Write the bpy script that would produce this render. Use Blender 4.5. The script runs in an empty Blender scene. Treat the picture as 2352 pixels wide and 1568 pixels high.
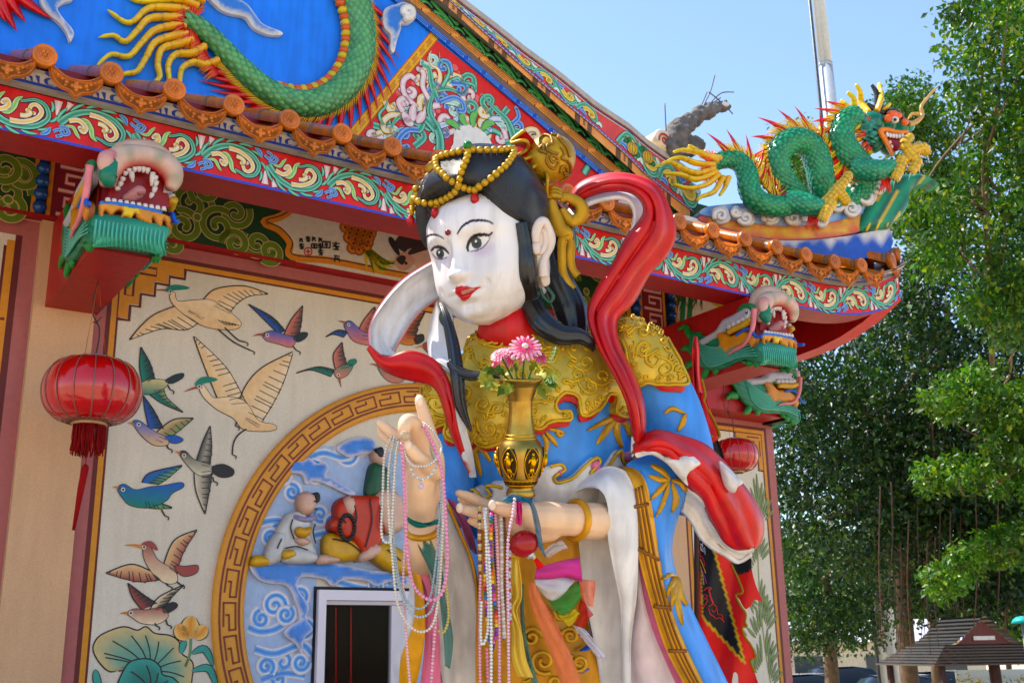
import bpy, math, random
import numpy as np
from mathutils import Vector, Matrix, geometry
from mathutils.bvhtree import BVHTree
random.seed(7); np.random.seed(7)
scene = bpy.context.scene
C = scene.collection
# ------------------------------------------------------------------ camera
FV, CX, CY = 2510.0, 1176.0, 784.0            # focal length and centre on a 2352 px wide frame
PITCH, ROLL = math.radians(15.805), math.radians(.946)
EYE = np.array([0, 0, 2.4])
_R0 = np.array([1., 0, 0]); CF = np.array([0, math.cos(PITCH), math.sin(PITCH)]); _U0 = np.array([0, -math.sin(PITCH), math.cos(PITCH)])
CU = math.cos(ROLL)*_U0 + math.sin(ROLL)*_R0; CR = math.cos(ROLL)*_R0 - math.sin(ROLL)*_U0
cam_d = bpy.data.cameras.new('camera'); cam = bpy.data.objects.new('camera', cam_d); C.objects.link(cam); scene.camera = cam
cam_d.sensor_width = 36; cam_d.lens = 36*FV/2352; cam_d.clip_end = 2000; cam_d.clip_start = .05
M4 = Matrix.Identity(4)
for i in range(3):
    M4[i][0] = CR[i]; M4[i][1] = CU[i]; M4[i][2] = -CF[i]; M4[i][3] = EYE[i]
cam.matrix_world = M4
cam_d.dof.use_dof = True; cam_d.dof.focus_distance = 3.8; cam_d.dof.aperture_fstop = 10
# ------------------------------------------------------------------ sky, sun, exposure
SUN_AZ = math.radians(-70)      # measured from +Y, negative to the left: behind and left of the temple
SUN_EL = math.radians(58)
sdir = np.array([math.sin(SUN_AZ)*math.cos(SUN_EL), math.cos(SUN_AZ)*math.cos(SUN_EL), math.sin(SUN_EL)])
world = bpy.data.worlds.new('World'); scene.world = world; world.use_nodes = True
nt = world.node_tree; bg = nt.nodes['Background']
sky = nt.nodes.new('ShaderNodeTexSky'); sky.sky_type = 'NISHITA'; sky.sun_disc = False
sky.sun_elevation = SUN_EL; sky.sun_rotation = SUN_AZ; sky.altitude = 50; sky.air_density = 1.0; sky.dust_density = .3; sky.ozone_density = 1.5
nt.links.new(sky.outputs[0], bg.inputs[0]); bg.inputs[1].default_value = .15
sl = bpy.data.lights.new('sun', 'SUN'); sl.energy = 4.6; sl.angle = math.radians(.5); sl.color = (1, .93, .82)
so = bpy.data.objects.new('sun', sl); C.objects.link(so); so.location = (-6, 8, 14)
so.rotation_euler = Vector(-sdir).to_track_quat('-Z', 'Y').to_euler()
scene.view_settings.view_transform = 'Standard'; scene.view_settings.look = 'None'; scene.view_settings.gamma = 1
scene.view_settings.exposure = 1.12
# ------------------------------------------------------------------ coordinates
def ray(x, y): return CF + CR*((x-CX)/FV) - CU*((y-CY)/FV)
def vp(x, y, t): return EYE + ray(x, y)*t
FD = np.array([.83124, .55591, 0]); FN = np.array([.55591, -.83124, 0])     # along the facade, out of the facade
def W(u, D, z): return EYE + FD*u - FN*D + np.array([0, 0, z])              # facade coordinates, z from eye level
def FP(x, y, D):
    v = ray(x, y); t = D/(v @ -FN); P = v*t; return np.array([P @ FD, P[2]])
def px(P):
    q = np.asarray(P)-EYE; z = q @ CF; return np.array([CX+FV*(q @ CR)/z, CY-FV*(q @ CU)/z, z])
# ------------------------------------------------------------------ colours and materials
def lin(c):
    c = c/255.0
    return c/12.92 if c <= .04045 else ((c+.055)/1.055)**2.4
def rgb(r, g, b):       # sRGB paint colour -> linear, a little more pigment
    c = np.array([lin(r), lin(g), lin(b)]); l = c @ (.25, .6, .15); c = np.clip(l+(c-l)*1.22, .002, 1)*.9; return (float(c[0]), float(c[1]), float(c[2]))
MATS = {}
def mat(name, rough=.5, metal=0, spec=.5, coat=0, noise=.12, nscale=6, bump=0, bscale=60, col=None, speck=0, sscale=220, trans=0, alpha=1, sss=0, objvar=0, dirt=0, em=0, ior=1.45):
    if name in MATS: return MATS[name]
    m = bpy.data.materials.new(name); m.use_nodes = True; t = m.node_tree; b = t.nodes['Principled BSDF']; L = t.links.new
    if col is None:
        a = t.nodes.new('ShaderNodeAttribute'); a.attribute_name = 'Col'; cur = a.outputs['Color']
    else:
        a = t.nodes.new('ShaderNodeRGB'); a.outputs[0].default_value = (*col, 1); cur = a.outputs[0]
    tc = t.nodes.new('ShaderNodeTexCoord')
    def nz(scale, det=4):
        n = t.nodes.new('ShaderNodeTexNoise'); n.inputs['Scale'].default_value = scale; n.inputs['Detail'].default_value = det
        L(tc.outputs['Object'], n.inputs['Vector']); return n.outputs['Fac']
    def mul(cur, fac, lo, hi, f0=.3, f1=.7):
        mr = t.nodes.new('ShaderNodeMapRange'); mr.inputs[1].default_value = f0; mr.inputs[2].default_value = f1
        mr.inputs[3].default_value = lo; mr.inputs[4].default_value = hi; L(fac, mr.inputs[0])
        v = t.nodes.new('ShaderNodeMix'); v.data_type = 'RGBA'; v.blend_type = 'MULTIPLY'; v.inputs[0].default_value = 1
        L(cur, v.inputs[6]); L(mr.outputs[0], v.inputs[7]); return v.outputs[2]
    if noise: cur = mul(cur, nz(nscale), 1-noise, 1+noise)
    if speck: cur = mul(cur, nz(sscale, 2), 1-speck, 1+speck*.6, .35, .65)
    if dirt:
        mp = t.nodes.new('ShaderNodeMapping'); mp.inputs['Scale'].default_value = (9, 9, 1.2); L(tc.outputs['Object'], mp.inputs[0])
        n = t.nodes.new('ShaderNodeTexNoise'); n.inputs['Scale'].default_value = 2.2; n.inputs['Detail'].default_value = 5; L(mp.outputs[0], n.inputs['Vector'])
        cur = mul(cur, n.outputs['Fac'], 1-dirt, 1.03, .38, .58)
    if objvar:
        oi = t.nodes.new('ShaderNodeObjectInfo'); cur = mul(cur, oi.outputs['Random'], 1-objvar, 1+objvar, 0, 1)
    L(cur, b.inputs['Base Color'])
    b.inputs['Roughness'].default_value = rough; b.inputs['Metallic'].default_value = metal
    b.inputs['Specular IOR Level'].default_value = spec; b.inputs['Coat Weight'].default_value = coat; b.inputs['Coat Roughness'].default_value = .12
    b.inputs['Transmission Weight'].default_value = trans; b.inputs['Alpha'].default_value = alpha; b.inputs['IOR'].default_value = ior
    if sss: b.inputs['Subsurface Weight'].default_value = sss; b.inputs['Subsurface Radius'].default_value = (.03, .015, .008)
    if em: L(cur, b.inputs['Emission Color']); b.inputs['Emission Strength'].default_value = em
    if bump:
        bp = t.nodes.new('ShaderNodeBump'); bp.inputs['Strength'].default_value = bump; bp.inputs['Distance'].default_value = .004
        L(nz(bscale, 5), bp.inputs['Height']); L(bp.outputs[0], b.inputs['Normal'])
    MATS[name] = m; return m
m_paint = mat('wall_paint', .55, noise=.07, nscale=9, bump=.12, bscale=90, dirt=.12)
m_relief = mat('relief_paint', .42, noise=.12, nscale=14, bump=.12, bscale=70)
m_glaze = mat('glazed_tile', .32, noise=.16, nscale=18, bump=.25, bscale=120, objvar=.16, dirt=.22)
m_enamel = mat('ceramic_enamel', .22, noise=.14, nscale=20, spec=.55)
m_terr = mat('terrazzo_wall', .6, noise=.05, nscale=3, speck=.09, sscale=150, bump=.08, bscale=200, dirt=.03)
m_decal = mat('mural_paint', .58, noise=.08, nscale=25, speck=.06)
m_statue = mat('statue_gloss_paint', .4, noise=.11, nscale=11, bump=.3, bscale=26, spec=.45, dirt=.16)
m_face = mat('statue_face_enamel', .28, noise=.05, nscale=9, spec=.5, dirt=.15, bump=.03, bscale=20)
m_hair = mat('statue_hair_lacquer', .27, noise=.2, nscale=30, spec=.5)
m_gold = mat('gold_paint', .42, metal=.4, noise=.16, nscale=16, bump=.18, bscale=60, dirt=.15)
m_brass = mat('polished_brass', .32, metal=1, noise=.22, nscale=26, bump=.05, bscale=60)
m_cloth = mat('cloth', .85, noise=.08, nscale=14, bump=.15, bscale=300, spec=.2)
m_silk = mat('banner_silk', .5, noise=.06, nscale=14, spec=.3)
m_gauze = mat('organza', .6, noise=.1, nscale=30, alpha=.55, spec=.3)
m_wood = mat('red_beam_paint', .5, noise=.1, nscale=5, bump=.1, bscale=60, dirt=.15)
m_leaf = mat('leaf', .4, noise=.2, nscale=1.2, spec=.4)
_t = m_leaf.node_tree; _b = _t.nodes['Principled BSDF']; _o = _t.nodes['Material Output']; _tr = _t.nodes.new('ShaderNodeBsdfTranslucent'); _mx = _t.nodes.new('ShaderNodeMixShader'); _mx.inputs[0].default_value = .36
_g = _t.nodes.new('ShaderNodeMix'); _g.data_type = 'RGBA'; _g.blend_type = 'MULTIPLY'; _g.inputs[0].default_value = 1; _g.inputs[7].default_value = (1.5, 1.35, .55, 1); _t.links.new(_b.inputs['Base Color'].links[0].from_socket, _g.inputs[6]); _t.links.new(_g.outputs[2], _tr.inputs[0])
_t.links.new(_b.outputs[0], _mx.inputs[1]); _t.links.new(_tr.outputs[0], _mx.inputs[2]); _t.links.new(_mx.outputs[0], _o.inputs[0])
m_bark = mat('bark', .85, noise=.3, nscale=9, bump=.6, bscale=30)
m_metal = mat('galvanised_metal', .45, metal=.45, noise=.08, nscale=8)
m_plain = mat('plain_matte', .7, noise=.08, nscale=10)
m_gloss = mat('gloss_plastic', .18, noise=.03, spec=.5)
m_pearl = mat('bead_pearl', .2, noise=.0, spec=.6, coat=.3, objvar=.05)
m_dark = mat('dark_wire', .7, noise=.2)
m_ground = mat('plaza_concrete', .85, noise=.16, nscale=.7, bump=.3, bscale=20, speck=.1, sscale=60)
# ------------------------------------------------------------------ mesh builder
ORG = {}
class MB:
    def __init__(s): s.v = []; s.f = []; s.c = []; s.m = []
    def add(s, V, F, col=(.5, .5, .5), mi=0):
        o = len(s.v); V = np.asarray(V, float).reshape(-1, 3); s.v.extend(V.tolist())
        if isinstance(col, (list, np.ndarray)) and len(col) == len(V) and not np.isscalar(col[0]): s.c.extend([tuple(q) for q in col])
        else: s.c.extend([tuple(col)]*len(V))
        s.f.extend([tuple(i+o for i in q) for q in F]); s.m.extend([mi]*len(F) if np.isscalar(mi) else mi)
        return s
    def mesh(s, name, mats, org=(0, 0, 0), smooth=True):
        me = bpy.data.meshes.new(name); V = np.array(s.v, float).reshape(-1, 3)-np.asarray(org)
        me.from_pydata(V.tolist(), [], s.f)
        for m in (mats if isinstance(mats, (list, tuple)) else [mats]): me.materials.append(m)
        if len(s.f):
            me.polygons.foreach_set('material_index', np.array(s.m, np.int32))
            if smooth: me.polygons.foreach_set('use_smooth', np.ones(len(s.f), bool))
        ca = me.color_attributes.new('Col', 'FLOAT_COLOR', 'POINT')
        cc = np.ones((len(s.v), 4)); cc[:, :3] = np.array(s.c, float).reshape(-1, 3); ca.data.foreach_set('color', cc.ravel())
        me.update(); return me
    def build(s, name, mats, parent=None, smooth=True, org=None, sharp=None):
        if parent is not None: org = ORG[parent.name]
        elif org is None: org = np.array(s.v).mean(0) if s.v else np.zeros(3); org = np.array([org[0], org[1], np.array(s.v)[:, 2].min()])
        me = s.mesh(name, mats, org, smooth)
        if sharp: me.set_sharp_from_angle(angle=math.radians(sharp))
        o = bpy.data.objects.new(name, me); C.objects.link(o)
        if parent is not None: o.parent = parent
        else: o.location = org
        ORG[o.name] = np.asarray(org, float); return o
def tag(o, label, cat, group=None, kind=None):
    if label: o['label'] = label
    if cat: o['category'] = cat
    if group: o['group'] = group
    if kind: o['kind'] = kind
    return o
def thing(name, loc, label, cat, group=None):
    o = bpy.data.objects.new(name, None); C.objects.link(o); o.location = loc; o.empty_display_size = .1
    ORG[o.name] = np.asarray(loc, float); return tag(o, label, cat, group)
def inst(name, me, parent, P, rot=None, scale=1):
    o = bpy.data.objects.new(name, me); C.objects.link(o)
    org = ORG[parent.name] if parent is not None else np.zeros(3)
    M = Matrix.Translation(Vector(np.asarray(P)-org))
    if rot is not None: M = M @ rot.to_4x4()
    if np.isscalar(scale): M = M @ Matrix.Scale(scale, 4)
    else: M = M @ Matrix.Diagonal((*scale, 1))
    if parent is not None: o.parent = parent
    o.matrix_local = M
    ORG[o.name] = org; return o
def axes(x, y, z): return Matrix((tuple(x), tuple(y), tuple(z))).transposed()
def nrm(v): v = np.asarray(v, float); return v/(np.linalg.norm(v)+1e-12)
def cr(pts, n=8, closed=False):
    """Catmull-Rom through the points, n steps per segment, any dimension"""
    P = np.asarray(pts, float); N = len(P); out = []
    if N < 3 and not closed: return np.array([P[0]+(P[-1]-P[0])*k/n for k in range(n+1)])
    for i in range(N if closed else N-1):
        if closed: p0, p1, p2, p3 = P[(i-1) % N], P[i], P[(i+1) % N], P[(i+2) % N]
        else: p0, p1, p2, p3 = P[max(i-1, 0)], P[i], P[i+1], P[min(i+2, N-1)]
        for k in range(n):
            t = k/n; out.append(.5*((2*p1)+(p2-p0)*t+(2*p0-5*p1+4*p2-p3)*t*t+(3*p1-p0-3*p2+p3)*t**3))
    if not closed: out.append(P[-1])
    return np.array(out)
def frames(P, up=None):
    P = np.asarray(P); T = np.gradient(P, axis=0); T /= np.linalg.norm(T, axis=1)[:, None]+1e-12
    u = np.array(up if up is not None else (0, 0, 1.)); n = u-T[0]*(u @ T[0])
    if np.linalg.norm(n) < 1e-4: n = np.array([1., 0, 0])-T[0]*T[0][0]
    n = nrm(n); N = []
    for t in T:
        n = nrm(n-t*(n @ t)); N.append(n)
    N = np.array(N); return T, N, np.cross(T, N)
def tube(mb, P, R, seg=10, col=(.5, .5, .5), mi=0, up=None, flat=1.0, cap=True, colf=None):
    """swept tube; R scalar or per point; flat scales the second axis; colf(i, ang) gives vertex colours"""
    P = np.asarray(P, float); n = len(P); R = np.broadcast_to(np.asarray(R, float), (n,)) if np.ndim(R) == 0 or len(np.atleast_1d(R)) == n else np.interp(np.linspace(0, 1, n), np.linspace(0, 1, len(R)), R)
    T, N, B = frames(P, up); a = np.arange(seg)*2*math.pi/seg; V = []; cc = []
    for i in range(n):
        for t in a:
            V.append(P[i]+R[i]*(math.cos(t)*N[i]+flat*math.sin(t)*B[i])); cc.append(colf(i/(n-1), t) if colf else col)
    F = [(i*seg+j, i*seg+(j+1) % seg, (i+1)*seg+(j+1) % seg, (i+1)*seg+j) for i in range(n-1) for j in range(seg)]
    if cap:
        V += [P[0], P[-1]]; cc += [cc[0], cc[-1]]; k = n*seg
        F += [(k, (j+1) % seg, j) for j in range(seg)]+[(k+1, (n-1)*seg+j, (n-1)*seg+(j+1) % seg) for j in range(seg)]
    mb.add(V, F, cc, mi); return T, N, B
def ball(mb, c, r, col=(.5, .5, .5), ax=None, seg=12, rings=8, mi=0, colf=None):
    r = np.broadcast_to(np.asarray(r, float), (3,)); A = np.eye(3) if ax is None else np.array([nrm(q) for q in ax]); V = []; cc = []
    for i in range(rings+1):
        p = math.pi*i/rings
        for j in range(seg):
            t = 2*math.pi*j/seg; l = np.array([math.sin(p)*math.cos(t), math.sin(p)*math.sin(t), math.cos(p)])
            V.append(np.asarray(c)+(l*r) @ A); cc.append(colf(l) if colf else col)
    F = [(i*seg+j, (i+1)*seg+j, (i+1)*seg+(j+1) % seg, i*seg+(j+1) % seg) for i in range(rings) for j in range(seg)]
    mb.add(V, F, cc, mi); return mb
def lathe(mb, c, ax, prof, seg=24, col=(.5, .5, .5), cols=None, mi=0, rfun=None):
    """profile [(radius, height)] turned about axis ax at c"""
    z = nrm(ax); x = nrm(np.cross(z, (0.3, .9, .1))); y = np.cross(z, x); V = []; cc = []
    for k, (r, h) in enumerate(prof):
        for j in range(seg):
            t = 2*math.pi*j/seg; rr = r*(rfun(t, h) if rfun else 1)
            V.append(np.asarray(c)+z*h+rr*(math.cos(t)*x+math.sin(t)*y)); cc.append(cols[k] if cols else col)
    F = [(i*seg+j, i*seg+(j+1) % seg, (i+1)*seg+(j+1) % seg, (i+1)*seg+j) for i in range(len(prof)-1) for j in range(seg)]
    mb.add(V, F, cc, mi); return mb
def grid(mb, V, col=(.5, .5, .5), mi=0, cols=None, flip=False):
    V = np.asarray(V, float); a, b = V.shape[:2]
    F = [(i*b+j, (i+1)*b+j, (i+1)*b+j+1, i*b+j+1) for i in range(a-1) for j in range(b-1)]
    if flip: F = [q[::-1] for q in F]
    mb.add(V.reshape(-1, 3), F, col if cols is None else np.asarray(cols).reshape(-1, 3), mi); return mb
def shell(mb, V, th, colA, colB=None, miA=0, miB=0, colsA=None, colE=None, flip=False):
    """a grid surface with thickness th (front side faces the eye)"""
    V = np.asarray(V, float); a, b = V.shape[:2]
    du = np.gradient(V, axis=0); dv = np.gradient(V, axis=1); N = np.cross(du, dv); N /= np.linalg.norm(N, axis=2)[:, :, None]+1e-12
    vw = EYE-V.reshape(-1, 3).mean(0)
    if (N.reshape(-1, 3).mean(0) @ vw < 0) != flip: N = -N; fl = True
    else: fl = False
    o = len(mb.v); grid(mb, V+N*th*.5, colA, miA, colsA, fl); grid(mb, V-N*th*.5, colB if colB is not None else colA, miB, None, not fl)
    e = [(i, 0) for i in range(a)]+[(a-1, j) for j in range(1, b)]+[(i, b-1) for i in range(a-2, -1, -1)]+[(0, j) for j in range(b-2, 0, -1)]
    n = a*b; F = []
    for k in range(len(e)):
        p = e[k][0]*b+e[k][1]; q = e[(k+1) % len(e)]; q = q[0]*b+q[1]; F.append((o+p, o+q, o+n+q, o+n+p))
    mb.f.extend(F); mb.m.extend([miB]*len(F)); return mb
def strip(mb, A, B, th=.012, nb=8, bulge=0., colA=(.8, .1, .1), colB=None, miA=0, miB=0, n=8, ripple=0, rfreq=3, colsf=None, flip=False, rnd=0):
    """cloth strip between two traced edges [(x, y, depth)]; bulge pushes the middle towards the eye"""
    A = cr(A, n); B = cr(B, n*(len(A)-1)//n//max(1, len(B)-1) if False else n)
    m = max(len(A), len(B)); rs = lambda Q: np.array([np.interp(np.linspace(0, 1, m), np.linspace(0, 1, len(Q)), Q[:, k]) for k in range(3)]).T
    A = rs(A); B = rs(B); V = np.zeros((m, nb+1, 3)); cols = np.zeros((m, nb+1, 3))
    for i in range(m):
        for j in range(nb+1):
            s = j/nb; q = A[i]*(1-s)+B[i]*s; d = q[2]-bulge*4*s*(1-s)-ripple*math.sin(s*rfreq*2*math.pi+1.7*math.sin(i/m*5))*(.5+.5*math.sin(i/m*3.1))
            V[i, j] = vp(q[0], q[1], d); cols[i, j] = colsf(i/(m-1), s) if colsf else colA
    shell(mb, V, th, colA, colB, miA, miB, cols if colsf else None, flip=flip); return mb
# ------------------------------------------------------------------ flat painting: thin layers on a surface
class Paint:
    def __init__(s, mp, dh=.0007, h0=.002): s.mp = mp; s.dh = dh; s.h0 = h0; s.mb = MB()
    def H(s, l): return s.h0+s.dh*l
    def poly(s, pts, col, layer=0, sm=0, colf=None):
        P = cr(pts, sm, True) if sm else np.asarray(pts, float)
        try: T = geometry.tessellate_polygon([[Vector((q[0], q[1], 0)) for q in P]])
        except Exception: return s
        h = s.H(layer); s.mb.add([s.mp(q[0], q[1], h) for q in P], T, [colf(q) for q in P] if colf else col); return s
    def stroke(s, pts, w, col, layer=0, sm=6, edge=None, w1=None, round_=False, prof=None):
        """brush stroke of width w (to w1); edge = colour at the rims"""
        P = cr(pts, sm) if sm and len(pts) > 2 else np.asarray(pts, float)
        n = len(P); T = np.gradient(P, axis=0); T /= np.linalg.norm(T, axis=1)[:, None]+1e-12; N = np.stack([-T[:, 1], T[:, 0]], 1)
        t = np.linspace(0, 1, n); w1 = w if w1 is None else w1; ww = w+(w1-w)*t
        if prof == 'leaf': ww = w*np.sin(math.pi*np.clip(t*.97+.03, 0, 1))**.7
        elif prof == 'tail': ww = w*np.minimum(1, (1-t)*1.0+.02)**.8
        elif prof == 'head': ww = w*np.minimum(1, t+.04)**.8
        h = s.H(layer); V = []; cc = []
        for i in range(n):
            for k, e in ((-.5, 1), (0, 0), (.5, 1)):
                q = P[i]+N[i]*ww[i]*k; V.append(s.mp(q[0], q[1], h)); cc.append(edge if (edge is not None and e) else col)
        F = [(i*3+k, i*3+k+1, i*3+k+4, i*3+k+3) for i in range(n-1) for k in (0, 1)]
        s.mb.add(V, F, cc); return s
    def dot(s, c, r, col, layer=0, n=12, edge=None, ry=None):
        h = s.H(layer); ry = r if ry is None else ry
        V = [s.mp(c[0], c[1], h)]+[s.mp(c[0]+r*math.cos(2*math.pi*k/n), c[1]+ry*math.sin(2*math.pi*k/n), h) for k in range(n)]
        s.mb.add(V, [(0, 1+k, 1+(k+1) % n) for k in range(n)], [col]+[edge if edge else col]*n); return s
    def curl(s, pts, w, col, layer=0, edge=None, out=None, ow=.3, w1=None, prof=None, blob=0, sm=6):
        if out is not None: s.stroke(pts, w*(1+ow), out, layer, sm, None, None if w1 is None else w1+w*ow, prof=prof)
        s.stroke(pts, w, col, layer+1, sm, edge, w1, prof=prof)
        if blob:
            if out is not None: s.dot(pts[-1], blob*(1+ow*.6), out, layer)
            s.dot(pts[-1], blob, col, layer+1, edge=edge)
        return s
    def build(s, name, parent=None, m=None): return s.mb.build(name, m or m_decal, parent, smooth=False)
def spiral(c, r0, r1, a0, turns, n=14, ysc=1):
    return [(c[0]+(r0+(r1-r0)*k/n)*math.cos(a0+turns*2*math.pi*k/n), c[1]+ysc*(r0+(r1-r0)*k/n)*math.sin(a0+turns*2*math.pi*k/n)) for k in range(n+1)]
def extrude(mb, pts, mp, h0, h1, col, bev=0, colside=None, sm=0, colf=None):
    """a plate: outline in (a, b), extruded from h0 to h1 with a bevelled front"""
    P = cr(pts, sm, True) if sm else np.asarray(pts, float); n = len(P)
    ar = .5*sum(P[i][0]*P[(i+1) % n][1]-P[(i+1) % n][0]*P[i][1] for i in range(n))
    T = np.roll(P, -1, 0)-np.roll(P, 1, 0); T /= np.linalg.norm(T, axis=1)[:, None]+1e-12; N = np.stack([T[:, 1], -T[:, 0]], 1)*(1 if ar > 0 else -1)
    Pi = P-N*bev; hm = h1-min(bev, (h1-h0)*.6)
    rings = [(P, h0), (P, hm), (Pi, h1)] if bev else [(P, h0), (P, h1)]
    V = []; cc = []; cs = colside or col
    for Q, h in rings:
        for q in Q: V.append(mp(q[0], q[1], h)); cc.append((colf(q) if colf else col) if h == h1 else (cs if not colf or colside else colf(q)))
    F = [(r*n+i, r*n+(i+1) % n, (r+1)*n+(i+1) % n, (r+1)*n+i) for r in range(len(rings)-1) for i in range(n)]
    if ar < 0: F = [q[::-1] for q in F]
    k = (len(rings)-1)*n
    try: F += [tuple(k+i for i in t) for t in geometry.tessellate_polygon([[Vector((q[0], q[1], 0)) for q in Pi]])]
    except Exception: pass
    mb.add(V, F, cc); return mb
def inpoly(P, x, y):
    c = False; n = len(P); j = n-1
    for i in range(n):
        if (P[i][1] > y) != (P[j][1] > y) and x < (P[j][0]-P[i][0])*(y-P[i][1])/(P[j][1]-P[i][1]+1e-12)+P[i][0]: c = not c
        j = i
    return c
def edist(P, x, y):
    A = np.asarray(P); B = np.roll(A, -1, 0); q = np.array([x, y]); d = B-A; t = np.clip(((q-A)*d).sum(1)/((d*d).sum(1)+1e-12), 0, 1)
    return np.sqrt((((A+d*t[:, None])-q)**2).sum(1).min())
def patch(mb, pts, dep, th, col, step=8, sm=4, colf=None, mi=0, pillow=0, prad=20, back=True, nrmdir=None, mp=None, colB=None, miB=None):
    """plate cut to a traced outline and laid over a surface. dep(x, y) -> world point on the surface (or mp + height);
    pillow raises the middle, the plate is th thick"""
    P = cr(pts, sm, True) if sm else np.asarray(pts, float)
    lo = P.min(0); hi = P.max(0); inner = []
    xs = np.arange(lo[0]+step*.5, hi[0], step)
    for r, y in enumerate(np.arange(lo[1]+step*.5, hi[1], step*.87)):
        for x in xs+(step*.5 if r % 2 else 0):
            if inpoly(P, x, y) and edist(P, x, y) > step*.45: inner.append((x, y))
    n = len(P); allp = [Vector(q[:2]) for q in P]+[Vector(q) for q in inner]
    res = geometry.delaunay_2d_cdt(allp, [], [list(range(n))], 1, 1e-6)
    V2, F, og = res[0], res[2], res[3]
    out = []; cc = []; base = []
    for q in V2:
        b_, nn = dep(q[0], q[1]); d = edist(P, q[0], q[1]); h = th+(pillow*math.sqrt(max(0, 1-(1-min(1, d/prad))**2)) if pillow else 0)
        out.append(b_+nn*h); base.append(b_-nn*.002); cc.append(colf(q[0], q[1], d) if colf else col)
    k = len(out); FF = []
    for f in F:
        a, b2, c2 = [np.array(out[i]) for i in f[:3]]
        if np.cross(b2-a, c2-a) @ (EYE-a) < 0: f = f[::-1]
        FF.append(tuple(f))
    mb.add(out, FF, cc, mi)
    # rim
    ed = {}
    for f in FF:
        for i in range(len(f)):
            e = (f[i], f[(i+1) % len(f)]); ed[e] = 1
    bd = [e for e in ed if (e[1], e[0]) not in ed]
    ids = sorted({i for e in bd for i in e}); mpx = {i: j for j, i in enumerate(ids)}; m = len(ids); cB = colB
    mb.add([out[i] for i in ids]+[base[i] for i in ids], [(mpx[e[1]], mpx[e[0]], mpx[e[0]]+m, mpx[e[1]]+m) for e in bd], [cB if cB else cc[i] for i in ids]*2, mi if miB is None else miB)
    return mb
def facemap(D): return lambda a, b, h: W(a, D-h, b)
def pxw(D): return lambda x, y: tuple(FP(x, y, D))
# ================================================================== ground and terrace
GZ = -2.4
gm = MB(); gm.add([(-600, -600, 0), (600, -600, 0), (600, 900, 0), (-600, 900, 0)], [(0, 1, 2, 3)], rgb(196, 180, 156))
tag(gm.build('plaza_ground', m_ground, org=(0, 0, 0), smooth=False), None, None, kind='structure')
def fbox(mb, u0, u1, D0, D1, z0, z1, col, mi=0):
    V = [W(u, D, z) for z in (z0, z1) for D in (D0, D1) for u in (u0, u1)]
    mb.add(V, [(0, 1, 3, 2)[::-1], (4, 5, 7, 6), (0, 1, 5, 4), (2, 3, 7, 6)[::-1], (0, 2, 6, 4)[::-1], (1, 3, 7, 5)], col, mi); return mb
tm = MB(); fbox(tm, -7, 8.4, 2.4, 16, GZ+.004, -1.6, rgb(170, 150, 130))
tag(tm.build('terrace', m_ground, smooth=False), None, None, kind='structure')
# ================================================================== temple
TEMPLE = thing('temple_building', W(3, 6.2, -1.6), 'ornate temple with blue gable, painted eaves, orange roof tiles and bird mural wall', 'temple')
RED = rgb(176, 24, 26); BROWN = rgb(92, 30, 24); TAN = rgb(202, 138, 62); PINK = rgb(166, 98, 94); CREAM = rgb(214, 204, 188); COLM = rgb(204, 164, 130); BLACK = rgb(14, 14, 16)
WD = 6.25; CD = 6.2
MURAL = rgb(216, 204, 186)
wm = MB()
U0w, U1w = -3.2, 6.77
WU0, WU1, WZ1 = 2.735, 3.40, .372     # window opening
ztop = 3.0
fbox(wm, U0w, .99, WD, WD+.3, -1.6, ztop, MURAL); fbox(wm, 1.30, WU0, WD, WD+.3, -1.6, ztop, MURAL)
fbox(wm, WU1, 5.45, WD, WD+.3, -1.6, ztop, MURAL); fbox(wm, 5.68, U1w, WD, WD+.3, -1.6, 2.2, MURAL)
fbox(wm, WU0, WU1, WD, WD+.3, WZ1, ztop, MURAL)
fbox(wm, U1w-.32, U1w, WD+.3, 15, -1.6, 2.6, COLM)
fbox(wm, U0w, U1w, WD+3.2, WD+3.4, -1.6, 3, rgb(60, 40, 34)); fbox(wm, U0w, U1w, WD+.3, WD+3.2, 3.0, 3.05, rgb(60, 40, 34))
wall = wm.build('wall', m_terr, TEMPLE, smooth=False)
for (a, b) in ((.99, 1.315), (5.45, 5.70)):
    q = MB(); fbox(q, a, b, CD, WD+.28, -1.6, 2.37, COLM); q.build('column', m_terr, TEMPLE, smooth=False)
# --- painted border stripes (thin layers on the wall)
P = Paint(facemap(WD)); pw = pxw(WD)
def rect(P, u0, u1, z0, z1, col, l=0): P.poly([(u0, z0), (u1, z0), (u1, z1), (u0, z1)], col, l)
# panel far left
rect(P, .905, .988, -1.6, 2.37, PINK); rect(P, -1, .905, 2.27, 2.37, PINK); rect(P, .87, .905, -1.6, 2.27, BROWN, 1); rect(P, .83, .87, -1.6, 2.235, TAN, 1); rect(P, .815, .83, -1.6, 2.2, BROWN, 1)
for k in range(4):   # stepped key corner
    P.stroke([(.86-.085*k, 1.78+.12*k), (.80-.085*k, 1.78+.12*k), (.80-.085*k, 1.9+.12*k)], .018, BROWN, 2, 0); P.stroke([(.85-.085*k, 1.80+.12*k), (.82-.085*k, 1.80+.12*k)], .03, TAN, 3, 0)
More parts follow.
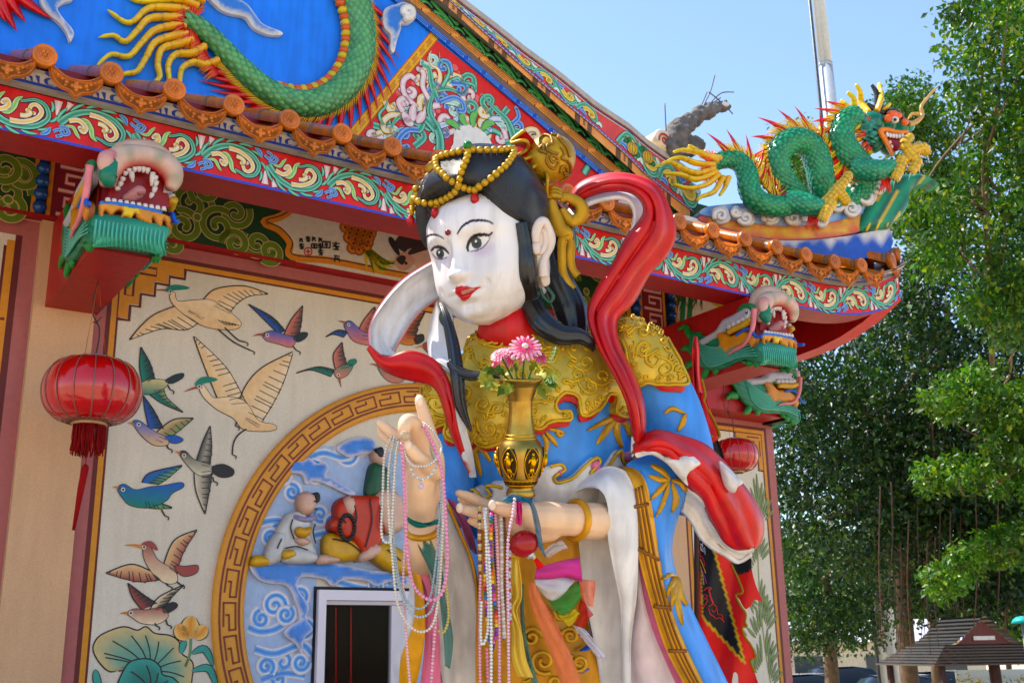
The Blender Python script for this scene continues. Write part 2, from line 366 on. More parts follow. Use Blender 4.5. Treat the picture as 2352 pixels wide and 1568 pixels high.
# central panel frame
MU0, MU1, MZ1 = 1.452, 5.36, 2.245
rect(P, 1.317, 1.388, -1.6, 2.395, PINK); rect(P, 1.388, 5.45, 2.30, 2.395, PINK)
def frame_l(P, u0, u1, zt, steps=True):
    for off, w, c, l in ((0, .026, BROWN, 1), (.026, .030, TAN, 1), (.056, .012, BROWN, 1)):
        P.poly([(u0+off, -1.6), (u0+off+w, -1.6), (u0+off+w, zt-off-w), (u1-off-w, zt-off-w), (u1-off-w, -1.6), (u1-off, -1.6), (u1-off, zt-off), (u0+off, zt-off)], c, l)
frame_l(P, 1.388, 5.45, 2.30)
def key_corner(P, u, z, su, s=1.0):
    "stepped fret in a panel's top corner; su = +1 runs right"
    q = lambda a, b: (u+su*a*s, z-b*s)
    P.poly([q(0, 0), q(.36, 0), q(.36, .055), q(.27, .055), q(.27, .11), q(.19, .11), q(.19, .19), q(.11, .19), q(.11, .27), q(.055, .27), q(.055, .36), q(0, .36)], TAN, 2)
    P.stroke([q(.37, .0), q(.37, .065), q(.28, .065), q(.28, .12), q(.2, .12), q(.2, .2), q(.12, .2), q(.12, .28), q(.065, .28), q(.065, .37), q(0, .37)], .018*s, BROWN, 3, 0)
    P.stroke([q(.03, .03), q(.2, .03), q(.2, .075), q(.1, .075)], .014*s, BROWN, 3, 0); P.stroke([q(.03, .06), q(.03, .22), q(.075, .22), q(.075, .11)], .014*s, BROWN, 3, 0)
key_corner(P, 1.452, 2.243, 1)
# right panel with bamboo
rect(P, 5.70, 5.735, -1.6, 1.95, PINK); rect(P, 6.69, 6.768, -1.6, 1.95, PINK); rect(P, 5.735, 6.69, 1.74, 1.95, PINK)
frame_l(P, 5.735, 6.69, 1.74); key_corner(P, 6.625, 1.675, -1, .8); key_corner(P, 5.80, 1.675, 1, .8)
P.build('painted_border', wall)
# --- bamboo painted on the right panel
P = Paint(facemap(WD)); GR = rgb(104, 132, 98); GR2 = rgb(150, 150, 84)
def blf(P, x, y, dx, dy, w, c=GR, c2=GR2, l=2):
    a = np.array(pw(x, y)); b = np.array(pw(x+dx, y+dy)); m = (a+b)/2
    P.stroke([a, m, b], w, rgb(60, 70, 50), l, 4, prof='leaf'); P.stroke([a, m, b], w*.72, c, l+1, 4, edge=c2, prof='leaf')
P.stroke([pw(x, y) for x, y in ((1770, 1570), (1756, 1480), (1746, 1380), (1741, 1290), (1738, 1200), (1745, 1120))], .012, rgb(150, 150, 92), 1, 5)
for x, y, s in ((1745, 1170, 1), (1742, 1150, -1), (1740, 1280, -1), (1738, 1260, 1), (1752, 1420, 1), (1748, 1440, -1), (1758, 1500, 1), (1750, 1520, -1), (1745, 1390, 1), (1765, 1545, 1), (1735, 1540, -1)):
    for k in range(5):
        blf(P, x+s*3*k, y+6*k, s*(8+4*k)-(3 if s > 0 else -3), -62+9*k+random.uniform(-8, 8), .026)
for x, y in ((1690, 1430), (1700, 1480), (1715, 1360), (1690, 1340)):
    for k in range(3): blf(P, x, y, 16+5*k, 50-10*k, .026)
P.build('painted_bamboo', wall)
# --- birds of the mural
INK = rgb(38, 34, 34)
def mixc(a, b, t): return tuple(a[i]*(1-t)+b[i]*t for i in range(3))
def wing(P, lead, trail, c1, c2, k=9, l=2, ct=None):
    L = cr([pw(*q) for q in lead], 8); T = cr([pw(*q) for q in trail], 8); n = max(len(L), len(T))
    rs = lambda Q: np.stack([np.interp(np.linspace(0, 1, n), np.linspace(0, 1, len(Q)), Q[:, i]) for i in (0, 1)], 1); L = rs(L); T = rs(T)
    V = []; cc = []
    for i in range(n):
        jag = 1+(.10 if (i % 3) == 0 else -.04)
        for s in (0, .5, 1):
            q = L[i]+(T[i]-L[i])*s*(jag if s == 1 else 1); V.append(P.mp(q[0], q[1], P.H(l+1))); cc.append(mixc(c1, c2, s) if s < 1 else (ct or c2))
    P.mb.add(V, [(i*3+j, i*3+j+1, i*3+j+4, i*3+j+3) for i in range(n-1) for j in (0, 1)], cc)
    P.stroke(L, .0075, INK, l+2, 0)
    for j in range(k):
        t = (j+.7)/k; i = min(n-1, int(t*(n-1))); a = L[i]+(T[i]-L[i])*.42; b = L[i]+(T[i]-L[i])*1.03; a = a+(L[max(0, i-2)]-L[i])*.4
        P.stroke([a, (a+b)/2, b], .005, INK, l+3, 0)
    P.stroke(T, .005, INK, l+2, 0)
def body(P, pts, c, c2=None, l=4):
    q = [pw(*p) for p in pts]; Q = cr(q, 5, True); ctr = Q.mean(0)
    P.stroke(np.vstack([Q, Q[:1]]), .0075, INK, l, 0); lo = Q[:, 1].min(); hi = Q[:, 1].max()
    P.poly(Q, c, l+1, 0, (lambda p: mixc(c, c2, (p[1]-lo)/(hi-lo+1e-6))) if c2 else None)
def beak(P, a, b, w, c=rgb(150, 84, 70), l=5): P.stroke([pw(*a), pw((a[0]+b[0])/2, (a[1]+b[1])/2-2), pw(*b)], w, c, l, 4, prof='tail')
def eye_(P, x, y, r=.012, l=7): P.dot(pw(x, y), r, rgb(225, 215, 200), l); P.dot(pw(x, y), r*.55, INK, l+1)
def legs(P, *ls):
    for q in ls: P.stroke([pw(*p) for p in q], .009, INK, 6, 4); a = q[-1]; P.stroke([pw(a[0], a[1]), pw(a[0]+9, a[1]+4), pw(a[0]+7, a[1]+10)], .007, INK, 6, 3)
PE = rgb(226, 186, 140); PE2 = rgb(238, 212, 178); TEAL = rgb(44, 122, 102); DTE = rgb(30, 44, 46); BLU = rgb(48, 88, 168); PNK = rgb(206, 124, 108); MAR = rgb(150, 74, 66)
birds = []
def bird(fn):
    P = Paint(facemap(WD)); fn(P); o = P.build('painted_bird', wall); birds.append(o)
def b1(P):
    wing(P, [(410, 700), (355, 722), (322, 750), (297, 780)], [(470, 728), (430, 757), (370, 756), (297, 781)], PE, PE2, 14)
    wing(P, [(465, 690), (495, 664), (560, 657), (615, 675)], [(525, 722), (545, 697), (575, 680), (615, 676)], PE, PE2, 11)
    body(P, [(400, 672), (408, 692), (445, 690), (485, 690), (515, 708), (545, 732), (553, 745), (540, 756), (500, 756), (465, 748), (430, 728), (398, 700), (390, 680)], PE, PE2)
    beak(P, (396, 670), (352, 667), .02); P.stroke([pw(380, 668), pw(400, 661), pw(436, 662)], .035, TEAL, 7, 4, prof='leaf'); eye_(P, 391, 670)
    legs(P, [(500, 756), (535, 785), (575, 805)], [(515, 752), (545, 780), (560, 785)])
    for k in range(5): P.stroke([pw(500+8*k, 735+2*k), pw(520+7*k, 748)], .005, INK, 7, 0)
def b2(P):
    wing(P, [(640, 768), (600, 728), (570, 699)], [(655, 760), (625, 728), (572, 699)], BLU, DTE, 7); wing(P, [(650, 772), (668, 735), (695, 702)], [(685, 775), (692, 740), (695, 703)], PNK, DTE, 7)
    body(P, [(603, 768), (625, 760), (650, 768), (678, 778), (668, 797), (640, 790), (612, 782)], PNK, BLU); body(P, [(672, 778), (690, 765), (705, 765), (702, 775), (685, 785)], DTE)
    beak(P, (608, 769), (580, 772), .022); eye_(P, 613, 770); legs(P, [(672, 795), (680, 805)])
def b3(P):
    wing(P, [(327, 885), (320, 840), (323, 797)], [(355, 870), (345, 835), (324, 797)], TEAL, DTE, 7); wing(P, [(335, 900), (370, 925), (420, 947)], [(375, 892), (385, 915), (420, 946)], TEAL, DTE, 7, ct=rgb(150, 160, 100))
    body(P, [(318, 885), (345, 872), (382, 875), (378, 890), (345, 905), (322, 902)], TEAL, rgb(210, 190, 140)); body(P, [(378, 876), (400, 862), (420, 858), (418, 868), (395, 880)], DTE); legs(P, [(385, 885), (390, 895)])
def b4(P):
    wing(P, [(505, 930), (468, 840), (444, 773)], [(565, 925), (520, 845), (446, 773)], PE, PE2, 13); wing(P, [(540, 950), (560, 892), (600, 845), (672, 808)], [(590, 985), (622, 935), (650, 880), (672, 812)], PE, PE2, 14)
    body(P, [(466, 885), (478, 900), (492, 914), (530, 912), (565, 925), (592, 965), (628, 975), (632, 986), (600, 990), (558, 985), (535, 960), (498, 940), (470, 915), (458, 893)], PE, PE2)
    beak(P, (464, 888), (422, 900), .022); P.stroke([pw(448, 885), pw(468, 873), pw(500, 872)], .04, TEAL, 7, 4, prof='leaf'); eye_(P, 457, 888)
    legs(P, [(565, 985), (545, 1000), (535, 1020), (533, 1044)], [(543, 968), (540, 978)])
def b5(P):
    wing(P, [(342, 985), (333, 945), (328, 908)], [(375, 985), (355, 945), (329, 908)], BLU, DTE, 7); wing(P, [(345, 1005), (395, 965), (444, 960)], [(370, 1018), (410, 990), (444, 961)], rgb(210, 180, 130), DTE, 8, ct=rgb(120, 150, 90))
    body(P, [(305, 970), (320, 967), (345, 985), (380, 1005), (385, 1020), (355, 1022), (325, 1000)], rgb(222, 184, 140), BLU); body(P, [(378, 1005), (400, 1000), (420, 1010), (400, 1018)], BLU); beak(P, (310, 975), (292, 972), .02, rgb(190, 130, 70)); eye_(P, 318, 975); legs(P, [(382, 1022), (386, 1030)])
def b6(P):
    wing(P, [(448, 1065), (465, 1015), (482, 978)], [(480, 1075), (486, 1030), (483, 978)], DTE, rgb(215, 200, 175), 8, ct=INK); wing(P, [(445, 1085), (450, 1130), (470, 1180)], [(487, 1078), (482, 1120), (471, 1180)], rgb(215, 200, 175), INK, 9)
    body(P, [(412, 1042), (425, 1036), (445, 1055), (485, 1070), (480, 1090), (455, 1090), (432, 1070)], rgb(215, 205, 180), INK); body(P, [(483, 1076), (510, 1066), (535, 1078), (532, 1092), (505, 1095)], INK); beak(P, (417, 1044), (402, 1037), .02, rgb(190, 120, 70)); eye_(P, 422, 1046); legs(P, [(488, 1095), (490, 1105)])
def b7(P):
    wing(P, [(325, 1108), (345, 1085), (418, 1068)], [(362, 1113), (385, 1098), (418, 1070)], BLU, TEAL, 8, ct=rgb(120, 160, 100)); wing(P, [(330, 1140), (355, 1150), (395, 1165)], [(335, 1165), (360, 1168), (394, 1167)], TEAL, rgb(120, 160, 100), 6)
    body(P, [(270, 1122), (285, 1112), (310, 1125), (345, 1118), (375, 1115), (415, 1108), (420, 1118), (395, 1132), (380, 1150), (340, 1165), (300, 1160), (283, 1145)], TEAL, BLU); beak(P, (277, 1122), (258, 1119), .02, rgb(180, 120, 70)); eye_(P, 282, 1124); legs(P, [(370, 1170), (378, 1184)])
def b8(P):
    wing(P, [(375, 1295), (400, 1240), (452, 1216)], [(405, 1320), (420, 1270), (452, 1218)], PE, MAR, 9); wing(P, [(345, 1310), (300, 1295), (243, 1315)], [(372, 1330), (315, 1335), (243, 1316)], PE, MAR, 10)
    body(P, [(330, 1250), (345, 1256), (362, 1285), (400, 1310), (405, 1335), (380, 1338), (350, 1315), (330, 1280)], PE2, MAR); body(P, [(400, 1300), (425, 1300), (453, 1298), (450, 1315), (420, 1322)], MAR); beak(P, (328, 1256), (286, 1251), .022, rgb(200, 130, 60)); P.stroke([pw(325, 1250), pw(345, 1248), pw(362, 1264)], .03, MAR, 7, 4, prof='leaf'); eye_(P, 330, 1256); legs(P, [(380, 1338), (386, 1345)], [(405, 1335), (414, 1342)])
def b9(P):
    wing(P, [(325, 1400), (303, 1370), (293, 1338)], [(360, 1385), (330, 1365), (295, 1339)], MAR, INK, 8); wing(P, [(340, 1405), (365, 1370), (422, 1342)], [(378, 1395), (395, 1370), (421, 1344)], PE2, INK, 9)
    body(P, [(292, 1408), (308, 1398), (335, 1400), (372, 1395), (385, 1415), (360, 1432), (325, 1430), (305, 1418)], PE2, MAR); body(P, [(372, 1395), (395, 1383), (407, 1388), (400, 1398), (378, 1408)], INK); beak(P, (296, 1408), (274, 1409), .018, rgb(190, 120, 60)); eye_(P, 300, 1407); legs(P, [(355, 1430), (357, 1436)], [(380, 1422), (384, 1434)])
def b10(P):
    wing(P, [(760, 865), (715, 850), (680, 857)], [(770, 850), (730, 842), (680, 856)], TEAL, DTE, 6); wing(P, [(770, 850), (765, 815), (785, 786)], [(800, 845), (790, 815), (786, 787)], PNK, DTE, 7)
    body(P, [(768, 850), (790, 838), (810, 838), (800, 858), (785, 868), (772, 866)], PNK, TEAL); body(P, [(800, 830), (815, 825), (817, 833), (803, 842)], TEAL); beak(P, (777, 866), (783, 890), .02); eye_(P, 776, 862)
def b11(P):
    wing(P, [(790, 775), (765, 768), (748, 774)], [(800, 762), (775, 758), (748, 773)], BLU, DTE, 6); wing(P, [(815, 775), (835, 735), (860, 705)], [(845, 785), (858, 745), (862, 706)], PNK, DTE, 7)
    body(P, [(790, 745), (805, 738), (830, 760), (860, 775), (850, 792), (815, 785), (798, 765)], PNK, BLU); beak(P, (795, 744), (776, 738), .018); eye_(P, 800, 746)
def b12(P):
    wing(P, [(918, 775), (925, 745), (975, 717)], [(955, 780), (960, 750), (976, 718)], rgb(206, 120, 52), INK, 8); body(P, [(908, 770), (925, 762), (960, 778), (945, 792), (920, 788)], rgb(206, 130, 66), MAR); body(P, [(950, 775), (970, 768), (972, 782), (955, 790)], INK)
    body(P, [(970, 795), (985, 785), (1010, 790), (1015, 820), (990, 815)], MAR); beak(P, (975, 796), (952, 800), .018, rgb(200, 120, 50))
def b13(P):
    body(P, [(868, 842), (885, 838), (905, 850), (930, 858), (925, 875), (900, 878), (880, 865)], PNK, TEAL); beak(P, (872, 843), (848, 836), .02); eye_(P, 876, 844); wing(P, [(940, 890), (960, 872), (990, 860)], [(950, 905), (970, 885), (992, 868)], rgb(206, 120, 52), PNK, 6)
for f in (b1, b2, b3, b4, b5, b6, b7, b8, b9, b10, b11, b12, b13): bird(f)
# --- lotus
P = Paint(facemap(WD)); LT = rgb(76, 150, 136); LD = rgb(46, 104, 92); LP = rgb(206, 180, 132)
def lotus_leaf(pts, c1, c2, vc, l):
    Q = cr([pw(*p) for p in pts], 5, True); P.stroke(np.vstack([Q, Q[:1]]), .016, INK, l, 0); ct = np.array(pw(*vc)); n = len(Q)
    V = [P.mp(ct[0], ct[1], P.H(l+1))]; cc = [c1]
    for s, f in ((.6, .25), (1, 1)):
        for q in Q: p = ct+(q-ct)*s; V.append(P.mp(p[0], p[1], P.H(l+1))); cc.append(mixc(c1, c2, f))
    P.mb.add(V, [(0, 1+i, 1+(i+1) % n) for i in range(n)]+[(1+i, 1+n+i, 1+n+(i+1) % n, 1+(i+1) % n) for i in range(n)], cc)
    for i in range(0, n, 8): p = ct+(Q[i]-ct)*.82; P.stroke([ct, ct+(p-ct)*.5+np.array([.01, .01]), p], .007, INK, l+2, 3)
lotus_leaf([(215, 1490), (225, 1465), (250, 1450), (285, 1440), (315, 1448), (335, 1440), (355, 1455), (390, 1460), (410, 1475), (415, 1500), (440, 1520), (440, 1550), (430, 1580), (380, 1600), (320, 1560), (290, 1530), (255, 1540), (230, 1520)], LT, LP, (345, 1540), 0)
lotus_leaf([(290, 1530), (315, 1515), (345, 1515), (365, 1530), (372, 1550), (400, 1560), (420, 1600), (330, 1610), (270, 1590)], LD, LT, (345, 1590), 4)
P.stroke([pw(438, 1465), pw(436, 1500), pw(425, 1530)], .016, rgb(110, 134, 92), 1, 4)
for a, b, c, w in (((440, 1462), (436, 1440), (440, 1413), .1), ((432, 1465), (415, 1450), (408, 1432), .075), ((446, 1465), (462, 1450), (473, 1437), .075)):
    P.stroke([pw(*a), pw(*b), pw(*c)], w*1.15, INK, 5, 5, prof='leaf'); P.stroke([pw(*a), pw(*b), pw(*c)], w, rgb(214, 140, 58), 6, 5, edge=rgb(236, 196, 130), prof='leaf')
for q in ([(440, 1500), (470, 1490), (490, 1530)], [(415, 1500), (420, 1480), (428, 1470)], [(440, 1540), (480, 1535), (500, 1590)], [(230, 1590), (222, 1560), (218, 1535)], [(295, 1580), (300, 1560), (306, 1538)]):
    P.stroke([pw(*p) for p in q], .045, INK, 3, 5, prof='leaf'); P.stroke([pw(*p) for p in q], .034, LT, 4, 5, prof='leaf')
P.build('painted_lotus', wall)
# ================================================================== round window surround
RC = np.array([3.535, .290]); RO, RI = 1.425, 1.25
rm = MB(); rp = lambda a, r, h: W(RC[0]+r*math.cos(a), WD-h, RC[1]+r*math.sin(a))
n = 96; prof = [(RO+.012, 0), (RO+.012, .03), (RO, .04), (RI+.02, .04), (RI, .02), (RI, 0.0)]
V = [[rp(2*math.pi*k/n, r, h) for r, h in prof] for k in range(n+1)]; grid(rm, V, rgb(214, 152, 82), flip=True)
ring = rm.build('window_ring', m_terr, TEMPLE)
P = Paint(lambda a, b, h: rp(a, b, .04+h)); RB = rgb(122, 56, 42)
for r in (RO-.022, RI+.038): P.stroke([(a, r) for a in np.linspace(0, 2*math.pi, 120)], .012, RB, 1, 0)
N = 46; r0 = RI+.06; r1 = RO-.045
for k in range(N):
    a0 = 2*math.pi*k/N; da = 2*math.pi/N; q = lambda s, t: (a0+da*s, r0+(r1-r0)*t)
    def kk(pts):      # key stroke in polar coordinates with even width
        P3 = [q(*p) for p in pts]
        for (a, b) in zip(P3[:-1], P3[1:]):
            if abs(a[1]-b[1]) < 1e-6: P.stroke([a, b], .0105, RB, 1, 0)
            else: P.poly([(a[0]-.0042, min(a[1], b[1])-.005), (a[0]+.0042, min(a[1], b[1])-.005), (a[0]+.0042, max(a[1], b[1])+.005), (a[0]-.0042, max(a[1], b[1])+.005)], RB, 1)
    kk([(0, 0), (.82, 0), (.82, .52), (.36, .52)]); kk([(0, 0), (0, 1), (.70, 1)]); kk([(.36, .52), (.36, .74)])
P.build('painted_key_fret', ring)
# --- painted sky inside the ring
P = Paint(facemap(WD)); n = 60
SKYB = rgb(172, 188, 214)
def inring(u, z): return math.hypot(u-RC[0], z-RC[1]) < RI-.01
zz = np.linspace(-1.3, RI, 30)
for i in range(len(zz)-1):
    z0, z1 = zz[i], zz[i+1]; h0 = math.sqrt(max(0, RI**2-(z0-RC[1])**2)) if abs(z0-RC[1]) < RI else 0
    if z1 > RC[1]+RI: z1 = RC[1]+RI
    h1 = math.sqrt(max(0, RI**2-(z1-RC[1])**2)) if abs(z1-RC[1]) < RI else 0
    for s0, s1 in ((-1, 0), (0, 1)):
        a = [RC[0]+h0*s0, RC[0]+h0*s1, RC[0]+h1*s1, RC[0]+h1*s0]
        if z1 <= WZ1 or z0 < WZ1:      # keep the window opening free
            L0 = min(a[0], WU0) if s0 < 0 else max(a[0], WU1); R0 = min(a[1], WU0) if s0 < 0 else max(a[1], WU1); L1 = min(a[3], WU0) if s0 < 0 else max(a[3], WU1); R1 = min(a[2], WU0) if s0 < 0 else max(a[2], WU1)
            if s0 < 0: a = [a[0], WU0, WU0, a[3]]
            else: a = [WU1, a[1], a[2], WU1]
        P.poly([(a[0], z0), (a[1], z0), (a[2], z1), (a[3], z1)], SKYB, 0)
CB = rgb(78, 128, 200); CW = rgb(222, 226, 234); CP = rgb(216, 196, 196)
def cloud(P, pts, w, l=1):
    q = [pw(*p) for p in pts]; P.stroke(q, w*1.7, CP, l, 6); P.stroke(q, w*1.35, CW, l+1, 6); P.stroke(q, w, CB, l+2, 6, edge=rgb(150, 190, 230))
def cspir(P, x, y, r, l=1, s=1, w=.03, a0=0):
    c = pw(x, y); q = spiral(c, r, r*.15, a0, 1.4*s, 16); P.stroke(q, w*1.9, CP, l, 2); P.stroke(q, w*1.4, CW, l+1, 2); P.stroke(q, w*.8, CB, l+2, 2, edge=rgb(150, 190, 230))
for i, (x, y, r) in enumerate(((640, 1215, .05), (620, 1235, .04), (720, 1085, .07), (800, 1040, .08), (830, 1030, .05), (760, 1200, .05), (735, 1180, .05), (630, 1390, .07), (655, 1410, .05), (600, 1420, .05), (690, 1370, .05), (700, 1440, .06), (650, 1520, .07), (610, 1530, .05), (690, 1520, .05), (640, 1560, .05), (670, 1130, .05), (650, 1090, .05), (900, 1335, .06), (860, 1345, .05), (1040, 1200, .07), (1060, 1250, .06))):
    cspir(P, x, y, r, 1+(i % 3)*3, 1 if i % 2 else -1, .032, i*.9)
for i, q in enumerate(([(575, 1210), (600, 1200), (640, 1195), (660, 1215)], [(690, 1060), (740, 1040), (790, 1050), (830, 1020)], [(570, 1440), (600, 1450), (640, 1440), (690, 1400)], [(585, 1490), (630, 1500), (690, 1480), (715, 1500)], [(600, 1560), (650, 1545), (700, 1550)], [(720, 1230), (770, 1215), (800, 1190)], [(760, 1330), (830, 1350), (900, 1350)])):
    cloud(P, q, .035, 2+(i % 2)*3)
for i in range(26):
    c = (random.uniform(3.75, 4.7), random.uniform(-.9, 1.4))
    if inring(*c) and math.hypot(c[0]-RC[0], c[1]-RC[1]) < RI-.12:
        q = spiral(c, random.uniform(.05, .08), .01, i*.9, 1.4*(1 if i % 2 else -1), 16)
        for w, cc, l in ((.06, CP, 0), (.045, CW, 1), (.026, CB, 2)): P.stroke(q, w, cc, 1+(i % 3)*3+l, 2)
P.build('painted_sky', wall)
# --- raised blue cloud reliefs
def planedep(D): return lambda x, y: (W(*((lambda q: (q[0], D, q[1]))(FP(x, y, D)))), FN)
cm = MB()
def ccol(x, y, d): return mixc(rgb(214, 208, 214), CB, min(1, d/7))
for pts in ([(655, 1070), (672, 1052), (690, 1060), (705, 1052), (725, 1065), (740, 1060), (752, 1075), (745, 1090), (760, 1100), (810, 1130), (800, 1138), (745, 1112), (715, 1105), (700, 1112), (690, 1090), (660, 1085)],
            [(570, 1300), (590, 1290), (620, 1285), (660, 1292), (700, 1290), (750, 1290), (800, 1300), (850, 1310), (905, 1315), (935, 1330), (925, 1345), (895, 1335), (860, 1345), (840, 1335), (790, 1330), (760, 1345), (740, 1330), (690, 1325), (680, 1350), (705, 1390), (700, 1420), (715, 1445), (695, 1465), (690, 1500), (678, 1480), (650, 1455), (665, 1435), (685, 1420), (675, 1380), (655, 1345), (620, 1340), (590, 1330)],
            [(770, 1030), (800, 1010), (840, 1005), (860, 1020), (850, 1040), (820, 1045), (795, 1050)]):
    patch(cm, pts, planedep(WD-.006), .025, CB, 9, 4, ccol, pillow=.012, prad=8)
cm.build('cloud_relief', m_relief, TEMPLE)
# --- relief figures
SK = rgb(216, 176, 156)
def relief(mb, pts, col, th=.035, pil=.04, prad=18, rim=rgb(40, 34, 36), step=8):
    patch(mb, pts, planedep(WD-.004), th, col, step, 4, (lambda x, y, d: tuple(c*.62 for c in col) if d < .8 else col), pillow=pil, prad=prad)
boy = MB()
relief(boy, [(640, 1200), (655, 1180), (680, 1175), (700, 1185), (712, 1210), (716, 1250), (722, 1278), (690, 1290), (650, 1285), (630, 1260), (628, 1225)], rgb(206, 202, 196))
relief(boy, [(628, 1225), (645, 1220), (652, 1240), (640, 1285), (610, 1300), (600, 1285), (612, 1245)], rgb(200, 196, 192), .05)
relief(boy, [(640, 1262), (690, 1258), (720, 1275), (715, 1292), (680, 1296), (640, 1292)], rgb(206, 202, 198), .06)
relief(boy, [(570, 1288), (585, 1275), (615, 1285), (612, 1298), (575, 1302)], rgb(214, 168, 44), .05, .03, 8); relief(boy, [(636, 1268), (660, 1265), (668, 1280), (640, 1286)], rgb(214, 168, 44), .09, .03, 8)
relief(boy, [(676, 1160), (680, 1138), (698, 1130), (714, 1140), (718, 1160), (712, 1178), (698, 1186), (684, 1180)], SK, .05, .06, 16); relief(boy, [(706, 1137), (716, 1136), (720, 1148), (714, 1158)], BLACK, .105, .01, 6)
relief(boy, [(664, 1222), (672, 1212), (684, 1216), (700, 1212), (698, 1228), (684, 1238), (670, 1234)], rgb(214, 160, 40), .10, .03, 8); relief(boy, [(664, 1240), (690, 1238), (700, 1248), (680, 1256)], SK, .09, .03, 8)
relief(boy, [(668, 1184), (690, 1190), (712, 1184), (716, 1194), (692, 1202), (664, 1194)], rgb(150, 140, 170), .075, .02, 6)
def folds(mb, *ls):
    for l in ls: tube(mb, [planedep(WD-.004)(x, y)[0]+FN*h for x, y, h in cr(l, 4)], .0045, 5, rgb(40, 32, 34))
folds(boy, [(660, 1195, .085), (655, 1215, .085), (662, 1240, .09)], [(712, 1205, .08), (706, 1225, .085), (712, 1250, .085)], [(640, 1262, .1), (665, 1258, .11), (690, 1266, .11)], [(704, 1156, .115), (709, 1155, .115)], [(712, 1172, .11), (706, 1174, .112)], [(632, 1240, .1), (622, 1262, .1)])
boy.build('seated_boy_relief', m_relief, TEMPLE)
mk = MB(); OR = rgb(190, 66, 34); YE = rgb(206, 160, 36)
relief(mk, [(735, 1260), (740, 1230), (760, 1225), (800, 1235), (830, 1250), (840, 1275), (800, 1290), (745, 1285)], YE, .04)
relief(mk, [(760, 1185), (765, 1155), (790, 1140), (840, 1140), (880, 1130), (880, 1180), (870, 1240), (830, 1290), (800, 1250), (765, 1235)], OR, .06, .05)
relief(mk, [(750, 1195), (775, 1190), (790, 1210), (770, 1225), (748, 1218)], OR, .08, .03); relief(mk, [(775, 1150), (790, 1143), (800, 1155), (798, 1180), (785, 1190), (775, 1170)], SK, .1, .03, 8)
relief(mk, [(850, 1140), (880, 1125), (910, 1150), (915, 1210), (880, 1230), (855, 1200)], SK, .08, .05); relief(mk, [(830, 1260), (880, 1250), (930, 1280), (935, 1320), (890, 1315), (850, 1290)], YE, .07); relief(mk, [(812, 1275), (840, 1250), (862, 1260), (850, 1280), (815, 1292)], SK, .09, .03, 8)
relief(mk, [(716, 1285), (728, 1275), (760, 1280), (770, 1290), (740, 1296), (720, 1298)], SK, .07, .03, 8)
folds(mk, [(790, 1145, .11), (800, 1190, .12), (790, 1230, .12)], [(830, 1150, .12), (835, 1200, .12), (820, 1260, .12)], [(860, 1150, .12), (850, 1200, .13), (862, 1230, .13)], [(750, 1240, .09), (790, 1250, .09), (820, 1275, .09)], [(765, 1190, .12), (775, 1205, .125)], [(870, 1265, .12), (900, 1290, .12)])
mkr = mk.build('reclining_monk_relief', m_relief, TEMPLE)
bd = MB()
for k in range(22): a = k/22*math.pi*2; q = FP(778+17*math.cos(a), 1215+28*math.sin(a), WD); ball(bd, W(q[0], WD-.12, q[1]), .014, rgb(30, 26, 26), seg=6, rings=4)
bd.build('prayer_bead_string', m_relief, mkr)
gb = MB()
relief(gb, [(840, 1090), (850, 1065), (870, 1070), (885, 1085), (885, 1140), (860, 1145), (835, 1140)], rgb(40, 84, 56), .05); relief(gb, [(850, 1060), (848, 1040), (858, 1030), (872, 1034), (880, 1050), (874, 1068), (862, 1072)], SK, .05, .05, 12)
relief(gb, [(850, 1036), (862, 1032), (866, 1050), (856, 1054)], BLACK, .10, .01, 5)
gb.build('green_robed_boy_relief', m_relief, TEMPLE)
# ================================================================== sliding window
WH = rgb(226, 214, 222); fm = MB()
fbox(fm, WU0, WU0+.05, WD-.045, WD+.05, -1.6, WZ1, WH); fbox(fm, WU0+.05, WU1-.05, WD-.045, WD+.05, WZ1-.06, WZ1, WH); fbox(fm, WU1-.05, WU1, WD-.045, WD+.05, -1.6, WZ1, WH)
fbox(fm, WU0+.052, WU1-.052, WD-.02, WD+.03, WZ1-.085, WZ1-.062, rgb(200, 188, 196)); fbox(fm, 3.24, 3.345, WD-.01, WD+.03, -1.6, WZ1-.087, rgb(214, 204, 210))
fr = fm.build('window_frame', m_gloss, TEMPLE, smooth=False)
rb = MB(); fbox(rb, WU0-.016, WU1+.01, WD-.012, WD+.02, WZ1+.001, WZ1+.02, BLACK); fbox(rb, WU0-.016, WU0-.001, WD-.012, WD+.02, -1.6, WZ1, BLACK); rb.build('window_seal', m_plain, TEMPLE, smooth=False)
gl = MB(); fbox(gl, WU0+.05, 3.24, WD+.012, WD+.016, -1.6, WZ1-.086, rgb(230, 235, 235)); gl.build('window_pane', mat('window_glass', .02, trans=1, noise=0, spec=.5, ior=1.1), TEMPLE, smooth=False)
mled = mat('red_led', .4, noise=0, col=rgb(255, 20, 24), em=1.2)
for x in (772, 806):
    q = MB()
    for k in range(26): c = FP(x-.004*k, 1398+7*k, WD+.25); ball(q, W(c[0], WD+.25, c[1]), .0022, seg=6, rings=4)
    q.build('led_string', mled, TEMPLE)
q = MB(); fbox(q, 2.80, 2.93, WD+.5, WD+.55, -1.6, .5, rgb(60, 22, 18)); q.build('inner_curtain', m_cloth, TEMPLE, smooth=False)
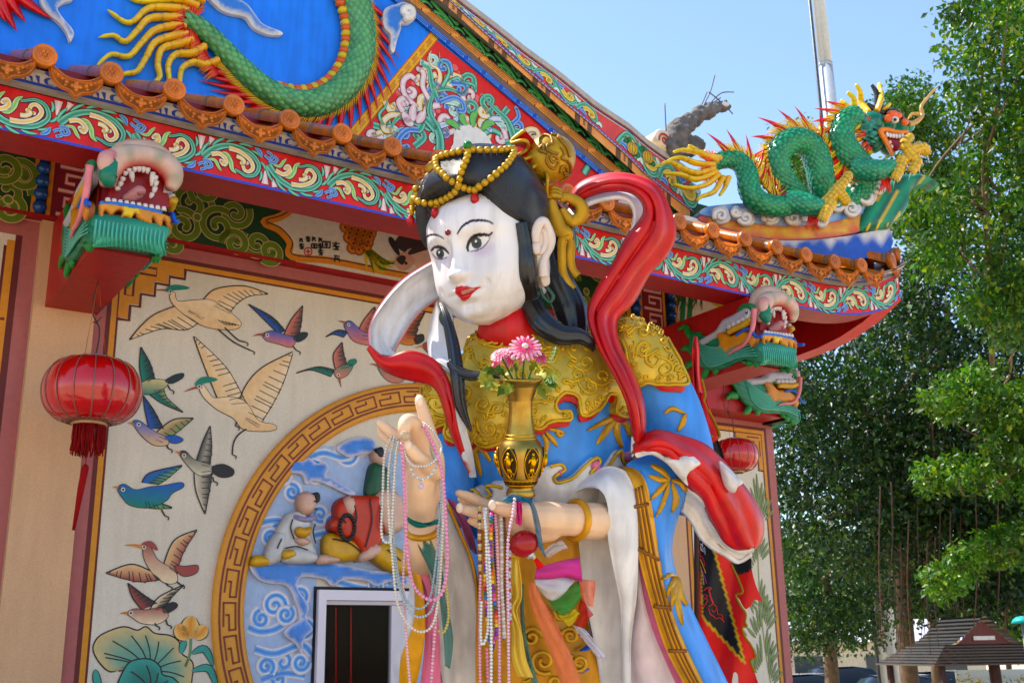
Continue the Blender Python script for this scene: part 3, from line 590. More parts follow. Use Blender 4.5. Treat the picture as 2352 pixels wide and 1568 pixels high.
# ================================================================== frieze under the eaves
DG = rgb(22, 60, 30); OL = rgb(96, 118, 32); OLB = rgb(196, 176, 128); GO = rgb(204, 132, 24)
fz = MB(); fbox(fz, U0w, 6.5, CD, WD+.2, 2.40, 3.2, rgb(60, 30, 30)); fbox(fz, U0w, 5.72, CD-.012, WD, 2.375, 2.398, rgb(150, 20, 24))
frz = fz.build('frieze', m_paint, TEMPLE, smooth=False)
P = Paint(facemap(CD)); pf = pxw(CD)
U = lambda x, y: pf(x, y)[0]
def vband(u0, u1, c, l=0, z0=2.40, z1=3.1): rect(P, u0, u1, z0, z1, c, l)
u_a = [U(78, 400), U(88, 400), U(114, 400), U(124, 400)]
vband(-1.5, u_a[0], DG); vband(u_a[0], u_a[1], GO, 1); vband(u_a[1], u_a[2], BLACK, 1); vband(u_a[2], u_a[3], GO, 1); vband(u_a[3], 1.45, rgb(116, 24, 40))
vband(1.45, 2.5, DG); vband(2.5, 3.9, CREAM); vband(3.9, 5.02, DG)
u_b = [U(1438, 690), U(1447, 690), U(1468, 690), U(1474, 690), U(1522, 700), U(1527, 700), U(1550, 700), U(1556, 700)]
for i, c in enumerate((GO, BLACK, GO, rgb(120, 20, 30), GO, BLACK, GO)): vband(u_b[i], u_b[i+1], c, 1)
vband(u_b[7], 6.4, rgb(210, 196, 178), 1)
def scroll(c, r, s, a0, l=3, w=.031, t=1.4):
    q = spiral(c, r, r*.18, a0, t*s, 18); P.stroke(q, w*1.5, OLB, l, 2); P.stroke(q, w*1.18, OL, l+1, 2); P.dot(q[-1], w*.8, OLB, l); P.dot(q[-1], w*.62, OL, l+1)
for i, (x, y, r, s, a) in enumerate(((20, 440, .12, 1, 0), (50, 405, .09, -1, 2), (10, 385, .1, 1, 3), (20, 480, .08, -1, 1), (440, 470, .13, 1, 0), (420, 520, .11, -1, 2), (500, 520, .12, 1, 1), (470, 440, .10, -1, 4), (540, 490, .1, -1, .5), (590, 560, .1, 1, 2.5), (540, 560, .09, -1, 3.3), (620, 580, .08, 1, 4), (400, 560, .07, 1, 1), (1300, 640, .12, 1, 0), (1330, 700, .1, -1, 1), (1370, 620, .12, -1, 2.5), (1410, 680, .11, 1, 3.5), (1350, 740, .1, 1, 0), (1420, 740, .08, -1, 1))):
    scroll(pf(x, y), r, s, a, 3+(i % 4)*2)
for x, y in ((18, 460), (452, 500), (1345, 670)): P.dot(pf(x, y), .03, OLB, 12); P.dot(pf(x, y), .022, OL, 13)
# cartouche edge
og = [(640, 470), (665, 482), (640, 500), (605, 512), (640, 530), (665, 560), (668, 590), (760, 600), (900, 628), (1000, 645)]
P.poly([pf(*q) for q in og+[(1000, 470), (800, 440)]], rgb(206, 196, 178), 11); P.stroke([pf(*q) for q in og], .05, GO, 12, 5); P.stroke([pf(q[0]+5, q[1]-4) for q in og], .008, INK, 13, 5)
# blue studs are built below; red key panels
def keyp(x0, x1, y0, k=4):
    for j in range(k):
        z = 2.42+.145*j; a = U(x0, y0); b = U(x1, y0); w = b-a
        P.stroke([(a+.1*w, z), (a+.9*w, z), (a+.9*w, z+.1), (a+.35*w, z+.1), (a+.35*w, z+.05), (a+.65*w, z+.05)], .026, rgb(206, 130, 130), 3, 0); P.stroke([(a+.1*w, z), (a+.9*w, z), (a+.9*w, z+.1), (a+.35*w, z+.1), (a+.35*w, z+.05), (a+.65*w, z+.05)], .012, rgb(226, 190, 170), 4, 0)
keyp(128, 196, 420); keyp(196, 262, 430); keyp(1474, 1522, 700)
# pineapple, rabbit, calligraphy
for i in range(7):
    for j in range(5):
        x = 783+j*15+(7 if i % 2 else 0)+i*4; y = 500+i*12-j*0+j*3
        if ((x-818)/44)**2+((y-538)/42)**2 < 1: P.dot(pf(x, y), .042, rgb(130, 76, 20), 14); P.dot(pf(x, y), .033, rgb(212, 134, 36), 15, edge=rgb(180, 98, 24)); P.dot(pf(x, y), .01, rgb(90, 50, 16), 16)
for k in range(11):
    a = -1.9+.30*k; P.stroke([pf(838, 572), pf(838+32*math.cos(a)*.9+10, 590+16*math.sin(a)+12), pf(850+52*math.cos(a)+8, 596+34*abs(math.sin(a)))], .045, rgb(70, 110, 40) if k % 2 else rgb(196, 166, 70), 14, 5, prof='tail')
P.poly([pf(*q) for q in ((905, 560), (925, 535), (965, 530), (1000, 545), (1000, 600), (960, 595), (925, 580))], rgb(54, 42, 40), 14, 4); P.poly([pf(*q) for q in ((930, 580), (960, 570), (1000, 585), (1000, 622), (960, 618))], rgb(206, 170, 150), 15, 4)
P.poly([pf(*q) for q in ((906, 595), (925, 580), (945, 590), (950, 605), (930, 622), (912, 618))], rgb(196, 150, 130), 17, 4); P.stroke([pf(915, 588), pf(900, 560), pf(893, 545)], .05, rgb(40, 30, 30), 18, 5, prof='leaf'); P.stroke([pf(935, 585), pf(960, 572), pf(985, 570)], .05, rgb(60, 44, 40), 18, 5, prof='leaf')
P.poly([pf(*q) for q in ((908, 598), (918, 588), (930, 592), (922, 610))], rgb(50, 38, 36), 18, 4); P.dot(pf(930, 606), .012, INK, 20)
hz = {'a': [((0, 0), (1, 0)), ((.5, -.3), (.5, 1)), ((0, .5), (1, .5)), ((.1, 1), (.9, 1)), ((.2, .2), (.8, .8))], 'b': [((.1, 0), (.9, .1)), ((.3, 0), (.2, 1)), ((.5, .3), (.9, 1)), ((.1, .5), (.9, .5))], 'c': [((0, 0), (1, 0)), ((0, 0), (0, 1)), ((1, 0), (1, 1)), ((0, 1), (1, 1)), ((.25, .3), (.75, .3)), ((.25, .6), (.75, .6)), ((.5, .3), (.5, .8))]}
for x, y, s, g in ((770, 560, 17, 'a'), (772, 588, 17, 'b'), (748, 556, 17, 'c'), (734, 548, 11, 'b'), (734, 562, 11, 'a'), (735, 576, 12, 'a'), (719, 546, 11, 'b'), (720, 561, 12, 'c'), (706, 546, 11, 'a'), (690, 549, 10, 'b'), (691, 562, 12, 'a')):
    for a, b in hz[g]: P.stroke([pf(x-s/2+a[0]*s, y+a[1]*s*.8), pf(x-s/2+b[0]*s, y+b[1]*s*.8+1)], .010, INK, 14, 0)
P.stroke([pf(706+9*math.cos(t), 579+9*math.sin(t)) for t in np.linspace(0, 6.4, 16)], .008, rgb(170, 30, 30), 14, 0); P.stroke([pf(700, 579), pf(712, 579)], .008, rgb(170, 30, 30), 14, 0); P.stroke([pf(706, 573), pf(706, 586)], .008, rgb(170, 30, 30), 14, 0)
# right bay: bamboo, blue and gold stripes
P.poly([pf(*q) for q in ((1620, 655), (1700, 700), (1740, 740), (1700, 735))], rgb(30, 40, 90), 3); P.poly([pf(*q) for q in ((1580, 660), (1600, 660), (1700, 725), (1690, 735))], rgb(190, 160, 30), 3)
for x in (1567, 1583): P.stroke([pf(x+4, 665), pf(x, 720), pf(x-3, 760)], .05, rgb(24, 110, 62), 5, 5)
for k in range(16): x = 1560+random.uniform(0, 40); P.stroke([pf(x, 662), pf(x+random.uniform(-14, 14), 680), pf(x+random.uniform(-20, 20), 700+random.uniform(0, 18))], .03, rgb(40, 80, 30), 6, 4, prof='tail')
P.build('painted_frieze', frz)
st = MB(); ball(st, (0, 0, 0), .05, colf=lambda l: rgb(190, 160, 140) if l[2] > .93 else rgb(36, 70, 130), seg=12, rings=8); stm = st.mesh('stud', m_enamel)
for xa, xb, y0, y1, k in ((101, 101, 378, 510, 6), (1458, 1458, 655, 790, 6), (1539, 1539, 672, 790, 6)):
    a = FP(xa, y0, CD)
    for j in range(k): inst('stud', stm, frz, W(a[0], CD-.01, 2.83-.078*j if xa < 200 else 2.80-.085*j), scale=(.78, .78, .78))
# ================================================================== eaves
UC = 7.16
def lift(u): return .25*max(0, (u-5.9)/1.25)**3
def wl(D):       # vertical lift also runs back along the side eave
    return 0
FT, FB = 2.595, 2.37
us = np.concatenate([np.linspace(-2.2, 5.6, 40), np.linspace(5.75, UC, 14)])
em = MB()
REDP = rgb(206, 44, 42)
# fascia board
rows = [(5.15, FT, REDP), (5.15, FB+.012, REDP)]
grid(em, [[W(u, 5.15, FT+lift(u)), W(u, 5.15, FB+lift(u))] for u in us], REDP)
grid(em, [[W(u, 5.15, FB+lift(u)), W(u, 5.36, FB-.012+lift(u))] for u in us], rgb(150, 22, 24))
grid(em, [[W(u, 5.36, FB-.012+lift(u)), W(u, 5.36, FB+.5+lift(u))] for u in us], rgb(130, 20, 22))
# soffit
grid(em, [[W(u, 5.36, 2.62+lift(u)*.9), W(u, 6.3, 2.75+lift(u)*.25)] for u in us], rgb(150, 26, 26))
# side eave (runs back at the far corner)
Ds = np.linspace(5.15, 12, 30); sl_ = lambda D: .25*max(0, 1-(D-5.15)/1.25)**3
grid(em, [[W(UC, D, FB+sl_(D)), W(UC, D, FT+.02+sl_(D))] for D in Ds], REDP, flip=True)
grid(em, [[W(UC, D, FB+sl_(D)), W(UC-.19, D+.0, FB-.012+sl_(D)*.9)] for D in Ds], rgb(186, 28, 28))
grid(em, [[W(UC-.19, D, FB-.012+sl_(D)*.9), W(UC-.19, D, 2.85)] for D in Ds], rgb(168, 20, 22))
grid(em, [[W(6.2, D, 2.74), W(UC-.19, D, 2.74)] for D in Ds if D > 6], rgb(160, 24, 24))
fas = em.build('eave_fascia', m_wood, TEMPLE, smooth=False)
# cove + lip above the fascia
cv = MB()
grid(cv, [[W(u, 5.14, FT+lift(u)), W(u, 5.115, FT+.006+lift(u)), W(u, 5.115, FT+.022+lift(u))] for u in us], rgb(150, 140, 130))
grid(cv, [[W(u, 5.115, FT+.022+lift(u)), W(u, 5.07, FT+.05+lift(u)), W(u, 5.05, FT+.074+lift(u))] for u in us], rgb(206, 192, 178))
cv.build('eave_cove', m_paint, TEMPLE, smooth=False)
def covemap(a, b, h):       # b 0..1 up the cove
    p0 = W(a, 5.115, FT+.022+lift(a)); p1 = W(a, 5.07, FT+.05+lift(a)); p2 = W(a, 5.05, FT+.074+lift(a))
    q = p0+(p1-p0)*min(b*2, 1)+(p2-p1)*max(0, b*2-1); return q+FN*(.002+h)-np.array([0, 0, h*.3])
P = Paint(covemap, dh=.0005); BL = rgb(44, 66, 150); BL2 = rgb(110, 130, 186)
P.stroke([(u, .08) for u in us], .16, BL, 0, 0)
for k in range(-9, 21):
    c = .885+.3025*k-.1
    if c < -2 or c > UC-.15: continue
    P.stroke([(c-.03, 1.0), (c-.02, .72), (c+.035, .55), (c+.045, .3), (c+.02, .12)], .018, BL, 1, 5, edge=BL2)
    P.stroke([(c+.02, .45), (c-.005, .55), (c-.025, .4), (c-.015, .2), (c+.01, .22)], .017, BL, 1, 5)
    for s in (-1, 1):
        for j in range(3): x = c+s*(.06+.03*j)+.01; P.stroke([(x, .12), (x+s*.008, .3), (x+s*.016, .52-.1*j)], .02, BL, 1, 4, prof='head')
P.build('painted_cove_scroll', fas)
# fascia scroll painting: glide-reflected vine
PER = .7; H_ = (FT-FB)-.02
def fmap(a, b, h): return W(a, 5.15-h, FB+.016+b*H_+lift(a))
P = Paint(fmap, dh=.0005); TE = rgb(24, 128, 104); TEp = rgb(150, 214, 190); LG = rgb(126, 186, 96); LGp = rgb(206, 230, 180); YEL = rgb(232, 190, 44); WHT = rgb(232, 228, 222); BU = rgb(52, 96, 190); BUp = rgb(160, 196, 232); PK = rgb(226, 168, 182)
vine = [(0, .40), (.31, .68), (.70, .85), (1.09, .88), (1.48, .80), (1.75, .60), (1.79, .42), (1.66, .22), (1.4, .15), (1.17, .22), (1.02, .26)]
yel = [(.8, .80), (1.15, .77), (1.48, .62), (1.6, .42), (1.48, .28), (1.33, .30), (1.28, .44), (1.4, .5)]
lg1 = [(.42, .56), (.70, .62), (.86, .45), (.93, .25), (1.07, .15)]; wy = [(.25, .52), (.52, .58), (.72, .45), (.67, .32), (.57, .40)]
lg2 = [(.08, .34), (.36, .38), (.5, .22), (.6, .12)]; bu = [(0, .30), (.18, .32), (.28, .20), (.15, .14), (.1, .22)]
inn = [(1.05, .62), (1.2, .6), (1.3, .52), (1.22, .46)]
def put(P, pts, a0, fl):
    out = []
    for x, y in pts:
        X = a0+x*PER/4.2; out.append((X, 1-y if fl else y))
    return out
class FPnt(Paint):
    pass
# strokes are drawn in metric space: scale b to metres for even widths
def fm2(a, b, h): return W(a, 5.15-h, FB+.016+b+lift(a))
P = Paint(fm2, dh=.0005)
def sc(pts): return [(x, y*H_) for x, y in pts]
u0 = -.55
k = 0
while u0 < UC-.1:
    for fl in (0, 1):
        a0 = u0+(PER/2 if fl else 0)
        if a0 > UC-.33: continue
        g = lambda pts: sc(put(P, pts, a0, fl)); w = .030
        P.curl(g(vine), w*1.15, TE, 2, edge=TEp, out=INK, ow=.34, w1=w*.35)
        for j in range(7):      # serrated leaflets on the outer side
            x, y = vine[j]; x2, y2 = vine[j+1]; dx, dy = x2-x, y2-y; L = math.hypot(dx, dy*1.0); nx, ny = -dy/L, dx/L
            P.curl(g([(x+nx*.10, y+ny*.10), (x+dx*.5+nx*.20, y+dy*.5+ny*.17), (x+dx*1.1+nx*.22, y+dy*1.1+ny*.2)]), .017, TEp, 3, edge=TE, out=INK, ow=.4, prof='leaf', sm=3)
        P.curl(g(yel), .027, YEL, 5, edge=WHT, out=INK, ow=.25, w1=.016, blob=.010); P.curl(g(lg1), .025, LG, 6, edge=LGp, out=INK, ow=.3, prof='leaf')
        P.curl(g(wy), .025, YEL, 7, edge=WHT, out=INK, ow=.3, blob=.011); P.curl(g(lg2), .017, LG, 6, edge=LGp, out=INK, ow=.3, prof='leaf'); P.curl(g(bu), .017, BU, 7, edge=BUp, out=INK, ow=.3, blob=.010)
        P.curl(g(inn), .024, WHT, 7, edge=YEL, out=INK, ow=.3, blob=.010)
        P.curl(g([(1.62, .98), (1.8, .9), (1.86, .76)]), .022, BU, 7, edge=BUp, out=INK, ow=.3, prof='leaf'); P.curl(g([(1.96, .84), (2.12, .76), (2.2, .88), (2.08, .94)]), .016, BU, 6, edge=BUp, out=INK, ow=.3, blob=.009)
        b = g([(2.0, .42), (2.02, .22), (2.02, .04)]); P.curl(b, .040, WHT, 4, edge=PK, out=INK, ow=.22, prof='head')
        b = g([(.25, .98), (.2, .86), (.12, .72)]); P.curl(b, .034, WHT, 1, edge=PK, out=INK, ow=.22, prof='tail')
    u0 += PER
P.stroke([(u, -.008) for u in us if u < UC], .014, rgb(40, 80, 190), 1, 0)
P.build('painted_vine_scroll', fas)
# --- eave tiles
TC = rgb(194, 112, 60); TCd = rgb(120, 60, 30)
eave = MB()
Dr = np.linspace(5.04, 5.95, 6)
grid(eave, [[W(u, D, 2.652+lift(u)*(1-(D-5.04)/1.2)+(D-5.04)*.5) for D in Dr] for u in us], rgb(90, 80, 72))
eave_roof = eave.build('eave_roof', m_glaze, TEMPLE)
up3 = np.array([0, 0, 1.])
dm = MB(); R = .0565        # local frame: x along facade, y out, z up
lathe(dm, (0, 0, 0), (0, 1, 0), [(0, .016), (.036, .016), (.040, .012), (.046, .019), (.053, .019), (.0565, .014), (.0565, -.022), (.048, -.022)], 22, TC)
for k in range(6):
    a = k*math.pi/3; ball(dm, (.018*math.cos(a), .016, .018*math.sin(a)), (.010, .004, .010), TC, seg=6, rings=4)
ball(dm, (0, .017, 0), (.009, .005, .009), TC, seg=6, rings=4)
for k in range(9):
    a = k*2*math.pi/9; ball(dm, (.031*math.cos(a), .015, .031*math.sin(a)), (.005, .003, .005), TC, seg=5, rings=3)
V = [[(.048*math.cos(t), -.02-s, .048*math.sin(t)+.5*s) for t in np.linspace(-.5, math.pi+.5, 9)] for s in (0, .3, .6, .9)]; grid(dm, V, TC)
for s in (.0, .3):
    V = [[(r*math.cos(t), -.02-s-d, r*math.sin(t)+.5*(s+d)) for t in np.linspace(-.3, math.pi+.3, 9)] for r, d in ((.049, 0), (.053, .002), (.053, .03), (.049, .032))]; grid(dm, V, rgb(120, 100, 84))
dme = dm.mesh('eave_disc_tile', m_glaze)
pm = MB(); out = [(-.128, -.005), (-.118, .008), (-.06, -.030), (0, -.040), (.06, -.030), (.118, .008), (.128, -.005), (.112, -.055), (.075, -.093), (.03, -.108), (0, -.135), (-.03, -.108), (-.075, -.093), (-.112, -.055)]
lm = lambda a, b, h: np.array([a, h, b])
extrude(pm, out, lm, -.018, .0, TC, .005, sm=3)
rim = cr([(x*.92, (y+.05)*.9-.05) for x, y in out], 4, True); tube(pm, [lm(q[0], q[1], .001) for q in rim], .0032, 5, TC, cap=False)
for x, y, r in ((0, -.075, .018), (-.018, -.075, .010), (.018, -.075, .010), (0, -.058, .010), (0, -.093, .010), (-.045, -.062, .011), (.045, -.062, .011), (-.065, -.05, .009), (.065, -.05, .009), (-.085, -.035, .008), (.085, -.035, .008), (-.05, -.08, .008), (.05, -.08, .008)):
    ball(pm, lm(x, y, .0), (r, .005, r), TC, seg=7, rings=4)
V = [[(x, -.015-s, -.012-.028*(1-(x/.12)**2)+.5*s) for x in np.linspace(-.12, .12, 7)] for s in (0, .3, .9)]; grid(pm, V, TC)
pme = pm.mesh('eave_drip_tile', m_glaze)
for k in range(-9, 21):
    uu = .7305+.3045*k
    if uu > 6.72: continue
    sl = (lift(uu+.05)-lift(uu-.05))/.1; ax = nrm(FD+up3*sl); rot = axes(-ax, FN, nrm(np.cross(-ax, FN)))
    j = Matrix.Rotation(random.uniform(-.04, .04), 3, 'Y')
    inst('eave_disc_tile', dme, eave_roof, W(uu, 5.0, 2.72+lift(uu)*1.08), rot)
    um = uu+.152; sl = (lift(um+.05)-lift(um-.05))/.1; ax = nrm(FD+up3*sl); rot = axes(-ax, FN, nrm(np.cross(-ax, FN)))
    inst('eave_drip_tile', pme, eave_roof, W(um, 5.004, 2.684+lift(um)*1.08), rot @ j)
for uu, D, yaw in ((6.93, 5.03, .35), (7.13, 5.12, .8)):
    x = nrm(FD*math.cos(yaw)-FN*math.sin(yaw)); y = nrm(FN*math.cos(yaw)+FD*math.sin(yaw)); rot = axes(-x, y, up3)
    inst('eave_disc_tile', dme, eave_roof, W(uu, D, 2.72+lift(uu)*1.12), rot, 1.12); inst('eave_drip_tile', pme, eave_roof, W(uu+.13*math.cos(yaw), D+.13*math.sin(yaw), 2.70+lift(uu+.1)*1.1), rot)
# ================================================================== gable
GD = 5.9
sl0 = -.496
gline = lambda u: 4.30+sl0*(u-3.0)
UP = -1.6                           # the ridge peak, left of the frame
gm_ = MB(); BLUE = rgb(40, 126, 232)
ug = np.linspace(UP, 5.62, 30)
grid(gm_, [[W(u, GD, 2.9), W(u, GD, gline(u)+.3)] for u in ug], BLUE); grid(gm_, [[W(2*UP-u, GD, 2.9), W(2*UP-u, GD, gline(u)+.3)] for u in ug], BLUE, flip=True)
gable = gm_.build('gable_wall', m_paint, TEMPLE, smooth=False)
rails = {   # traced boundaries of the mouldings: (depth, two points)
 'b0': (5.88, (903, 0), (1500, 505)), 'b1': (5.88, (924, 0), (1440, 440)), 'o0': (5.855, (938, 0), (1440, 425)), 'o1': (5.83, (960, 0), (1440, 400)), 'g0': (5.82, (962, 0), (1440, 402)), 'g1': (5.82, (990, 0), (1440, 370)),
 'p0': (5.74, (1010, 0), (1555, 484)), 'p1': (5.73, (1029, 0), (1584, 480))}
rail = {}
for k, (D, a, b) in rails.items():
    A = FP(*a, D); B = FP(*b, D); rail[k] = (D, A, (B[1]-A[1])/(B[0]-A[0]))
def RZ(k, u): D, A, s = rail[k]; return A[1]+s*(u-A[0])
def RW(k, u): return W(u, rail[k][0], RZ(k, u))
ue = 5.5
def band(mb, k0, k1, col, u1=ue): grid(mb, [[RW(k0, u), RW(k1, u)] for u in np.linspace(UP, u1, 24)], col)
gmold = MB(); GRY = rgb(132, 124, 116)
band(gmold, 'b0', 'b1', rgb(36, 82, 186)); band(gmold, 'b1', 'o0', rgb(120, 108, 110)); band(gmold, 'o0', 'o1', rgb(224, 158, 92)); band(gmold, 'o1', 'g0', rgb(224, 158, 92)); band(gmold, 'g0', 'g1', rgb(16, 20, 18)); band(gmold, 'g1', 'p0', GRY); band(gmold, 'p0', 'p1', rgb(222, 156, 100))
gmo = gmold.build('gable_moulding', m_paint, TEMPLE, smooth=False)
def bmap(k0, k1): return lambda a, b, h: RW(k0, a)*(1-b)+RW(k1, a)*b+FN*h+np.array([0, 0, -h*.35])
def brect(P, a0, a1, b0, b1, c, l): P.poly([(a0, b0), (a1, b0), (a1, b1), (a0, b1)], c, l)
def hline(P, a0, a1, b, w, c, l): brect(P, a0, a1, b-w/2, b+w/2, c, l)
P = Paint(bmap('b0', 'b1')); lb = rgb(112, 164, 236)
for k in range(-14, 18):
    a = 3+.145*k
    hline(P, a, a+.125, .22, .10, lb, 1); hline(P, a+.02, a+.145, .78, .10, lb, 1); hline(P, a+.03, a+.115, .5, .10, lb, 1); brect(P, a+.117, a+.127, .2, .52, lb, 1); brect(P, a+.018, a+.028, .48, .82, lb, 1)
P.build('painted_blue_fret', gmo)
P = Paint(bmap('o0', 'g0'))
for k in range(-9, 12):
    a = 3+.235*k
    for b, s, e in ((.3, 0, .2), (.55, .02, .215), (.78, .035, .235)): hline(P, a+s, a+e, b, .06, INK, 1)
    brect(P, a+.2, a+.207, 0.05, .3, INK, 1); brect(P, a+.028, a+.035, .78, 1, INK, 1)
    hline(P, a, a+.235, .03, .06, INK, 1)
P.build('painted_orange_fret', gmo)
P = Paint(bmap('g0', 'g1'), dh=.0005); G1 = rgb(38, 122, 62); G2 = rgb(108, 178, 116); bh = .085
for k in range(-8, 11):
    a = 3+.26*k; q = lambda pts: [(a+x*.26, y) for x, y in pts]
    def gs(pts, w, l=1): # width in band units, drawn as polygons of even thickness
        Q = cr(q(pts), 6); n = len(Q); T = np.gradient(Q*np.array([1, bh]), axis=0); T /= np.linalg.norm(T, axis=1)[:, None]+1e-9; N = np.stack([-T[:, 1], T[:, 0]/1], 1); ww = np.linspace(1, .6, n)
        A = Q+N*np.array([1, 1/bh])*w*bh*.5*ww[:, None]; B = Q-N*np.array([1, 1/bh])*w*bh*.5*ww[:, None]; h = P.H(l)
        V = []; cc = []
        for i in range(n): V += [P.mp(A[i][0], np.clip(A[i][1], .02, .98), h), P.mp(B[i][0], np.clip(B[i][1], .02, .98), h)]; cc += [G1, G2]
        P.mb.add(V, [(2*i, 2*i+1, 2*i+3, 2*i+2) for i in range(n-1)], cc)
    gs([(0, .95), (.2, .75), (.45, .6), (.62, .35), (.72, .08)], .42); gs([(.1, .1), (.25, .35), (.4, .38), (.5, .2), (.42, .12)], .26); gs([(.55, .9), (.7, .75), (.85, .85), (.8, .6), (.7, .62)], .2); gs([(.72, .1), (.82, .35), (.95, .45), (1.05, .3)], .26); gs([(.2, .1), (.4, .05), (.6, .1)], .2)
P.build('painted_green_scroll', gmo)
P = Paint(bmap('p0', 'p1'))
for k in range(-4, 7):
    a = 3.36+.37*k
    for x0, x1, c in ((-.05, -.005, rgb(96, 66, 46)), (.06, .10, rgb(96, 66, 46)), (-.005, .06, rgb(206, 146, 98))): brect(P, a+x0, a+x1, 0, 1, c, 1)
    for b in (.3, .5, .7): brect(P, a+.02, a+.04, b-.05, b+.08, rgb(70, 44, 30), 2)
tag(P.build('painted_peach_blocks', gmo), None, None, kind='stuff')
# --- gable field paintings
P = Paint(facemap(GD)); pg = pxw(GD)
a, b = np.array(pg(996, 84)), np.array(pg(816, 302)); dirn = (b-a)/np.linalg.norm(b-a); b2 = b+dirn*.5
P.poly([pg(1001, 92), (5.6, gline(5.6)+.05), (5.6, 2.95), tuple(b2+np.array([.03, 0]))], rgb(206, 58, 56), 0)
P.stroke([a-dirn*.02, b2], .075, rgb(176, 96, 40), 1, 0); P.stroke([a-dirn*.02, b2], .060, rgb(222, 170, 62), 2, 0)
nn = np.array([-dirn[1], dirn[0]])
for k in range(14):
    c = a+dirn*(.02+.1*k)
    P.stroke([c-nn*.012, c+dirn*.075-nn*.012], .006, rgb(186, 100, 40), 3, 0); P.stroke([c+dirn*.02+nn*.012, c+dirn*.095+nn*.012], .006, rgb(186, 100, 40), 3, 0); P.stroke([c+dirn*.02, c+dirn*.075], .006, rgb(186, 100, 40), 3, 0)
def G(*pts): return [pg(*q) for q in pts]
RP = rgb(222, 110, 108)
for k in range(60):
    x = random.uniform(860, 1300); y = random.uniform(130, 330); q = pg(x, y)
    if q[1] < gline(q[0])-.05 and (np.array(q)-a) @ np.array([-nn[0], -nn[1]])*(1 if (np.array([5, 3.2])-a) @ -nn > 0 else -1) > .06: P.dot(q, random.uniform(.01, .03), RP, 1, 6)
fo = dict(out=INK, ow=.22)
for pts, w, c, e, bl, pr in (
 (G((1005, 430), (1010, 330), (1000, 290), (985, 260), (990, 225), (1000, 190)), .07, TE, TEp, 0, 'tail'), (G((1000, 300), (970, 270), (935, 262), (905, 280), (895, 310)), .06, TE, TEp, 0, 'tail'),
 (G((990, 280), (985, 240), (1000, 210), (1030, 205), (1060, 215), (1075, 200), (1072, 190)), .05, TE, TEp, 0, 'tail'), (G((1000, 225), (990, 190), (985, 160), (970, 150), (972, 138)), .05, TE, TEp, 0, 'tail'),
 (G((985, 230), (970, 200), (972, 170), (960, 160)), .04, WHT, PK, .02, None), (G((1000, 210), (1010, 180), (1005, 160), (990, 150), (985, 130), (990, 118)), .04, WHT, YEL, 0, 'tail'),
 (G((1015, 200), (1030, 170), (1025, 150), (1010, 140), (1008, 120)), .03, TEp, TE, 0, 'tail'), (G((1030, 190), (1050, 180), (1060, 190), (1085, 195), (1090, 205)), .025, TEp, TE, .01, None),
 (G((960, 250), (930, 220), (925, 190), (940, 175), (955, 185)), .04, WHT, PK, .018, None), (G((975, 240), (985, 210), (1000, 195), (1012, 200)), .035, BU, BUp, .016, None), (G((1010, 235), (1040, 225), (1060, 235), (1065, 255), (1050, 255)), .035, BU, BUp, .016, None),
 (G((960, 300), (935, 300), (915, 320), (920, 340), (935, 338)), .04, BU, BUp, .018, None), (G((930, 270), (900, 265), (880, 280), (882, 300), (897, 300)), .04, WHT, YEL, .018, None), (G((905, 310), (875, 305), (855, 320), (860, 335)), .04, WHT, YEL, .018, None),
 (G((880, 290), (870, 265), (885, 245), (890, 225)), .03, TEp, TE, 0, 'tail'), (G((1010, 290), (1040, 280), (1060, 262), (1070, 245)), .04, BUp, WHT, 0, 'tail'), (G((1010, 310), (1045, 300), (1055, 280)), .04, WHT, PK, .015, None),
 (G((1180, 320), (1165, 280), (1140, 255), (1120, 235), (1105, 215)), .06, TE, TEp, 0, 'tail'), (G((1170, 290), (1190, 270), (1185, 250)), .035, BU, BUp, .018, None), (G((1150, 275), (1130, 275), (1118, 290), (1125, 300)), .04, WHT, BUp, .018, None), (G((1190, 320), (1210, 300), (1230, 300), (1235, 315), (1222, 318)), .04, WHT, YEL, .018, None),
 (G((1150, 310), (1130, 300), (1110, 310), (1105, 330)), .04, TEp, TE, .015, None), (G((1160, 330), (1200, 330), (1230, 345), (1260, 340)), .05, TE, TEp, 0, 'tail'), (G((1340, 400), (1360, 370), (1390, 365), (1400, 380)), .05, TEp, TE, .02, None), (G((1350, 440), (1380, 425), (1420, 430)), .05, BU, BUp, .02, None), (G((1400, 420), (1430, 450), (1450, 480)), .05, TE, TEp, 0, 'tail'), (G((1420, 470), (1450, 470), (1470, 480)), .06, WHT, PK, .03, None)):
    P.curl(pts, w, c, 4+random.randrange(3)*2, edge=e, blob=bl, prof=pr, **fo)
pts_ = []; tri = [(992, 118), (850, 300), (835, 330), (1290, 335), (1180, 262), (1080, 175)]
while len(pts_) < 46:
    c = (random.uniform(840, 1290), random.uniform(120, 335))
    if not inpoly(tri, *c) or edist(tri, *c) < 9 or any(math.hypot(c[0]-p[0], c[1]-p[1]) < 22 for p in pts_): 
        pts_.append((-999, 0)) if random.random() < .004 else None; continue
    pts_.append(c); k = len(pts_); a0 = random.uniform(0, 6.28); s = 1 if k % 2 else -1; r = random.uniform(11, 17); col, ed = ((TE, TEp), (WHT, YEL), (BU, BUp), (WHT, PK), (TEp, WHT))[k % 5]
    P.curl(G(*([(c[0]+(r+12)*math.cos(a0-s*1.2), c[1]+(r+12)*math.sin(a0-s*1.2))]+spiral(c, r, r*.3, a0, .8*s, 7))), .045, col, 2+(k % 2)*2, edge=ed, blob=.02, w1=.03, sm=3, **fo)
for q in (((948, 280), (946, 262), (950, 240)), ((940, 284), (930, 270), (924, 258)), ((956, 284), (966, 270), (972, 258)), ((948, 288), (936, 282), (928, 270))):
    P.curl(G(*q), .06, WHT, 12, edge=PK, prof='leaf', **fo)
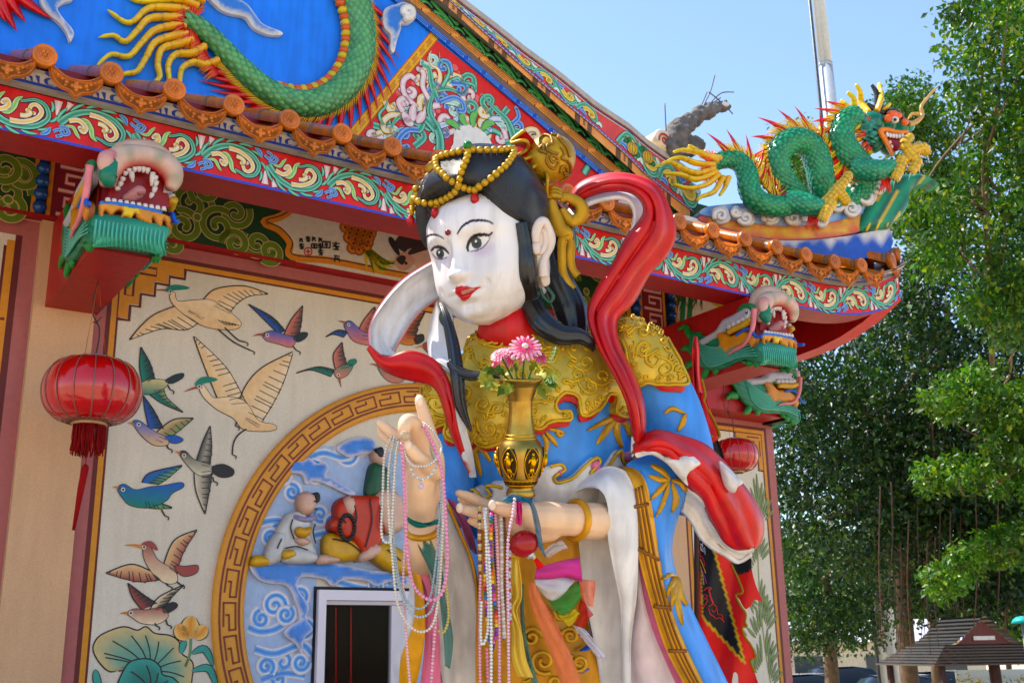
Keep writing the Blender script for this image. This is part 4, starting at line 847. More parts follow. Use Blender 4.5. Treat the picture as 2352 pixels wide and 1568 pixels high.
P.poly(G((1040, 330), (1045, 300), (1075, 288), (1110, 305), (1125, 340), (1040, 345)), WHT, 10, 4, lambda p: mixc(WHT, PK, .5 if p[1] > 3.55 else 0))
for q in (((1055, 300), (1040, 285), (1020, 280)), ((1085, 295), (1085, 270), (1095, 258)), ((1105, 300), (1120, 285), (1135, 285)), ((1070, 290), (1060, 275), (1062, 262))): P.curl(G(*q), .05, LG, 9, edge=G2, prof='leaf', **fo)
P.build('painted_gable_flowers', gable)
# --- raised clouds on the gable
def gcol(x, y, d): return mixc(rgb(222, 218, 214), rgb(70, 120, 196), min(1, max(0, (d-2)/6)))
for pts in ([(905, 15), (925, 10), (948, 25), (950, 45), (938, 58), (918, 60), (916, 72), (908, 95), (900, 125), (892, 115), (893, 85), (880, 70), (875, 50), (880, 25)], [(470, -10), (520, -5), (560, 12), (580, 35), (600, 60), (642, 78), (640, 86), (610, 84), (580, 70), (560, 45), (530, 38), (500, 25)],
            [(100, -20), (150, -20), (165, 5), (145, 12), (130, 25), (140, 45), (165, 75), (165, 92), (158, 101), (150, 80), (130, 55), (105, 35), (90, 5)]):
    cg = MB(); patch(cg, pts, planedep(GD-.006), .03, BU, 7, 5, gcol, pillow=.02, prad=10); cg.build('gable_cloud_relief', m_relief, TEMPLE)
cg = MB(); q = [pg(*p) for p in spiral((925, 38), 15, 3, 2.2, -1.4, 16)]; tube(cg, [W(x, GD-.06, z) for x, z in q], [.03, .03, .022], 8, rgb(226, 222, 218))
cg.build('cloud_spiral_relief', m_relief, TEMPLE)
# ================================================================== main ridge along the gable rake
RD = 5.72
rt = [(1063, 0), (1139, 58), (1205, 111), (1280, 165), (1368, 237), (1441, 285), (1481, 320), (1508, 340)]
rb_ = [(1031, 0), (1110, 73), (1205, 158), (1294, 234), (1368, 294), (1441, 358), (1481, 399), (1540, 447), (1592, 487)]
T_ = np.array([FP(*q, RD) for q in rt]); B_ = np.array([FP(*q, RD) for q in rb_])
ext = lambda Q: np.vstack([[UP, Q[0][1]+(Q[0][0]-UP)*.46], Q]); T_ = ext(T_); B_ = ext(B_)
fTop = lambda u: np.interp(u, T_[:, 0], T_[:, 1]) if u < T_[-1][0] else T_[-1][1]-.42*(u-T_[-1][0])-.0
fBot = lambda u: np.interp(u, B_[:, 0], B_[:, 1])
ue2 = B_[-1][0]; ur = np.concatenate([np.linspace(UP, 3, 8), np.linspace(3.1, ue2, 40)])
rg = MB()
tz = lambda u: fTop(u) if u < T_[-1][0] else max(fBot(u)+.17, T_[-1][1]-.33*(u-T_[-1][0]))
grid(rg, [[W(u, RD, fBot(u)), W(u, RD, tz(u)-.045), W(u, RD-.02, tz(u)-.045), W(u, RD-.02, tz(u)), W(u, RD+.16, tz(u)), W(u, RD+.16, fBot(u))] for u in ur], cols=[[rgb(206, 84, 80)]*2+[rgb(176, 166, 156)]*4 for u in ur])
grid(rg, [[W(u, 5.72, fBot(u)), W(u, 5.9, fBot(u)+.05)] for u in ur], GRY)
rg.add([W(ue2, RD, fBot(ue2)), W(ue2, RD, tz(ue2)), W(ue2, RD+.16, tz(ue2)), W(ue2, RD+.16, fBot(ue2))], [(0, 1, 2, 3)], rgb(150, 140, 130))
ridge = rg.build('gable_ridge', m_paint, TEMPLE, smooth=False)
P = Paint(lambda a, b, h: W(a, RD-h, b)); Dt = RD
P.poly([(u, tz(u)-.004) for u in ur]+[(u, tz(u)-.02) for u in ur[::-1]], rgb(150, 142, 138), 0) if False else None
def along(off0, off1, c, l, top=False, h=0):
    for i in range(len(ur)-1):
        f = tz if top else fBot; P.poly([(ur[i], f(ur[i])+off0), (ur[i+1], f(ur[i+1])+off0), (ur[i+1], f(ur[i+1])+off1), (ur[i], f(ur[i])+off1)], c, l)
along(0, .012, rgb(190, 180, 200), 1); along(.010, .018, rgb(50, 66, 160), 2); along(-.055, -.046, rgb(46, 50, 120), 1, True); along(-.066, -.056, rgb(206, 190, 190), 1, True)
for u in np.arange(UP, ue2, .028): P.dot((u, fBot(u)+.006), .005, rgb(60, 80, 170), 3, 6)
x = 1.0; k = 0
while x < ue2-.12:
    hgt = tz(x+.1)-fBot(x+.1)-.085; c = lambda s, t: (x+s*.21, fBot(x+s*.21)+.022+t*(tz(x+s*.21)-fBot(x+s*.21)-.092)); fl = k % 2; m = lambda s, t: c(s, 1-t if fl else t); w = .13*max(hgt, .05)+.006
    if not (4.62 < x+.13 < 4.9):
        P.curl([m(*q) for q in ((0, .1), (.2, .55), (.45, .9), (.75, .85), (.9, .5), (.8, .2), (.6, .25))], w*1.6, TE, 3, edge=TEp, out=INK, ow=.25, w1=w*.7)
        P.curl([m(*q) for q in ((.3, .45), (.5, .65), (.7, .6), (.72, .42), (.6, .4))], w*1.7, rgb(206, 170, 60), 5, edge=rgb(236, 214, 130), out=INK, ow=.2, blob=w*.8); P.curl([m(*q) for q in ((.1, .2), (.3, .25), (.42, .1))], w*1.3, BU, 5, edge=BUp, out=INK, ow=.2, prof='leaf'); P.curl([m(*q) for q in ((.85, .1), (1.0, .3), (1.1, .15))], w*1.3, WHT, 5, edge=TEp, out=INK, ow=.2, prof='leaf')
    x += .19; k += 1
for ux, uz in ((1455, 345), (1490, 365)):   # painted gourds
    q = FP(ux-4, uz-3, RD)
    for da in (-1, 1):
        for j in range(3): P.dot((q[0]+.05*math.cos(j*1.1+da), q[1]+.055*math.sin(j*1.1*da)+.01), .028, rgb(60, 130, 70), 7, edge=rgb(30, 90, 50))
    P.dot(q, .056, INK, 9); P.dot(q, .052, rgb(212, 178, 60), 10, edge=rgb(190, 150, 40))
    for e in (-.02, 0, .02): P.stroke([(q[0]+e*.6, q[1]+.048), (q[0]+e*1.4, q[1]), (q[0]+e*.6, q[1]-.048)], .005, rgb(110, 80, 20), 11, 4)
P.build('painted_ridge_flowers', ridge)
# scroll end and green end block
sc_ = MB(); c = FP(1522, 325, RD); q = spiral((c[0], c[1]), .085, .012, 3.4, -1.5, 26)
V = [[W(x, RD-.04, z), W(x, RD+.2, z)] for x, z in q]; tube(sc_, [W(x, RD-.01, z) for x, z in q], [.024, .02, .012], 8, rgb(220, 206, 190)); lathe(sc_, W(c[0], RD-.02, c[1]), -FN, [(0, 0), (.088, 0), (.094, .02), (.094, .2), (0, .2)], 24, rgb(226, 206, 170)); tube(sc_, [W(x, RD-.026, z) for x, z in spiral((c[0], c[1]), .06, .01, 3.4, -1.5, 26)], .008, 6, rgb(170, 60, 60))
sc_.build('ridge_scroll_end', m_relief, TEMPLE)
gb_ = MB(); fbox(gb_, ue2-.02, ue2+.2, RD+.02, RD+.3, 3.05, 3.32, rgb(46, 92, 60)); gb_.build('ridge_end_block', m_relief, TEMPLE, smooth=False)
# ================================================================== hip ridge with clouds and leaf end
HA = np.array([5.45, 5.55]); HB = np.array([7.1, 5.08])     # (u, D) of the hip line in plan
ha3, hb3 = W(HA[0], HA[1], 0), W(HB[0], HB[1], 0); hdir = nrm(hb3-ha3); hn = np.array([hdir[1], -hdir[0], 0])
if hn @ (EYE-ha3) < 0: hn = -hn
def HP(x, y, off=0.):
    v = ray(x, y); t = ((ha3+hn*off-EYE) @ hn)/(v @ hn); return EYE+v*t
def hipdep(off): return lambda x, y: (HP(x, y, off), hn)
hm = MB()
def slab(mb, pts, th, col, off=-.05, colf=None, pil=0, step=14, prad=12, sm=3):
    patch(mb, pts, hipdep(off), th, col, step, sm, colf, pillow=pil, prad=prad)
    patch(mb, pts, lambda x, y: (HP(x, y, off), -hn), th, col, step, sm, colf)
YB = rgb(222, 184, 92)
def ycol(x, y, d): return rgb(190, 90, 80) if d < 2.5 else mixc(YB, rgb(206, 120, 80), .5+.5*math.sin(x*.09+y*.13)*math.sin(y*.16-x*.05))
slab(hm, [(1612, 500), (1680, 510), (1740, 518), (1800, 522), (1860, 518), (1920, 508), (1972, 492), (1975, 530), (1930, 545), (1870, 553), (1800, 556), (1740, 552), (1670, 535), (1600, 512)], .055, YB, colf=ycol)
slab(hm, [(1560, 500), (1620, 515), (1700, 540), (1770, 556), (1850, 556), (1930, 548), (2000, 535), (2034, 528), (2036, 580), (1960, 600), (1860, 598), (1780, 580), (1700, 560), (1600, 530)], .05, rgb(50, 84, 170), off=-.06, step=7, colf=lambda x, y, d: rgb(206, 150, 160) if y < 541-(x-1850)*.06 and x > 1780 else mixc(rgb(48, 84, 172), rgb(216, 212, 214), min(1, max(0, .4+.8*math.sin(x*.11)*math.sin(x*.05+1)+(560-y-(x-1850)*.05)*.05))))
slab(hm, [(1600, 500), (1612, 484), (1650, 478), (1690, 475), (1740, 478), (1790, 475), (1840, 478), (1890, 480), (1940, 455), (1975, 440), (1975, 470), (1975, 495), (1920, 512), (1860, 522), (1800, 526), (1740, 522), (1680, 514)], .07, rgb(70, 120, 190), colf=lambda x, y, d: mixc(rgb(76, 124, 190), rgb(170, 190, 214), .5+.5*math.sin(x*.12+y*.1)))
hipr = hm.build('hip_ridge', m_relief, TEMPLE)
cl = MB()
for x, y, r, s in ((1655, 495, 22, 1), (1712, 500, 22, -1), (1768, 498, 22, 1), (1820, 500, 21, -1), (1885, 505, 20, 1), (1925, 465, 26, -1), (1955, 478, 24, 1), (1990, 450, 28, -1), (2015, 432, 22, 1), (1965, 440, 22, 1), (1690, 488, 14, 1), (1850, 495, 14, -1)):
    cpt = HP(x, y, .03); sc1 = .0033
    lathe(cl, cpt-hn*.02, hn, [(r*sc1*1.02, 0), (r*sc1*1.06, .02), (r*sc1*.95, .045), (0, .05)], 18, cols=[rgb(190, 168, 150)]*2+[rgb(216, 208, 204), rgb(150, 170, 208)], rfun=lambda t, h: 1+.07*math.cos(4*t+x))
    tube(cl, [HP(q[0], q[1], .065) for q in spiral((x, y), r*.72, r*.1, x, 1.4*s, 18)], [.018, .018, .012], 7, rgb(222, 214, 208))
cl.build('cloud_scroll', m_relief, hipr)
lf = MB()
def lcol(x, y, d):
    st_ = math.sin((x*.55+y*.35)*.30); return rgb(206, 176, 40) if st_ > .93 and d > 3 else mixc(rgb(40, 140, 104), rgb(20, 90, 76), .5+.5*math.sin((x*.55+y*.35)*.30+1.2))
slab(lf, [(1968, 534), (1972, 490), (1985, 465), (2000, 450), (2012, 440), (2030, 425), (2045, 412), (2060, 408), (2100, 405), (2128, 413), (2143, 425), (2144, 436), (2125, 428), (2095, 432), (2082, 445), (2078, 470), (2066, 495), (2045, 515), (2032, 530), (2000, 532)], .05, rgb(30, 110, 84), off=-.04, colf=lcol, pil=.05, step=7, prad=18)
for x0, y0, x1, y1 in ((1990, 530, 2000, 480), (2012, 528, 2024, 468), (2036, 520, 2050, 450), (2062, 490, 2070, 430)):
    tube(lf, [HP(x0+(x1-x0)*t+4*math.sin(t*3), y0+(y1-y0)*t, .045) for t in np.linspace(0, 1, 7)], [.01, .016, .004], 6, rgb(210, 182, 46))
lf.build('leaf_ridge_end', m_relief, TEMPLE)
# ================================================================== red beams
bmx = MB(); BR = rgb(160, 24, 26)
def beam(mb, u0, u1, D0, D1, z0, z1, c=BR):
    fbox(mb, u0, u1, D0, D1, z0, z1, c)
q = MB(); beam(q, 1.05, 1.33, 5.14, CD+.02, 1.866, 2.36); q.build('roof_beam', m_wood, TEMPLE, smooth=False)
q = MB(); beam(q, 5.42, 5.70, 5.14, CD+.02, 1.866, 2.36); q.build('roof_beam', m_wood, TEMPLE, smooth=False)
q = MB(); beam(q, 5.702, 6.76, 6.02, WD+.1, 1.78, 2.36); q.build('lintel_beam', m_wood, TEMPLE, smooth=False)
# ================================================================== dragons
def scale_mesh(mb, c, t, nrm_, s, col, asp=1.15, lift_=.35):
    """one domed scale lying on a surface: t points to the overlapped end"""
    b = np.cross(nrm_, t); tip = nrm(-t+nrm_*lift_*.25)
    pts = [(-.62, 0, .0), (-.25, .48, .04), (.25, .5, .10), (.62, .24, .16), (.72, 0, .18), (.62, -.24, .16), (.25, -.5, .10), (-.25, -.48, .04)]
    V = [c+(-t*p[0]*asp+b*p[1])*s+nrm_*p[2]*s for p in pts]; V.append(c-t*s*.15+nrm_*s*.30)
    dk = tuple(q*.55 for q in col)
    mb.add(V, [(8, (k+1) % 8, k) for k in range(8)], [dk]*8+[col])
def skin(mb, sm, P, R, size, col, col2, up, back_only=None, belly=None, phase=0, dens=1.0):
    """tube body mb plus scale mesh sm; belly = angle (rad) of the belly strip centre measured from N"""
    n = len(P); T, N, B = tube(mb, P, R*.97, 14, tuple(c*.5 for c in col), up=up)
    L = np.concatenate([[0], np.cumsum(np.linalg.norm(np.diff(P, axis=0), axis=1))]); s = 0; row = 0
    while s < L[-1]:
        f = np.interp(s, L, np.arange(n)); i = min(n-2, int(f)); q = f-i; c = P[i]*(1-q)+P[i+1]*q; r = R[i]*(1-q)+R[i+1]*q; t, nn, bb = T[i], N[i], B[i]
        m = max(6, int(2*math.pi*r/(size*.82)))
        for k in range(m):
            a = 2*math.pi*(k+(.5 if row % 2 else 0))/m
            da = abs((a-(belly or 0)+math.pi) % (2*math.pi)-math.pi)
            if belly is not None and da < .75: continue
            d = math.cos(a)*nn+math.sin(a)*bb
            if back_only is not None and d @ back_only < -.35: continue
            if back_only is None and d @ (EYE-c) < -.45*np.linalg.norm(EYE-c): continue
            sh = .5+.5*math.cos(a-(belly or 0)-math.pi); w = random.uniform(.8, 1.2)
            scale_mesh(sm, c+d*r, t, d, size*random.uniform(.95, 1.08), tuple(min(1, v*w) for v in mixc(col2, col, sh)))
        s += size*.72; row += 1
    return T, N, B
def fin(mb, p, out, along_, L, w, col, col2=None, th=.008, bend=.5):
    """curved flat spike"""
    s3 = nrm(np.cross(out, along_)); pts = [p+out*L*t+along_*bend*L*t*t for t in np.linspace(0, 1, 6)]; V = []; cc = []
    for k, q in enumerate(pts):
        t = k/5; ww = w*(1-t)**.8; V += [q+along_*ww*.5, q+s3*th*(1-t), q-along_*ww*.5, q-s3*th*(1-t)]; cc += [mixc(col2 or col, col, t)]*4
    F = [(4*k+j, 4*k+(j+1) % 4, 4*k+4+(j+1) % 4, 4*k+4+j) for k in range(5) for j in range(4)]; mb.add(V, F, cc)
def tendril(mb, pts, r0, r1, c0, c1, up, seg_n=9, flat=.6):
    Q = cr(pts, 10); n = len(Q); t = np.linspace(0, 1, n); R = (r0+(r1-r0)*t)*(1+.10*np.abs(np.sin(t*seg_n*math.pi)))*np.where(t > .93, np.maximum(.15, (1-t)/.07), 1)
    tube(mb, Q, R, 8, up=up, flat=flat, colf=lambda s, a: tuple(c*(.72 if abs(math.sin(s*seg_n*math.pi)) < .16 else 1) for c in mixc(c0, c1, s)))
GRN = rgb(40, 134, 96); GRD = rgb(18, 84, 72); SPR = rgb(196, 40, 46); SPY = rgb(226, 178, 40); YLW = rgb(222, 160, 28); YLP = rgb(224, 206, 92)
# ---------------- relief dragon on the gable
gp = lambda x, y, h=.05: (lambda q: W(q[0], GD-h, q[1]))(FP(x, y, GD-h))
gd_body, gd_sc = MB(), MB()
path = cr([gp(*q, .04) for q in ((432, 48), (470, 72), (515, 118), (560, 165), (610, 207), (665, 234), (722, 238), (775, 212), (812, 165), (828, 105), (825, 45), (805, -25), (770, -70))], 10)
rad = np.interp(np.linspace(0, 1, len(path)), [0, .1, .35, .6, 1], [16, 18, 25, 30, 33])*7.1/2510
skin(gd_body, gd_sc, path, rad, .047, rgb(30, 96, 80), rgb(112, 176, 116), up=FN, back_only=FN)
gbody = gd_body.build('gable_dragon_body', m_enamel, TEMPLE); tag(gd_sc.build('scale_covering', m_enamel, gbody, smooth=False), None, None, kind='stuff')
bp = MB(); bel = cr([gp(*q, .04) for q in ((640, 200), (690, 208), (735, 197), (768, 170), (788, 130), (796, 85), (792, 40), (776, -10))], 7); Tn = np.gradient(bel, axis=0)
for i in range(len(bel)-1):
    if i % 2 == 0:
        t = nrm(Tn[i]); b = np.cross(FN, t); ball(bp, bel[i], (.030, .040, .036), rgb(206, 96, 36) if (i//2) % 2 else rgb(206, 182, 50), ax=(t, b, FN), seg=10, rings=6)
tag(bp.build('belly_plates', m_enamel, gbody), None, None, kind='stuff')
finm = MB(); out = cr([gp(*q, .02) for q in ((500, 148), (545, 195), (600, 240), (660, 268), (725, 272), (795, 245), (842, 190), (862, 125), (860, 50), (840, -20))], 12); To = np.gradient(out, axis=0)
fin_o = []
def one_fin(parent, m_, *a, **k):
    q = MB(); fin(q, *a, **k); return q.build('back_fin', m_, parent)
for i in range(3, len(out)-3, 4):
    t = nrm(To[i]); o = nrm(np.cross(t, FN)); o = o if o @ (gp(680, 100)-out[i]) < 0 else -o
    one_fin(gbody, m_enamel, out[i]-o*.03, nrm(o*.8-t*.5), -t, .21+.03*math.sin(i), .10, SPR, th=.014)
for i in range(2, len(out)-2):
    t = nrm(To[i]); o = nrm(np.cross(t, FN)); o = o if o @ (gp(680, 100)-out[i]) < 0 else -o
    for h in (0, .5): fin(finm, out[i]-o*.035+t*h*.03+FN*.015, nrm(o*.8-t*.4), -t, .065+random.uniform(-.01, .02), .016, YLP, SPY, th=.006)
tag(finm.build('yellow_spikes', m_enamel, gbody), None, None, kind='stuff')
for pts in (((455, 17), (420, 2), (393, 0), (321, 4), (290, -12)), ((430, 28), (403, 20), (342, 20), (308, 48), (284, 50), (246, 22)), ((425, 45), (396, 41), (342, 44), (314, 72), (287, 96), (260, 82), (225, 87)), ((425, 62), (393, 61), (352, 72), (325, 99), (294, 130), (253, 126), (217, 158)), ((430, 80), (393, 85), (355, 99), (335, 133), (314, 164), (284, 171), (262, 186)), ((440, 92), (410, 102), (372, 113), (362, 147), (366, 178), (342, 198), (321, 206)), ((470, 108), (440, 123), (403, 126), (386, 150), (388, 185), (380, 215)), ((500, 140), (470, 150), (444, 144), (418, 158), (412, 195), (408, 220)), ((470, 5), (430, -15), (380, -25))):
    q = MB(); tendril(q, [gp(*p, .03) for p in pts], .042, .016, YLW, YLP, FN, 2*len(pts)+2); q.build('tail_streamer', m_enamel, gbody)
fr_ = MB()
for k in range(110):
    a = random.uniform(math.pi*.35, math.pi*1.75); x0, y0 = 436+14*math.cos(a), 52+16*math.sin(a); L = random.uniform(28, 50); a2 = a+random.uniform(-.15, .15)
    p = gp(x0, y0, random.uniform(.03, .075)); e = gp(x0+L*math.cos(a2)*.9, y0+L*math.sin(a2)*.9+6, .03); tube(fr_, [p, (p+e)/2+FN*.012, e], [.007, .007, .001], 5, colf=lambda s, t: mixc(rgb(196, 30, 34), rgb(226, 150, 40), max(0, s*1.6-.6)))
for k in range(60):
    x0 = 455+k*.9; y0 = 60+k*1.55; p = gp(x0-6, y0+18, .05); e = gp(x0-32+random.uniform(-5, 5), y0+34+random.uniform(-4, 8), .03); tube(fr_, [p, (p+e)/2+FN*.01, e], [.007, .006, .001], 5, colf=lambda s, t: mixc(rgb(196, 30, 34), rgb(226, 150, 40), max(0, s*1.6-.6)))
tag(fr_.build('tail_fringe', m_enamel, gbody), None, None, kind='stuff')
for x0, y0, x1, y1 in ((-10, -5, 2, 52), (2, 0, 25, 74), (18, -10, 48, 55), (45, -8, 112, 53)):
    p, e = gp(x0, y0, .03), gp(x1, y1, .03); d = e-p; one_fin(gbody, m_enamel, p, nrm(d), nrm(np.cross(FN, d)), np.linalg.norm(d), .09, SPR, th=.012, bend=.18)
# ---------------- dragon on the hip ridge
base = HP(1880, 500, 0)
RDG = thing('roof_dragon', base, 'green scaled ceramic dragon with yellow mane crouching on the roof ridge', 'dragon')
hp = lambda x, y, o=.08: HP(x, y, o)
rb2, rs2 = MB(), MB()
def rad_(pts, P): return np.interp(np.linspace(0, 1, len(P)), np.linspace(0, 1, len(pts)), pts)*.0033
segs = [([(1636, 378, .06), (1665, 366, .06), (1698, 372, .08), (1716, 400, .10), (1722, 438, .12), (1745, 466, .14), (1790, 474, .16), (1835, 468, .15)], [15, 18, 20, 22, 23, 24, 22, 19]),
        ([(1850, 468, -.02), (1812, 432, .02), (1786, 392, .05), (1790, 345, .08), (1826, 322, .10), (1862, 336, .10), (1880, 378, .08), (1888, 425, .05), (1902, 465, .0)], [22, 26, 28, 28, 28, 28, 30, 28, 24]),
        ([(1905, 470, .0), (1945, 462, -.01), (1978, 432, .0), (1975, 395, .04), (1948, 360, .06), (1930, 322, .07), (1938, 285, .08), (1968, 268, .09)], [22, 26, 32, 38, 36, 32, 28, 28])]
for pts, rr in segs:
    Q = cr([hp(*p) for p in pts], 9); skin(rb2, rs2, Q, rad_(rr, Q), .042, rgb(20, 96, 88), rgb(64, 152, 104), up=hn)
legs_ = [([(1850, 462, .2), (1895, 440, .26), (1905, 462, .3), (1880, 480, .3)], None)]
for pts, rr in (([(1812, 462, .18), (1850, 470, .24), (1885, 478, .27)], [22, 24, 18]), ([(1965, 385, .12), (2010, 392, .2), (2052, 385, .24)], [24, 24, 17])):
    Q = cr([hp(*p) for p in pts], 9); skin(rb2, rs2, Q, rad_(rr, Q), .040, rgb(20, 96, 88), rgb(70, 160, 120), up=hn)
rbody = rb2.build('body', m_enamel, RDG); tag(rs2.build('scale_covering', m_enamel, RDG, smooth=False), None, None, kind='stuff')
for pts in ([(1884, 478, .27), (1905, 458, .3), (1920, 438, .3), (1938, 418, .3), (1950, 400, .28)], [(1922, 440, .3), (1935, 452, .32), (1945, 466, .33)], [(1905, 470, .31), (1895, 490, .33), (1888, 505, .33)], [(2050, 385, .24), (2075, 370, .26), (2095, 350, .28), (2110, 335, .28)], [(2090, 352, .28), (2105, 372, .3), (2092, 395, .3)], [(2070, 372, .27), (2062, 395, .28), (2055, 412, .28)], [(2100, 345, .28), (2120, 340, .3), (2128, 352, .3)], [(2088, 350, .28), (2078, 330, .28), (2090, 315, .27)]):
    q, q2 = MB(), MB(); Q = cr([hp(*p) for p in pts], 8); tube(q, Q, np.linspace(.042, .026, len(Q)), 10, rgb(186, 118, 36))
    T, N, B = frames(Q, hn)
    for i in range(0, len(Q), 3):
        for a in (-1.2, -.4, .4, 1.2): d = math.cos(a)*N[i]+math.sin(a)*B[i]; scale_mesh(q2, Q[i]+d*(.04-.015*i/len(Q)), T[i], d, .05, rgb(236, 190, 40), 1.0)
    toe = q.build('claw_toe', m_enamel, RDG); tag(q2.build('toe_scales', m_enamel, toe, smooth=False), None, None, kind='stuff')
    q = MB(); e = Q[-1]; fin(q, e-nrm(Q[-1]-Q[-3])*.01, nrm(Q[-1]-Q[-3]), np.array([0, 0, -1.]), .06, .04, rgb(230, 228, 224), th=.014, bend=.7); q.build('claw', m_enamel, RDG)
# fins along the back
def backline(pts, o):
    Q = cr([hp(*p, o) for p in pts], 10); T = np.gradient(Q, axis=0); return Q, T
ysp = MB()
for pts, o, ctr in (([(1668, 350), (1700, 352), (1730, 375), (1748, 410), (1770, 440), (1790, 450)], .1, (1680, 440)), ([(1790, 415), (1762, 385), (1768, 335), (1800, 300), (1840, 292), (1880, 305), (1908, 345), (1918, 395), (1925, 430)], .08, (1835, 400)), ([(1912, 300), (1918, 275), (1935, 255), (1955, 240)], .08, (1990, 330))):
    Q, T = backline(pts, o); cc = hp(*ctr, o)
    for i in range(1, len(Q)-1):
        t = nrm(T[i]); d = nrm(np.cross(t, hn)); d = d if d @ (Q[i]-cc) > 0 else -d
        if i % 7 == 3: one_fin(RDG, m_enamel, Q[i]-d*.01, nrm(d-t*.5), -t, .20+random.uniform(-.02, .03), .085, SPR, th=.014, bend=.35)
        for h in (0, .5): fin(ysp, Q[i]-d*.02+t*.02*h+hn*random.uniform(-.02, .02), nrm(d-t*.3), -t, .11, .022, YLP, SPY, th=.007)
tag(ysp.build('yellow_spikes', m_enamel, RDG), None, None, kind='stuff')
for x, y, a0 in ((1868, 470-25, 0), (1782, 465, 1)):
    pass
# fan fins where the legs join
for cx_, cy_ in ((1790, 455), (1950, 395)):
    q = MB()
    for k in range(11):
        a = math.radians(-60+k*13); fin(q, hp(cx_-14, cy_, .1), nrm(hp(cx_-14+40*math.cos(a), cy_-40*math.sin(a), .1)-hp(cx_-14, cy_, .1)), np.array([0, 0, 1.]), .17, .03, SPY if k % 2 else SPR, th=.01, bend=.1)
    q.build('leg_fan_fin', m_enamel, RDG)
# tail streamers
for pts in (((1648, 372), (1610, 352), (1570, 345), (1545, 350)), ((1640, 380), (1600, 375), (1560, 362), (1530, 372)), ((1640, 388), (1600, 398), (1565, 385), (1535, 372), (1505, 385)), ((1645, 395), (1600, 412), (1560, 400), (1520, 398)), ((1650, 402), (1620, 425), (1580, 432), (1545, 422)), ((1660, 408), (1640, 440), (1610, 452), (1600, 462)), ((1672, 408), (1665, 430), (1652, 450)), ((1655, 366), (1620, 358), (1590, 340), (1580, 335))):
    q = MB(); tendril(q, [hp(*p, .10) for p in pts], .040, .016, rgb(226, 172, 24), rgb(206, 190, 70), hn, 2*len(pts)); q.build('tail_streamer', m_enamel, RDG)
fr2 = MB()
for k in range(90):
    a = random.uniform(math.pi*.45, math.pi*1.6); x0, y0 = 1640+8*math.cos(a), 382+16*math.sin(a); L = random.uniform(20, 38); p = hp(x0, y0, random.uniform(.06, .12)); e = hp(x0+L*math.cos(a), y0+L*math.sin(a)*.8, .1)
    tube(fr2, [p, (p+e)/2+hn*.01, e], [.008, .007, .001], 5, colf=lambda s, t: mixc(rgb(206, 50, 36), rgb(232, 130, 50), s))
for x, y in ((1872, 495), (2035, 410)):
    for k in range(22): p = hp(x+random.uniform(-15, 12), y, .22); e = hp(x+random.uniform(-25, 15), y+random.uniform(20, 38), .2); tube(fr2, [p, e], [.009, .001], 5, rgb(206, 60, 40))
tag(fr2.build('red_fringe', m_enamel, RDG), None, None, kind='stuff')
# head
hd = MB(); hx = lambda x, y, o=.1: hp(x, y, o)
AX = (hdir, np.array([0, 0, 1.]), hn)
def hb(x, y, o, rx, ry, rz, col, mb=hd, tilt=0, **k):
    a = (hdir*math.cos(tilt)+up3*math.sin(tilt), up3*math.cos(tilt)-hdir*math.sin(tilt), hn); s = .0033; ball(mb, hx(x, y, o), (rx*s, ry*s, rz*s), col, ax=a, seg=14, rings=10, **k)
hb(2000, 285, .08, 34, 32, 34, rgb(36, 110, 90)); hb(2030, 285, .08, 34, 20, 28, rgb(40, 120, 96), tilt=-.15); hb(2062, 290, .08, 30, 15, 24, rgb(40, 122, 100), tilt=-.25); hb(2085, 292, .08, 16, 14, 20, rgb(70, 150, 140)); hb(2012, 325, .08, 22, 34, 24, rgb(26, 96, 76), tilt=-.5); hb(2035, 338, .08, 28, 12, 22, rgb(30, 100, 80), tilt=-.9)
hb(2050, 268, .1, 30, 14, 26, rgb(34, 26, 28), tilt=-.3)
dh_ = hd.build('head', m_enamel, RDG)
for x, y, o in ((2040, 272, .2), (2052, 262, .2), (2062, 266, .19), (2046, 262, .16)):
    q = MB(); hb(x, y, o, 13, 9, 8, rgb(226, 104, 52), q, .4); q.build('eyebrow_plate', m_enamel, dh_)
q = MB(); hb(2055, 275, .2, 11, 9, 8, rgb(220, 214, 206), q); hb(2056, 275, .222, 4, 4, 4, BLACK, q); q.build('eye', m_enamel, dh_)
q = MB(); hb(2078, 280, .18, 11, 9, 8, rgb(224, 108, 50), q); q.build('nostril', m_enamel, dh_)
hs = MB()
for k in range(120):
    x = random.uniform(1982, 2050); y = random.uniform(262, 335); p = hx(x, y, .2)
    if ((x-2005)/28)**2+((y-298)/36)**2 < 1: scale_mesh(hs, hx(x, y, .08+.105*math.sqrt(max(.05, 1-((x-2002)/36)**2-((y-295)/40)**2))), -hdir, nrm(hn+.3*up3), .042, mixc(rgb(30, 100, 84), rgb(90, 164, 126), random.random()))
tag(hs.build('head_scales', m_enamel, dh_, smooth=False), None, None, kind='stuff')
q = MB(); tube(q, cr([hx(*p, .19) for p in ((2085, 302), (2060, 304), (2035, 298), (2022, 302), (2032, 320), (2045, 345), (2050, 358))], 6), [.012, .02, .022, .024, .022, .018, .012], 8, rgb(226, 130, 40), up=hn); q.build('lip', m_enamel, dh_)
q = MB(); patch(q, [(2030, 304), (2055, 308), (2085, 306), (2085, 320), (2070, 335), (2055, 350), (2046, 335), (2036, 318)], hipdep(.165), .01, rgb(150, 24, 26), 7, 3); q.build('mouth', m_enamel, dh_)
for i, (x, y) in enumerate(((2038, 309), (2045, 311), (2052, 312), (2059, 313), (2066, 313), (2073, 312), (2044, 327), (2048, 337))):
    q = MB(); hb(x, y, .195, 4, 6.5 if i < 6 else 5, 4, rgb(236, 230, 220), q); q.build('tooth', m_enamel, dh_)
